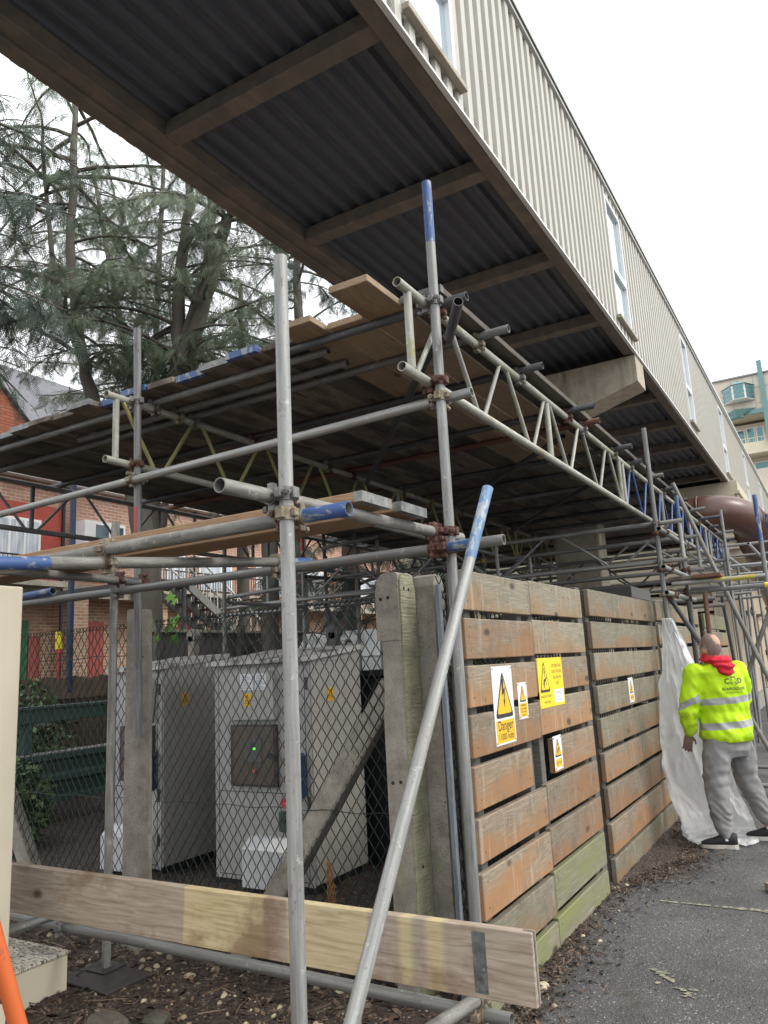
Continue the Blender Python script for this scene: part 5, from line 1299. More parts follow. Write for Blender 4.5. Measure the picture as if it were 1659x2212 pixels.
wobj('body', mb, ['skin', 'hand_skin'], root)
bvh_body = BVHTree.FromPolygons(vs, fs)
# cropped hair round the sides of the head, bald on top
N = vnorm(vs, fs); keep = []
for f in fs:
    c = sum((vs[i] for i in f), V3()) / len(f) - hd
    a, b, u_ = c.dot(fh), c.dot(rh), c.dot(uh)
    if c.length > 0.14 or abs(b) > 0.082: continue
    cc = c - (uh * 0.095 - fh * 0.062 + rh * 0.012)
    crown = cc.length < 0.058 + 0.006 * math.sin(b * 200)
    side = a < 0.045 and u_ > (-0.05 if a < -0.03 else -0.002)
    ring = u_ > 0.055 and a > 0.02 and a < 0.078
    if (side and not crown) or ring: keep.append(f)
used = sorted({i for f in keep for i in f}); ix = {i: k for k, i in enumerate(used)}
mb = MB(); mb.add([vs[i] + N[i] * (0.0022 + 0.0008 * mnoise.noise(vs[i] * 300)) for i in used], [[ix[i] for i in f] for f in keep], True)
wobj('hair', mb, 'hair', root)
for s in (-1, 1):
    mb = MB(); ellipsoid(mb, hd + fh * 0.083 + rh * 0.030 * s + uh * 0.002, rh * 0.012, fh * 0.010, uh * 0.008, 10, 8); wobj('eye', mb, 'sign_white', root)
# jacket
J = MB()
hem = pel - up * 0.062
J.loft([(hem - up * 0.012, rt * 0.188, ft * 0.158), (hem + up * 0.02, rt * 0.205, ft * 0.172), (pel + up * 0.06, rt * 0.212, ft * 0.172), (pel + up * 0.17, rt * 0.203, ft * 0.160), (chest, rt * 0.205, ft * 0.155), (chest + up * 0.09, rt * 0.205, ft * 0.150), (sho, rt * 0.19, ft * 0.125), (sho + up * 0.045, rt * 0.135, ft * 0.10), (sho + up * 0.07, rt * 0.09, ft * 0.085)], 28, power=2.3)
capsule(J, [shL + up * 0.005, (shL + elL) / 2 - rt * 0.004, elL, (elL + wrL) / 2 + ft * 0.0, wrL + (elL - wrL) * 0.10], [0.082, 0.083, 0.078, 0.073, 0.055])
capsule(J, [shR + up * 0.005, (shR + elR) / 2, elR, (elR + wrR) / 2, wrR], [0.082, 0.083, 0.075, 0.066, 0.052])
capsule(J, [wrL + (elL - wrL) * 0.08, wrL], [0.047, 0.042])
vs, fs = remesh(J, 0.0105, 5)
N = vnorm(vs, fs); band, grime, nv = [], [], []
axL1, axL2 = (elL - shL), (wrL - elL)
spine = (sho - pel).normalized()
for v, n in zip(vs, N):
    arm = min((v - (shL + axL1 * max(0, min(1, (v - shL).dot(axL1) / axL1.dot(axL1))))).length, (v - (elL + axL2 * max(0, min(1, (v - elL).dot(axL2) / axL2.dot(axL2))))).length)
    onarm = arm < 0.098 and (v - sho).dot(rt) < -0.185
    q = v
    amp = 0.011 * mnoise.noise(V3((v.x * 9, v.y * 9, v.z * 13))) + 0.0075 * mnoise.noise(V3((v.x * 24 + v.z * 9, v.y * 24, v.z * 12 + 5))) + 0.009 * (0.5 - abs(mnoise.noise(V3((v.x * 7 + v.z * 4, v.y * 7, v.z * 6 + 9)))) * 2.2)
    low = max(0, 1 - abs(v.z - 0.93) / 0.10)
    amp += 0.006 * low * math.sin((v - pel).dot(rt) * 36 + v.z * 18 + 5 * mnoise.noise(v * 6))
    if onarm: amp += 0.007 * math.sin(v.z * 60 + 3 * mnoise.noise(v * 9)) * max(0, 1 - abs(v.z - 1.06) / 0.16)
    nv.append(v + n * amp)
    h = v.z + 0.05 * (v - sho).dot(ft)
    tilt = 0.055 * (v - pel).dot(rt)
    if onarm: b = 0.027 - abs((v.z - 1.185) - 0.45 * (v.x - shL.x))
    else: b = max(0.0265 - abs(v.z - 1.165 - tilt), 0.0275 - abs(v.z - 0.965 - tilt))
    band.append(b); grime.append(0.14 * max(0, 1 - abs(v.z - 0.87) / 0.09) + (0.17 if onarm and v.z < 1.08 else 0) + 0.05)
mb = MB(); mb.add(nv, fs, True)
jk = wobj('hoodie', mb, 'hi_vis', root)
for nm, dat in (('band', band), ('grime', grime)):
    a = jk.data.attributes.new(nm, 'FLOAT', 'POINT'); a.data.foreach_set('value', dat)
bvh = BVHTree.FromPolygons(nv, fs)
def on_back(mb, z, name, mat):            # lay flat lettering onto the curve of the back
    out = []
    for x, y, _ in mb.v:
        o_ = chest + rt * (x + 0.055) + up * (y + z - chest.z) - ft * 0.6
        hit = bvh.ray_cast(o_, ft)
        p = hit[0] if hit[0] else o_ + ft * 0.45
        out.append(p - ft * 0.0045)
    mb.v = [tuple(p) for p in out]; wobj(name, mb, mat, jk)
mb = text_mb('C', 0.060, None, -0.056, 0, 0, bold=0.001); mb = text_mb('D', 0.060, mb, 0.056, 0, 0, bold=0.001)
on_back(mb, 1.300, 'lettering', 'sign_ink')
mb = MB()
def seg(x0, y0, x1, y1, w=0.0022):
    d = (V3((x1 - x0, y1 - y0, 0))).normalized(); n = V3((-d.y, d.x, 0)) * w
    mb.add([(x0 + n.x, y0 + n.y, 0), (x0 - n.x, y0 - n.y, 0), (x1 - n.x, y1 - n.y, 0), (x1 + n.x, y1 + n.y, 0)], [(0, 1, 2, 3)])
for x in (-0.032, -0.020, 0.020, 0.032): seg(x, -0.01, x, 0.06, 0.0014)
for y in (0.0, 0.015, 0.03, 0.045): seg(-0.032, y, -0.020, y, 0.0012); seg(0.020, y, 0.032, y, 0.0012)
seg(-0.02, 0.0, 0.02, 0.055, 0.0014); seg(0.02, 0.0, -0.02, 0.055, 0.0014); seg(-0.026, 0.068, 0.026, 0.068, 0.0045)
mb.v = [(x * 0.85, y * 0.8, 0) for x, y, _ in mb.v]
on_back(mb, 1.297, 'scaffold_emblem', 'sign_ink')
on_back(text_mb('SCAFFOLD LTD', 0.029, None, 0, 0, 0, bold=0.0006), 1.248, 'lettering', 'sign_ink')
on_back(text_mb('www.cmdscaffold.co.uk', 0.015, None, 0, 0, 0), 1.222, 'lettering', 'sign_ink')
# hood lying on the shoulders
Hm = MB(); nb = sho + up * 0.075 - ft * 0.005
ring = []
for k in range(17):
    a = 2 * math.pi * k / 16
    ring.append(nb + rt * 0.088 * math.cos(a) + ft * 0.080 * math.sin(a) + up * (0.022 + 0.014 * math.cos(a - 2.4)))
Hm.sweep(ring, [0.036] * 17, 12)
Hm.loft([(nb - ft * 0.10 + up * 0.02, rt * 0.085, ft * 0.05), (nb - ft * 0.115 - up * 0.035 + rt * 0.02, rt * 0.085, ft * 0.052), (nb - ft * 0.12 - up * 0.085 + rt * 0.03, rt * 0.06, ft * 0.04), (nb - ft * 0.115 - up * 0.105 + rt * 0.03, rt * 0.025, ft * 0.02)], 18)
vs, fs = remesh(Hm, 0.008, 3); N = vnorm(vs, fs)
mb = MB(); mb.add([v + n * (0.008 * math.sin(v.z * 110 + 5 * mnoise.noise(v * 8)) + 0.005 * mnoise.noise(v * 30)) for v, n in zip(vs, N)], fs, True); wobj('hood', mb, 'red_fleece', root)
# joggers
Tm = MB()
Tm.loft([(pel + up * 0.02, rt * 0.145, ft * 0.11), (pel - up * 0.06, rt * 0.165, ft * 0.130), (pel - up * 0.14, rt * 0.180, ft * 0.145), (pel - up * 0.20, rt * 0.15, ft * 0.12)], 26)
def leg(h, k, a, r):
    m1 = h + (k - h) * 0.45; m2 = k + (a - k) * 0.5
    capsule(Tm, [h - up * 0.02, m1, k, m2, a + (k - a) * 0.16], r)
leg(hipL, knL, anL, [0.105, 0.112, 0.096, 0.084, 0.066]); leg(hipR, knR, anR, [0.105, 0.108, 0.094, 0.082, 0.066])
for k, a in ((knL, anL), (knR, anR)): capsule(Tm, [a + (k - a) * 0.12, a + (k - a) * 0.03], [0.050, 0.045])
vs, fs = remesh(Tm, 0.011, 4); N = vnorm(vs, fs); nv = []
for v, n in zip(vs, N):
    q = mnoise.noise(V3((v.x * 5, v.y * 5, v.z * 2)))
    fold = max(0, 1 - abs(v.z - 0.27) / 0.24)
    a = 0.0075 * fold * math.sin(v.z * 85 + (v.x + v.y) * 30 + 9 * mnoise.noise(V3((v.x * 7, v.y * 7, v.z * 5)))) * (0.35 + 0.65 * abs(mnoise.noise(V3((v.x * 9, v.y * 9, v.z * 6)))) * 2)
    a += 0.010 * mnoise.noise(V3((v.x * 11, v.y * 11, v.z * 4 + 3))) + 0.004 * mnoise.noise(v * 24) + 0.012 * (0.35 - abs(mnoise.noise(V3((v.x * 8 + v.z * 3, v.y * 8, v.z * 5 + 11)))) * 1.8)
    kn = max(0, 1 - abs(v.z - 0.55) / 0.12); a += 0.006 * kn * math.sin(v.z * 70 - (v.x - v.y) * 20)
    nv.append(v + n * a)
mb = MB(); mb.add(nv, fs, True); wobj('joggers', mb, 'jogger_grey', root)
for an, dr in ((anL, V3((-0.97, -0.14, 0))), (anR, V3((-0.985, 0.0, 0)))):
    dr = dr.normalized(); sd = V3((-dr.y, dr.x, 0)); b = V3((an.x, an.y, 0.0)) - dr * 0.075
    if an is anR: up_t = 0.02
    mb = MB()
    mb.loft([(b - dr * 0.008 + up * 0.075, sd * 0.026, up * 0.04), (b + dr * 0.02 + up * 0.074, sd * 0.037, up * 0.052), (b + dr * 0.07 + up * 0.078, sd * 0.040, up * 0.052), (b + dr * 0.12 + up * 0.066, sd * 0.042, up * 0.040), (b + dr * 0.18 + up * 0.052, sd * 0.046, up * 0.029), (b + dr * 0.235 + up * 0.044, sd * 0.042, up * 0.021), (b + dr * 0.268 + up * 0.038, sd * 0.022, up * 0.012)], 18)
    sh = wobj('shoe', mb, 'black_shoe', root)
    prof = [(-0.012, -0.020, 0.028), (0.02, -0.038, 0.040), (0.08, -0.037, 0.038), (0.15, -0.045, 0.044), (0.21, -0.046, 0.042), (0.255, -0.032, 0.028), (0.275, -0.008, 0.006)]
    poly = [(x, l) for x, l, r_ in prof] + [(x, r_) for x, l, r_ in reversed(prof)]
    mb = MB(); mb.prism(poly, 0.003, 0.034, M=axes(b, dr, sd, up)); wobj('sole', mb, 'shoe_sole', sh)
    mb = MB(); mb.cyl(an - up * 0.02, an + up * 0.055, 0.041, 0.043, 16); wobj('sock', mb, 'sock', sh)
    mb = MB(); Mx = axes(b - sd * 0.0405 + up * 0.06, dr, up, -sd)
    pl_ = [(0.02, 0.018), (0.085, -0.006), (0.105, -0.001), (0.112, 0.012), (0.10, 0.003), (0.088, 0.003)]
    mb.prism(pl_, 0.0, 0.005, M=Mx); wobj('shoe_emblem', mb, 'yellow_plastic', sh)

# ------------------------------------------------------------------ white plastic sheet hanging from the upright tube
rows = [(1.905, (-1.490, 7.89), (-1.395, 7.86)), (1.885, (-1.495, 7.88), (-1.385, 7.85)), (1.66, (-1.500, 7.82), (-1.30, 7.80)), (1.42, (-1.535, 7.78), (-1.215, 7.75)), (1.22, (-1.572, 7.75), (-1.14, 7.73)), (0.95, (-1.590, 7.69), (-1.10, 7.67)), (0.76, (-1.592, 7.65), (-1.08, 7.62)), (0.55, (-1.575, 7.60), (-1.02, 7.58)), (0.30, (-1.530, 7.50), (-0.94, 7.54)), (0.12, (-1.450, 7.37), (-0.87, 7.50)), (0.03, (-1.430, 7.29), (-0.84, 7.46)), (0.014, (-1.36, 7.16), (-0.84, 7.30)), (0.012, (-1.30, 7.08), (-0.86, 7.14))]
nu, nvv = 70, 140
pts, uvs = [], []
for j in range(nvv):
    t = j / (nvv - 1) * (len(rows) - 1); k = min(int(t), len(rows) - 2); f = t - k; f2 = f * f * (3 - 2 * f)
    z = rows[k][0] * (1 - f) + rows[k + 1][0] * f
    L = V3((*rows[k][1], 0)) * (1 - f) + V3((*rows[k + 1][1], 0)) * f; R = V3((*rows[k][2], 0)) * (1 - f) + V3((*rows[k + 1][2], 0)) * f
    for i in range(nu):
        s = i / (nu - 1); p = L * (1 - s) + R * s
        wv = 0.035 * math.sin(s * 13 + 1.6 * mnoise.noise(V3((s * 3, z * 2.0, 0))) + z * 2.2) * min(1, (1.93 - z) * 1.6) * min(1, 0.25 + z * 2)
        wv += 0.040 * mnoise.noise(V3((s * 3.2 + z * 1.2, z * 3.4 - s, 2.0))) * min(1, (1.95 - z) * 2)
        cr = 0.045 * abs(mnoise.noise(V3((s * 4 + z * 2.5, z * 4.5 - s * 3, 7.0)))) + 0.028 * abs(mnoise.noise(V3((s * 8 - z * 6, z * 8 + s * 5, 3.0)))) + 0.010 * abs(mnoise.noise(V3((s * 21 + z * 9, z * 20, 9.0))))
        edge = 0.02 * mnoise.noise(V3((j * 0.13, i * 0.01, 5))) if i in (0, nu - 1) else 0
        zz = z + (0.035 * abs(mnoise.noise(V3((s * 6, j * 0.25, 1)))) if z < 0.06 else 0) - (0.012 * (s if j < 3 else 0))
        q = V3((p.x + edge, p.y - wv - cr, max(0.008, zz)))
        q.x = max(q.x, -1.592)
        pts.append(q); uvs.append((s * 0.8, j / (nvv - 1)))
fc = [(j * nu + i, (j + 1) * nu + i, (j + 1) * nu + i + 1, j * nu + i + 1) for j in range(nvv - 1) for i in range(nu - 1)]
mb = MB(); mb.add(pts, fc, True)
o = obj('plastic_sheet', mb, 'plastic_sheet'); tag(o, 'white reinforced plastic sheet hanging from the upright tube down to the ground', 'plastic sheet')
uvl = o.data.uv_layers.new(name='UVMap')
for lp in o.data.loops: uvl.data[lp.index].uv = uvs[lp.vertex_index]

# ------------------------------------------------------------------ foreground bits at the left
bx = empty('beige_cabinet', 'tall beige steel cabinet edge at the left border of the photo', 'cabinet', T(-3.6, 1.8, 0))
wobj('body', MB().bbox(-3.85, -3.372, 1.2, 2.30, 0.0, 2.06, 0.006), 'beige_steel', bx)
bx = empty('cream_box', 'small low cream steel box with peeling rusty lid at the lower left', 'box', T(-3.95, 2.6, 0))
wobj('body', MB().bbox(-4.35, -3.70, 2.31, 2.86, 0.0, 0.215, 0.004), 'beige_steel', bx)
mb = MB(); mb.bbox(-4.36, -3.69, 2.305, 2.87, 0.2155, 0.228, 0.003); wobj('lid', mb, 'beige_peeling', bx)
ob = empty('orange_barrier', 'chipped orange painted barrier leg with a steel cross tube at the lower left corner', 'barrier', T(-1.9, 1.3, 0))
d = V3((0.019, 0.061, -0.218)).normalized()
top = V3((-1.925, 1.270, 0.989)) - d * 0.3; bot = V3((-1.906, 1.331, 0.771)) + d * 0.76
mb = MB(); mb.cyl(top, bot, 0.0215, n=20); wobj('leg', mb, 'orange_paint', ob)
mb = MB(); mb.cyl((-2.35, 1.17, 0.80), (-1.915, 1.303, 0.838), 0.0125, n=14); wobj('cross_tube', mb, 'rust_tube', ob)
mb = MB(); mb.cyl((-2.36, 1.15, 1.3), (-2.36, 1.19, 0.02), 0.0215, n=16); wobj('leg', mb, 'orange_paint', ob)

# ------------------------------------------------------------------ plant building under the far end of the bridge
pb = empty('plant_building', 'cream plant building with black louvres and doors at the far end of the bridge', 'building', T(-6, 24, 0))
mb = MB(); mb.box(-12.0, -2.35, 21.32, 45, 0.25, 3.799); mb.box(-12.0, -1.80, 21.32, 45, 3.8, 5.78); wobj('wall', mb, 'plant_cream', pb)
mb = MB(); ribbed(21.33, 44.9, 0.3, 3.79, -2.31, mb, pitch=0.30, dep=0.02); wobj('side_cladding', mb, 'plant_tan', pb)
mb = MB(); mb.box(-12.0, -1.78, 21.25, 45, 5.52, 5.79); mb.box(-12, -1.74, 21.22, 45, 5.45, 5.519); wobj('fascia', mb, 'plant_cream', pb)
mb = MB(); mb.box(-2.6, -2.05, 21.2, 45, 0, 0.24); wobj('plinth', mb, 'concrete_plinth', pb)
mb = MB(); mb.box(-2.63, -2.36, 21.24, 21.318, 0.25, 3.6); mb.box(-12, -2.66, 21.28, 21.318, 3.62, 3.80); wobj('corner_trim', mb, 'plant_cream', pb)
def louvre(x0, x1, z0, z1, pitch=0.30):
    lf = wobj('louvre', MB().box(x0, x1, 21.300, 21.315, z0, z1), 'black_void', pb)
    mb = MB(); z = z0
    while z < z1 - 0.05:
        mb.add([(x0 + 0.02, 21.295, z + pitch * 0.62), (x1 - 0.02, 21.295, z + pitch * 0.62), (x1 - 0.02, 21.16, z), (x0 + 0.02, 21.16, z)], [(0, 1, 2, 3)])
        mb.add([(x0 + 0.02, 21.16, z), (x1 - 0.02, 21.16, z), (x1 - 0.02, 21.16, z - 0.04), (x0 + 0.02, 21.16, z - 0.04)], [(0, 1, 2, 3)])
        z += pitch
    wobj('slats', mb, 'plant_cream', lf)
    mb = MB()
    for a in ((x0 - 0.08, x0, z0 - 0.08, z1 + 0.08), (x1, x1 + 0.08, z0 - 0.08, z1 + 0.08), (x0, x1, z1, z1 + 0.08), (x0, x1, z0 - 0.08, z0)): mb.box(a[0], a[1], 21.14, 21.299, a[2], a[3])
    wobj('frame', mb, 'plant_cream', lf)
louvre(-3.7, -1.96, 4.1, 5.36, 0.26); louvre(-7.6, -4.0, 4.1, 5.36, 0.26)
louvre(-4.75, -2.72, 1.2, 3.42, 0.27); louvre(-6.8, -4.95, 1.2, 3.42, 0.27); louvre(-9.0, -7.0, 1.2, 3.42, 0.27)
for k, y in enumerate((24.2, 27.6, 31.5, 35.5)):
    dr = wobj('door', MB().bbox(-2.30, -2.262, y, y + 1.0, 0.32, 2.45, 0.004), 'plant_tan', pb)
    wobj('handle', MB().bbox(-2.261, -2.20, y + 0.82, y + 0.9, 1.25, 1.42, 0.004), 'black_plain', dr)
    wobj('door_hood', MB().bbox(-2.30, -2.12, y - 0.1, y + 1.1, 2.52, 2.58, 0.004), 'edge_beam_brown', dr)
    wobj('vent', MB().bbox(-2.30, -2.26, y + 1.9, y + 2.3, 2.5, 2.75, 0.003), 'black_void', pb)
dk = MB()
path = [(-4.9, 17.0, 4.28), (-3.2, 17.0, 4.27), (-2.55, 17.0, 4.25)]
dk.sweep([(-4.9, 17.0, 4.36), (-2.2, 17.0, 4.36)], [0.36, 0.36], 30, caps=True)
du = empty('brown_duct', 'large glossy brown ventilation duct bending away under the bridge', 'duct', T(-3, 17, 4.27))
wobj('straight', dk, 'duct_brown', du)
el = [V3((-2.2 + 0.85 * math.sin(a), 17.85 - 0.85 * math.cos(a), 4.36 - 0.10 * a * a)) for a in [math.pi / 2 * k / 18 for k in range(19)]]
mb = MB(); mb.sweep(el, [0.36] * 19, 30); wobj('elbow', mb, 'duct_brown', du)
mb = MB(); mb.sweep([(-1.35, 17.85, 4.11), (-1.35, 24.0, 2.6)], [0.36, 0.36], 30); wobj('straight', mb, 'duct_brown', du)
for x in (-2.22, -2.85, -3.0, -3.7, -3.85):
    mb = MB(); mb.sweep([(x - 0.02, 17, 4.36), (x - 0.012, 17, 4.36), (x + 0.012, 17, 4.36), (x + 0.02, 17, 4.36)], [0.361, 0.378, 0.378, 0.361], 30, caps=False); wobj('seam_ring', mb, 'duct_brown', du)
for k in range(5):
    a = math.pi / 2 * (0.80 + 0.2 * k / 4); c = V3((-2.2 + 0.85 * math.sin(a), 17.85 - 0.85 * math.cos(a), 4.36 - 0.10 * a * a)); tg = V3((math.cos(a), math.sin(a), 0))
    mb = MB(); mb.sweep([c - tg * 0.018, c - tg * 0.010, c + tg * 0.010, c + tg * 0.018], [0.361, 0.375, 0.375, 0.361], 30, caps=False); wobj('seam_ring', mb, 'duct_brown', du)
for k in range(7):
    y = 18.0 + 0.16 * k; mb = MB(); mb.sweep([(-1.35, y - 0.018, 4.11 - 0.245 * (y - 17.85)), (-1.35, y - 0.01, 4.11 - 0.245 * (y - 17.85)), (-1.35, y + 0.01, 4.11 - 0.245 * (y - 17.85)), (-1.35, y + 0.018, 4.11 - 0.245 * (y - 17.85))], [0.361, 0.375, 0.375, 0.361], 30, caps=False); wobj('seam_ring', mb, 'duct_brown', du)

# ------------------------------------------------------------------ tall pale building far behind
fb = empty('office_block', 'tall pale office block with teal bay window far behind the bridge', 'building', T(0, 46, 0))
mb = MB(); mb.box(-3.95, 14, 40, 60, 12.66, 14.55); mb.box(-3.9, 14, 40.6, 60, 8.85, 10.0); wobj('upper_wall', mb, 'far_panel', fb)
mb = MB(); mb.box(-6, 14, 41.4, 60, 0, 12.5); wobj('recessed_wall', mb, 'far_panel', fb)
mb = MB(); mb.box(-5.0, 14, 40.1, 41.39, 10.7, 11.25); mb.box(-5.0, 14, 40.1, 41.39, 7.9, 9.0); mb.box(-5, 14, 40.1, 41.39, 5.2, 6.6); wobj('balcony_band', mb, 'far_yellow', fb)
mb = MB(); mb.box(-4.0, 14, 39.9, 60.1, 14.55, 14.63); wobj('roof_edge', mb, 'grey_trim', fb)
mb = MB(); mb.box(-1.72, -1.5, 39.85, 40.0, 11, 15.2); mb.box(-3.05, 14, 39.9, 39.99, 12.60, 12.82); mb.box(-3.25, -2.6, 39.7, 39.98, 12.48, 12.62); wobj('teal_trim', mb, 'teal_trim', fb)
mb = MB(); mb.prism([(-3.42, 39.95), (-2.9, 39.30), (-2.35, 39.30), (-2.0, 39.95)], 13.30, 14.02); b_ = wobj('bay_window', mb, 'white_upvc', fb)
mb = MB()
for (xa, ya), (xb, yb) in (((-3.42, 39.95), (-2.9, 39.30)), ((-2.9, 39.30), (-2.35, 39.30)), ((-2.35, 39.30), (-2.0, 39.95))):
    dx, dy = xb - xa, yb - ya; n = V3((dy, -dx, 0)).normalized() * 0.03
    for k in range(3):
        z0 = 13.34 + 0.225 * k
        q = [(xa + dx * 0.08 + n.x, ya + dy * 0.08 + n.y), (xb - dx * 0.08 + n.x, yb - dy * 0.08 + n.y)]
        mb.add([(*q[0], z0), (*q[1], z0), (*q[1], z0 + 0.19), (*q[0], z0 + 0.19)], [(0, 1, 2, 3)])
wobj('pane', mb, 'teal_glass', b_)
mb = MB(); mb.add([(-3.5, 39.95, 14.03), (-2.9, 39.2, 14.03), (-2.3, 39.2, 14.03), (-1.9, 39.95, 14.03), (-2.7, 39.98, 14.42)], [(0, 1, 4), (1, 2, 4), (2, 3, 4), (0, 3, 2, 1)]); wobj('bay_roof', mb, 'teal_trim', b_)
mb = MB(); mb.add([(-3.45, 39.95, 12.80), (-2.9, 39.25, 12.80), (-2.3, 39.7, 12.86), (-2.0, 39.98, 12.9), (-2.9, 39.6, 12.45)], [(0, 1, 4), (1, 2, 4), (2, 3, 4), (3, 0, 4), (0, 3, 2, 1)]); wobj('teal_canopy', mb, 'teal_trim', fb)
for xa, xb, za, zb in ((-3.6, -2.75, 11.3, 12.25), (-2.7, -2.3, 11.2, 12.3), (-2.27, -1.9, 11.2, 12.3), (-3.6, -2.6, 9.1, 10.5), (-2.55, -1.6, 9.1, 10.5), (-3.4, -2.4, 6.8, 7.7), (-1.5, -0.4, 9.1, 10.5), (-1.5, -0.4, 11.2, 12.3)):
    f_ = wobj('window', MB().box(xa, xb, 41.33, 41.395, za, zb), 'white_upvc', fb); wobj('pane', MB().box(xa + 0.06, xb - 0.06, 41.31, 41.325, za + 0.06, zb - 0.06), 'teal_glass', f_)
mb = MB()
for x in range(-5, 1):
    for k in range(6): mb.box(x + k * 0.16, x + k * 0.16 + 0.02, 40.12, 40.14, 11.25, 11.45)
mb.box(-5, 1, 40.11, 40.15, 11.45, 11.48); wobj('balcony_rail', mb, 'far_yellow', fb)
mb = MB()
for x in (-3.0, -2.0, -1.0, 0, 1): mb.box(x, x + 0.02, 39.985, 39.999, 12.9, 14.5)
for z in (13.1, 13.9): mb.box(-1.95, 3, 39.985, 39.998, z, z + 0.02)
wobj('panel_joints', mb, 'roof_trim', fb)

# ------------------------------------------------------------------ brick maisonettes at the left
hb = empty('brick_house', 'orange brick terrace with red painted panel, white windows and coloured ground floor doors', 'house', T(-18.3, 15, 0))
X = -18.0
mb = MB(); mb.box(-24, X, 3, 46, 4.205, 6.93); wobj('wall', mb, 'brick_orange', hb)
mb = MB(); mb.box(-24, X - 0.75, 3, 46, 0, 3.86); wobj('ground_floor_wall', mb, 'brick_yellow', hb)
for a, b in ((8.0, 9.2), (13.72, 14.27), (16.70, 17.22), (20.2, 20.8), (24, 24.6), (28, 28.6), (32, 32.6), (37, 37.6)):
    wobj('brick_pier', MB().box(X - 0.75, X + 0.02, a, b, 0, 3.855), 'brick_yellow', hb)
mb = MB(); mb.box(-23.9, X + 0.05, 3, 46, 3.862, 4.2); wobj('lintel', mb, 'lintel_concrete', hb)
mb = MB(); mb.box(X + 0.002, X + 0.02, 4, 13.33, 4.21, 6.28); wobj('painted_panel', mb, 'brick_red', hb)
mb = MB(); mb.box(X - 0.2, X + 0.28, 3, 46, 6.935, 7.10); wobj('eaves', mb, 'white_upvc', hb)
mb = MB(); mb.add([(X + 0.30, 3, 7.08), (X + 0.30, 46, 7.08), (-22, 46, 9.3), (-22, 3, 9.3), (-25, 46, 7.1), (-25, 3, 7.1)], [(0, 1, 2, 3), (3, 2, 4, 5)]); wobj('roof', mb, 'slate', hb)
for y, w_ in ((13.36, 0.05), (18.4, 0.05)): wobj('drainpipe', MB().cyl((X + 0.06, y, 0), (X + 0.06, y, 6.9), 0.045, n=10), 'black_plain', hb)
def hwin(y0, y1, z0, z1, n, mt='net_curtain', proj=0.03, fw=0.07):
    f_ = wobj('window', MB().box(X - 0.02, X + proj, y0, y1, z0, z1), 'white_upvc', hb)
    for k in range(n):
        a = y0 + fw + (y1 - y0 - fw) / n * k; b = y0 + (y1 - y0 - fw) / n * (k + 1)
        wobj('pane', MB().box(X + proj + 0.002, X + proj + 0.008, a, b, z0 + fw, z1 - fw), mt, f_)
hwin(10.9, 12.70, 4.62, 5.86, 4); hwin(6.5, 8.6, 4.9, 5.86, 3)
for a, b, n in ((17.15, 17.95, 2), (18.6, 20.2, 3), (21.5, 23, 3), (24, 26, 4), (28, 30, 3)): hwin(a, b, 4.3, 5.45, n)
by = wobj('bay_window', MB().box(X + 0.021, X + 0.62, 13.62, 15.0, 5.0, 5.93), 'white_upvc', hb)
for a, b in ((13.98, 14.42), (14.50, 14.93)): wobj('pane', MB().box(X + 0.622, X + 0.63, a, b, 5.1, 5.84), 'dark_glass', by)
for a, b, mt in ((11.4, 12.93, 'door_green'), (14.36, 15.4, 'door_red'), (18.0, 19.0, 'door_red'), (9.6, 10.6, 'door_red')):
    dr = wobj('door', MB().box(X - 0.748, X - 0.70, a, b, 0.0, 3.26), mt, hb)
    mb = MB()
    for k in range(1, int((b - a) / 0.11)): mb.box(X - 0.699, X - 0.692, a + 0.11 * k, a + 0.11 * k + 0.09, 0.05, 3.15)
    wobj('planks', mb, mt, dr)
wobj('side_door', MB().box(X - 0.748, X - 0.70, 12.97, 13.3, 0.0, 2.85), 'door_red', hb)
mb = MB()
for y in [10.2 + 0.13 * k for k in range(24)] + [15.8 + 0.12 * k for k in range(50)]: mb.cyl((X + 0.45, y, 4.2), (X + 0.45, y, 4.78), 0.011, n=6)
mb.box(X + 0.43, X + 0.47, 10.2, 13.3, 4.78, 4.82); mb.box(X + 0.43, X + 0.47, 15.8, 21.8, 4.78, 4.82); mb.box(X + 0.43, X + 0.47, 10.2, 13.3, 4.24, 4.27); mb.box(X + 0.43, X + 0.47, 15.8, 21.8, 4.24, 4.27)
wobj('balcony_rail', mb, 'black_plain', hb)
mb = MB(); mb.box(X + 0.051, X + 0.5, 10.1, 13.3, 4.05, 4.199); mb.box(X + 0.051, X + 0.5, 15.7, 21.9, 4.05, 4.199); wobj('balcony_slab', mb, 'lintel_concrete', hb)
gh = empty('gable_house', 'orange tile-hung gable house with slate roof rising at the left border', 'house', T(-22, 9, 0))
mb = MB(); mb.prism([(4.0, 0), (14.2, 0), (14.2, 8.6), (9.1, 13.4), (4.0, 8.6)], -0.3, 0, M=axes((-20.0, 0, 0), (0, 1, 0), (0, 0, 1), (1, 0, 0))); wobj('wall', mb, 'tile_orange', gh)
mb = MB(); mb.add([(-19.85, 14.5, 8.3), (-19.85, 9.1, 13.65), (-40, 9.1, 13.65), (-40, 14.5, 8.3), (-19.85, 3.7, 8.3), (-40, 3.7, 8.3)], [(0, 1, 2, 3), (1, 4, 5, 2)]); wobj('roof', mb, 'slate', gh)
mb = MB(); mb.add([(-22.5, 13.0, 9.4), (-22.5, 17.9, 9.4), (-27.0, 21.4, 14.0), (-27.0, 13.0, 14.0)], [(0, 1, 2, 3)]); wobj('wing_roof', mb, 'slate', gh)
mb = MB(); mb.box(-27, -22.6, 13, 17.7, 0, 9.3); wobj('wing_wall', mb, 'brick_orange', gh)

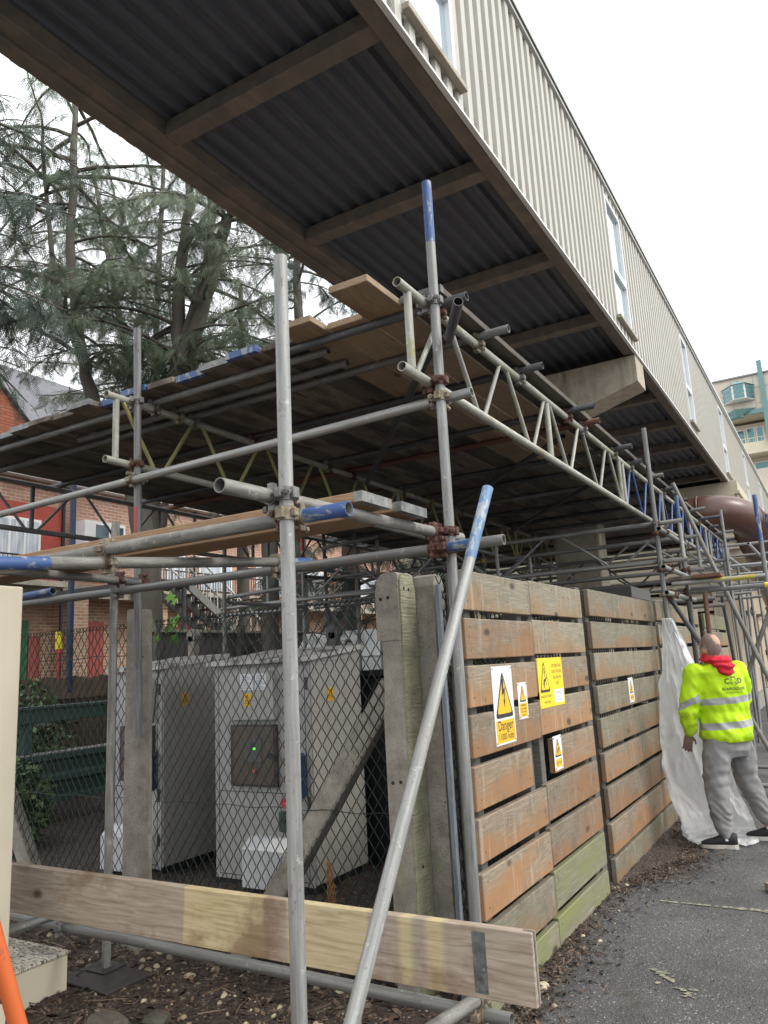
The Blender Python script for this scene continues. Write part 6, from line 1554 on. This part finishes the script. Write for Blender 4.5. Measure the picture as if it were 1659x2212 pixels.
# metal stair up to the first floor walkway
sr = empty('metal_staircase', 'dark metal staircase with silver strings and white handrails before the brick terrace', 'staircase', T(-13.4, 14.3, 0))
ya, za, yb, zb = 13.0, 3.75, 15.9, 1.95
for x in (-14.0, -13.45, -12.9):
    mb = MB(); mb.prism([(ya, za), (yb, zb), (yb, zb - 0.22), (ya, za - 0.22)], -0.03, 0.03, M=axes((x, 0, 0), (0, 1, 0), (0, 0, 1), (1, 0, 0))); wobj('string', mb, 'galvanised_pale', sr)
for x, mt in ((-14.0, 'white_upvc'), (-13.45, 'red_paint'), (-12.9, 'white_upvc')):
    mb = MB(); mb.cyl((x, ya, za + 0.75), (x, yb, zb + 0.75), 0.025, n=8)
    for k in range(13): mb.cyl((x, ya + (yb - ya) * k / 12, za + (zb - za) * k / 12 - 0.1), (x, ya + (yb - ya) * k / 12, za + (zb - za) * k / 12 + 0.75), 0.012, n=6)
    wobj('handrail', mb, mt if mt != 'red_paint' else 'grey_trim', sr)
for k in range(11):
    y = ya + 0.1 + (yb - ya) * k / 11; z = za - 0.12 + (zb - za) * k / 11
    mb = MB(); mb.box(-13.96, -12.94, y, y + 0.24, z, z + 0.03); mb.box(-13.96, -12.94, y + 0.241, y + 0.262, z - 0.01, z + 0.035, mi=1); wobj('tread', mb, ['steel_dark', 'galvanised_pale'], sr)
mb = MB(); mb.box(-17.45, -12.9, 11.9, 13.0, 3.62, 3.74); wobj('landing', mb, 'steel_dark', sr)
mb = MB()
for x in (-13.95, -12.95): mb.cyl((x, 12.9, 0), (x, 12.9, 3.6), 0.05, n=8)
wobj('stair_post', mb, 'steel_dark', sr)
# fences, poles and other things behind the mesh
fn = empty('timber_fence', 'brown close-boarded timber fence far behind the mesh at the left', 'fence', T(-9.6, 6, 0))
mb = MB(); y = 3.0
while y < 8.2:
    mb.bbox(-9.62, -9.60, y, y + 0.105, 0, 1.66 + 0.02 * math.sin(y * 13), 0.002); y += 0.118
wobj('pales', mb, 'timber_fence_brown', fn)
wobj('rail', MB().bbox(-9.598, -9.55, 3, 8.2, 1.36, 1.44, 0.003), 'timber_fence_brown', fn); wobj('rail', MB().bbox(-9.598, -9.55, 3, 8.2, 0.5, 0.58, 0.003), 'timber_fence_brown', fn)
for y in (4.2, 6.3, 8.1): wobj('fence_post', MB().bbox(-9.54, -9.44, y, y + 0.1, 0, 1.6, 0.004), 'timber_post', fn)
fn = empty('timber_fence', 'dark mossy timber fence with pale wet capping above the grey cabinets', 'fence', T(-9, 11, 0))
mb = MB(); y = 8.25
while y < 16: mb.bbox(-9.02, -9.0, y, y + 0.14, 0, 2.26, 0.002); y += 0.15
wobj('pales', mb, 'timber_post', fn)
wobj('capping', MB().bbox(-9.08, -8.94, 8.22, 16.1, 2.265, 2.31, 0.004), 'roof_weathered' if False else 'lintel_concrete', fn)
for y in (8.3, 10.2, 12.1, 14.0): wobj('fence_post', MB().bbox(-8.998, -8.9, y, y + 0.1, 0, 2.4, 0.004), 'timber_post', fn)
gs = empty('green_steel_trough', 'dark green ribbed steel trough lying behind the mesh at the left', 'steel trough', T(-8, 6, 0))
mb = MB()
mb.bbox(-8.12, -8.0, 4.6, 7.6, 1.15, 1.30, 0.01); mb.bbox(-8.15, -7.97, 4.6, 7.6, 1.31, 1.34, 0.004); wobj('top_beam', mb, 'green_steel', gs)
mb = MB(); mb.prism([(-8.15, 0.80), (-7.93, 0.80), (-7.93, 0.74), (-8.0, 0.70), (-8.0, 0.60), (-7.94, 0.56), (-7.94, 0.50), (-8.02, 0.46), (-8.02, 0.36), (-7.95, 0.32), (-7.95, 0.26), (-8.15, 0.26)], -7.6, -4.6, M=axes((0, 0, 0), (1, 0, 0), (0, 0, 1), (0, -1, 0))); wobj('lower_beam', mb, 'green_steel', gs)
mb = MB(); mb.box(-8.152, -7.93, 4.6, 7.6, 0.802, 0.815); wobj('top_lip', mb, 'grey_trim', gs)
for y in (4.7, 5.55, 7.4): wobj('leg', MB().bbox(-8.12, -8.02, y, y + 0.1, 0.816, 1.149, 0.004), 'green_steel', gs)
pp = obj('blue_pole', MB().cyl((0, 0, 0), (0.35, -0.3, 5.4), 0.045, n=14), 'dark_blue_pole', None, T(-9.72, 7.42, 0)); tag(pp, 'tall dark blue pole standing before the brick terrace', 'pole')
rp = empty('red_white_pole', 'thin red pole with a yellow top behind the mesh at the left', 'pole', T(-9.65, 7.15, 0))
wobj('shaft', MB().cyl((-9.68, 7.2, 0.3), (-9.60, 7.13, 2.02), 0.016, n=10), 'red_plain', rp)
wobj('yellow_top', MB().cyl((-9.60, 7.13, 2.06), (-9.59, 7.11, 2.30), 0.045, n=12), 'yellow_plastic', rp)
wobj('red_collar', MB().cyl((-9.60, 7.13, 2.0), (-9.60, 7.13, 2.06), 0.034, n=12), 'red_plain', rp)
pf = obj('post_with_cap', MB().bbox(-0.055, 0.055, -0.06, 0.06, 0, 2.02, 0.01).cyl((0, -0.06, 2.02), (0, 0.06, 2.02), 0.085, n=18), 'plastic_grey', None, T(-5.25, 7.7, 0)); tag(pf, 'round-headed concrete post seen through the mesh above the grey cabinet roof', 'post')
pf = obj('post_with_cap', MB().bbox(-0.055, 0.055, -0.06, 0.06, 0, 2.12, 0.01).cyl((0, -0.06, 2.12), (0, 0.06, 2.12), 0.085, n=18), 'concrete_post', None, T(-7.55, 7.7, 0)); tag(pf, 'round-headed concrete post seen before the dark fence right of the ivy', 'post')
vn = empty('white_van', 'white vehicle with a red lamp glimpsed through the mesh beside the corner post', 'van', T(-6.5, 11.5, 0))
wobj('body', MB().bbox(-8.2, -6.02, 10.6, 12.6, 0.45, 1.75, 0.05), 'sign_white', vn); wobj('cab', MB().prism([(10.6, 1.751), (12.6, 1.751), (12.3, 2.2), (11.0, 2.2)], -8.1, -6.1, M=axes((0, 0, 0), (0, 1, 0), (0, 0, 1), (1, 0, 0))), 'white_upvc', vn)
wobj('roof_lamp', MB().bbox(-6.35, -6.12, 11.1, 11.4, 2.201, 2.32, 0.01), 'red_plain', vn)
for y in (11.0, 12.2): wobj('wheel', MB().cyl((-6.1, y, 0.33), (-5.95, y, 0.33), 0.33, n=20), 'black_plain', vn)

# ------------------------------------------------------------------ trees
def frond(L, n, droop):
    """flat fern-like conifer spray of narrow scale leaflets, hanging along -Z"""
    V, F = [], []
    P = V3((0, 0, 0)); d = V3((0.55, 0, -0.35)).normalized(); k = 0; ax = []
    for i in range(n + 1):
        ax.append((P.copy(), d.copy())); P = P + d * (L / n); d = (d + V3((0, 0, -droop / n))).normalized()
    for i in range(1, n + 1):
        p, dd = ax[i]; t = i / n
        ll = L * 0.36 * math.sin(math.pi * min(1, 0.22 + 0.8 * t)) ** 0.8
        for s in (-1, 1):
            o = (V3((0, s, 0)) * 0.85 + dd * 0.75 + V3((0, 0, -0.25))).normalized()
            w = dd * 0.012 + V3((0, 0, 0.004))
            a = p; b = p + o * ll * 0.55 + V3((0, 0, -0.02 * ll)); c = p + o * ll + V3((0, 0, -0.10 * ll))
            V += [a + w * 0.5, a - w * 0.5, b - w * 1.0, b + w * 1.0, c]
            F += [(k, k + 1, k + 2, k + 3), (k + 3, k + 2, k + 4, k + 4)]; k += 5
    return np.array([tuple(v) for v in V]), np.array(F)
FR = [frond(0.42, 9, 1.2), frond(0.55, 10, 1.8), frond(0.34, 8, 0.9)]
def make_tree(name, label, base, stems, nbr, blen, zr, mat='conifer_leaf', bark='bark', fd=0.075, seed=1, fs=1.0, group='conifers behind the scaffold', aim=None, side=None):
    """stems: list of (points, start radius, end radius); branches leave the stems and carry hanging fronds"""
    R = random.Random(seed); root = empty(name, label, 'tree', T(*base), group); B = V3(base)
    tk = MB()
    for pts, r0, r1 in stems:
        P = [V3(p) for p in pts]; Q = []
        for i in range(len(P) - 1):
            for k in range(4):
                t = k / 4; q = P[i].lerp(P[i + 1], t); Q.append(q + V3((R.uniform(-1, 1), R.uniform(-1, 1), 0)) * 0.03)
        Q.append(P[-1]); n = len(Q)
        tk.sweep(Q, [0.82 * (r0 + (r1 - r0) * i / (n - 1)) * (1 + 0.08 * R.uniform(-1, 1)) for i in range(n)], 12)
    wobj('trunk', tk, bark, root)
    bm_, VV, FF, TT, off = MB(), [], [], [], 0
    for bi in range(nbr):
        pts, r0, r1 = R.choice(stems); P = [V3(p) for p in pts]
        z = R.uniform(*zr); seg_ = None
        for a, b in zip(P, P[1:]):
            if a.z <= z <= b.z: seg_ = a.lerp(b, (z - a.z) / (b.z - a.z))
        if seg_ is None: seg_ = P[-1].copy()
        az = R.uniform(0, 2 * math.pi) if side is None else side + R.gauss(0, 0.9)
        L = R.uniform(*blen); d = V3((math.cos(az), math.sin(az), R.uniform(-0.1, 0.55))).normalized()
        q = [seg_]; m = 7; dr = R.uniform(0.5, 1.1)
        for k in range(m):
            q.append(q[-1] + d * (L / m)); d = (d + V3((R.uniform(-.15, .15), R.uniform(-.15, .15), -dr / m + (0.18 if k > 4 else 0)))).normalized()
        bm_.sweep(q, [0.030 * L / 2 * (1 - 0.85 * k / m) + 0.004 for k in range(m + 1)], 5)
        subs = [q]
        for sgi in range(R.randint(2, 4)):
            k = R.randint(2, m - 1); d2 = (q[k + 1] - q[k]).normalized(); a2 = d2.cross(V3((0, 0, 1))) * R.choice((-1, 1)); d2 = (d2 + a2 * R.uniform(0.5, 1.1)).normalized()
            s_ = [q[k]]
            for _ in range(4): s_.append(s_[-1] + d2 * L * 0.09); d2 = (d2 + V3((0, 0, -0.2))).normalized()
            bm_.sweep(s_, [0.010, 0.008, 0.007, 0.005, 0.004], 4); subs.append(s_)
        tone0 = R.random() * 0.5
        for s_ in subs:
            for a, b in zip(s_[1:], s_[2:]):
                nn = max(1, int((b - a).length / fd * 1.75))
                for k in range(nn):
                    if R.random() < 0.30: continue
                    c = a.lerp(b, R.random()); fv, ff = R.choice(FR); sc = R.uniform(0.45, 1.0) * fs
                    dirn = (b - a); base_a = math.atan2(dirn.y, dirn.x) + R.choice((-1, 1)) * R.uniform(0.15, 1.5)
                    Mx = (Matrix.Rotation(base_a, 3, 'Z') @ Matrix.Rotation(R.uniform(-0.2, 1.35), 3, 'Y') @ Matrix.Rotation(R.uniform(-1.0, 1.0), 3, 'X'))
                    A = np.array(Mx) * sc
                    VV.append(fv @ A.T + np.array(c)); FF.append(ff + off); off += len(fv)
                    TT.append(np.full(len(fv), min(1, max(0, tone0 + R.uniform(0, 0.5)))))
    wobj('branches', bm_, bark, root)
    V = np.concatenate(VV) - np.array(B); F = np.concatenate(FF); t_ = np.concatenate(TT)
    tri_ = F[:, 2] != F[:, 3]
    # degenerate tips become thin quads: keep everything as triangles
    T3 = np.concatenate([F[:, :3], np.where(tri_[:, None], F[:, [0, 2, 3]], F[:, :3])[tri_]])
    o = np_mesh('crown', V, T3, mat, t_, root)
    return root
make_tree('conifer_tree', 'tall multi-stemmed conifer with drooping sprays and a broken leaning stem', (-9.4, 8.9, 0),
    [([(-9.5, 8.8, 0), (-9.6, 8.8, 3), (-9.9, 8.8, 4.6), (-9.3, 8.9, 6.2), (-9.0, 8.9, 6.9)], 0.26, 0.19), ([(-9.0, 8.9, 6.7), (-9.1, 8.9, 7.6), (-9.0, 8.9, 8.6), (-8.8, 8.9, 9.7), (-8.7, 8.9, 11.4)], 0.17, 0.07), ([(-9.0, 8.9, 6.7), (-8.6, 9.0, 7.7), (-8.35, 9.1, 8.6), (-8.15, 9.15, 9.35)], 0.16, 0.12), ([(-9.05, 8.9, 6.9), (-8.7, 9.2, 8.6), (-8.6, 9.5, 10.5)], 0.12, 0.06)],
    50, (1.2, 2.7), (6.6, 11.3), seed=3, fd=0.055)
make_tree('conifer_tree', 'leaning grey-stemmed conifer at the left with long bare branches', (-10.4, 8.0, 0),
    [([(-9.8, 9.0, 0), (-9.8, 9.0, 3.2), (-9.95, 8.8, 4.6), (-10.35, 8.25, 6.2), (-10.6, 8.1, 7.2), (-10.75, 8.0, 8.6), (-10.75, 8.0, 10.5), (-10.8, 8.0, 13.0)], 0.20, 0.06), ([(-10.5, 8.15, 6.9), (-11.0, 7.9, 8.2), (-11.3, 7.8, 10.6)], 0.10, 0.04)],
    44, (1.4, 3.2), (6.9, 12.6), seed=5, fd=0.06)
make_tree('conifer_tree', 'slim conifer with two thin stems behind the red-marked upright', (-12.6, 11.7, 0),
    [([(-12.6, 11.7, 0), (-12.6, 11.7, 5), (-12.65, 11.7, 7.5), (-12.5, 11.6, 9.8), (-12.3, 11.6, 13.5)], 0.17, 0.06), ([(-12.55, 11.75, 4.5), (-12.2, 11.8, 6.0), (-12.1, 11.8, 8.0), (-12.4, 11.9, 10.5)], 0.10, 0.04)],
    30, (1.0, 2.4), (6.0, 13.5), seed=8, fd=0.06)
make_tree('conifer_tree', 'dense dark conifer tight against the footbridge above the deck', (-9.1, 12.2, 0),
    [([(-9.1, 12.2, 0), (-9.1, 12.2, 5), (-8.95, 12.2, 8), (-8.9, 12.3, 11.5)], 0.24, 0.08)],
    62, (1.0, 2.5), (4.6, 10.5), mat='conifer_dark', seed=11, fd=0.065)
make_tree('conifer_tree', 'ivy-wrapped dark trunk with hanging foliage behind the nearest upright', (-8.3, 10.2, 0),
    [([(-8.3, 10.2, 0), (-8.25, 10.2, 2.5), (-8.2, 10.3, 5.0), (-8.3, 10.4, 7.5)], 0.21, 0.12)],
    24, (0.5, 1.3), (1.4, 5.4), mat='conifer_dark', seed=14, fd=0.06, fs=0.6)
make_tree('conifer_tree', 'red-barked trunk with low foliage seen above the grey cabinet', (-7.3, 11.2, 0),
    [([(-7.3, 11.2, 0), (-7.25, 11.2, 2.5), (-7.2, 11.2, 4.6), (-7.3, 11.2, 7.0)], 0.25, 0.15)],
    44, (0.9, 2.2), (1.6, 5.0), mat='conifer_dark', bark='bark_red', seed=17, fd=0.06, fs=0.8)
make_tree('conifer_tree', 'green conifer behind the far end of the deck beside the pier', (-6.9, 15.3, 0),
    [([(-6.9, 15.3, 0), (-6.9, 15.3, 3), (-6.8, 15.3, 6.5)], 0.2, 0.09)],
    52, (0.9, 2.2), (1.2, 5.2), mat='conifer_leaf', seed=21, fd=0.07)
make_tree('conifer_tree', 'pale airy conifer at the upper left behind the others', (-15.2, 14.1, 0),
    [([(-15.2, 14.1, 0), (-15.2, 14.1, 7), (-15.8, 13.4, 11), (-16.3, 12.8, 15.5)], 0.20, 0.06)],
    44, (1.2, 3.4), (8.2, 15.2), seed=25, fd=0.07)
make_tree('conifer_tree', 'conifer whose dark sprays hang before the gable at the left border', (-9.3, 5.0, 0),
    [([(-9.9, 4.8, 0), (-9.9, 4.8, 4), (-9.9, 4.8, 8), (-9.9, 4.8, 11)], 0.2, 0.08)],
    24, (1.4, 2.6), (5.6, 10.5), mat='conifer_dark', seed=31, fd=0.07, side=1.2)
make_tree('conifer_tree', 'distant pale conifer between the bridge and the broken stem', (-13.0, 15.0, 0),
    [([(-13.0, 15.0, 0), (-13.0, 15.0, 7), (-12.9, 15.0, 12)], 0.22, 0.07)],
    34, (1.2, 3.0), (6.0, 12.0), seed=37, fd=0.075)
def bush(label, c, r, n, mat, seed, sz=(0.03, 0.07)):
    R = random.Random(seed); root = empty('shrub', label, 'shrub', T(*c), 'shrubs behind the mesh')
    mb = MB()
    for k in range(9): mb.sweep([(c[0] + R.uniform(-.1, .1), c[1] + R.uniform(-.1, .1), 0), (c[0] + R.uniform(-r, r) * 0.5, c[1] + R.uniform(-r, r) * 0.5, r), (c[0] + R.uniform(-r, r), c[1] + R.uniform(-r, r), r * 1.8)], [0.012, 0.008, 0.003], 5)
    wobj('stems', mb, 'bark', root)
    V = []; F = []; TN = []
    for i in range(n):
        u_ = V3((R.gauss(0, 1), R.gauss(0, 1), R.gauss(0, 1))).normalized() * r * (R.random() ** 0.45)
        p = V3((u_.x, u_.y, max(0.05, u_.z + r * 0.95))); s = R.uniform(*sz)
        a = V3((R.gauss(0, 1), R.gauss(0, 1), R.gauss(0, 0.6))).normalized(); b = a.orthogonal().normalized()
        k = len(V); V += [p - a * s, p + b * s * 0.45, p + a * s, p - b * s * 0.45]; F.append((k, k + 1, k + 2, k + 3)); TN += [R.random()] * 4
    np_mesh('foliage', np.array([tuple(v) for v in V]), np.array(F), mat, np.array(TN), root)
bush('dark laurel bush behind the green steel trough', (-9.0, 5.9, 0), 0.9, 2600, 'bush_leaf', 2)
bush('leafy bush between the dark fence and the grey cabinets', (-7.2, 7.6, 0), 0.95, 2600, 'bush_leaf', 4)
bush('leafy bush with yellow-green leaves by the metal staircase foot', (-12.2, 17.3, 0), 1.3, 3000, 'bush_leaf', 6)
bush('low dark bush on the soil before the steel trough', (-7.3, 4.9, 0), 0.45, 1500, 'bush_leaf', 9)
bush('evergreen bush seen right of the reddish trunk', (-5.9, 13.3, 0), 1.2, 3000, 'bush_leaf', 12)
iv = empty('ivy_sprig', 'bright green ivy sprig climbing beside the square concrete post', 'ivy', T(-4.0, 3.9, 1.8))
R = random.Random(5); mb = MB(); mb.sweep([(-4.05, 3.75, 1.3), (-3.98, 3.74, 1.7), (-4.0, 3.76, 2.0), (-3.96, 3.76, 2.22)], [0.005, 0.005, 0.004, 0.002], 5); wobj('stem', mb, 'bark', iv)
V, F, TN = [], [], []
for cx, cz, s in ((-3.90, 2.13, 0.05), (-3.86, 2.10, 0.035), (-3.87, 1.96, 0.055), (-3.92, 1.92, 0.045), (-3.83, 1.99, 0.03), (-4.08, 1.98, 0.045), (-4.03, 1.86, 0.03), (-3.86, 1.85, 0.04), (-3.95, 2.23, 0.03), (-3.80, 1.90, 0.028)):
    pr = [(0, -0.3), (0.5, -0.75), (0.55, -0.2), (1.0, 0.05), (0.5, 0.3), (0.3, 0.5), (0, 1.15), (-0.3, 0.5), (-0.5, 0.3), (-1.0, 0.05), (-0.55, -0.2), (-0.5, -0.75)]
    a = R.uniform(-0.8, 0.8); k = len(V); tl = R.uniform(-0.4, 0.4)
    for x, z in [(0, 0)] + pr: V.append((cx + s * (x * math.cos(a) - z * math.sin(a)), 3.76 + tl * s * x + 0.15 * s * z, cz + s * (x * math.sin(a) + z * math.cos(a)) - 0.1 * s))
    F += [(k, k + 1 + i, k + 1 + (i + 1) % 12) for i in range(12)]; TN += [R.random()] * 13
np_mesh('leaves', np.array(V) - np.array([-4.0, 3.9, 1.8]), np.array(F), 'ivy_leaf', np.array(TN), iv)
# dead conifer spray caught in the mesh
R = random.Random(9); V, F, TN = [], [], []
for i in range(260):
    t = R.random(); c = V3((-2.50 + 0.02 * t, 3.530, 0.60 - 0.24 * t)); w_ = 0.022 * math.sin(math.pi * min(1, 0.15 + 0.85 * (1 - t))) + 0.006
    p = c + V3((R.uniform(-w_, w_), R.uniform(-0.008, 0.008), R.uniform(-0.01, 0.01))); k = len(V); s = R.uniform(0.006, 0.014); a = V3((R.uniform(-0.7, 0.7), R.uniform(-.3, .3), -1)).normalized(); b = a.cross(V3((0, 1, 0))).normalized()
    V += [p - a * s, p + b * s * 0.3, p + a * s, p - b * s * 0.3]; F.append((k, k + 1, k + 2, k + 3)); TN += [0.2 + 0.8 * (1 - t) * R.random()] * 4
o = np_mesh('dead_sprig', np.array([tuple(v) for v in V]), np.array(F), 'brown_cone', np.array(TN)); tag(o, 'orange-brown dead conifer sprig caught in the mesh fence', 'sprig')
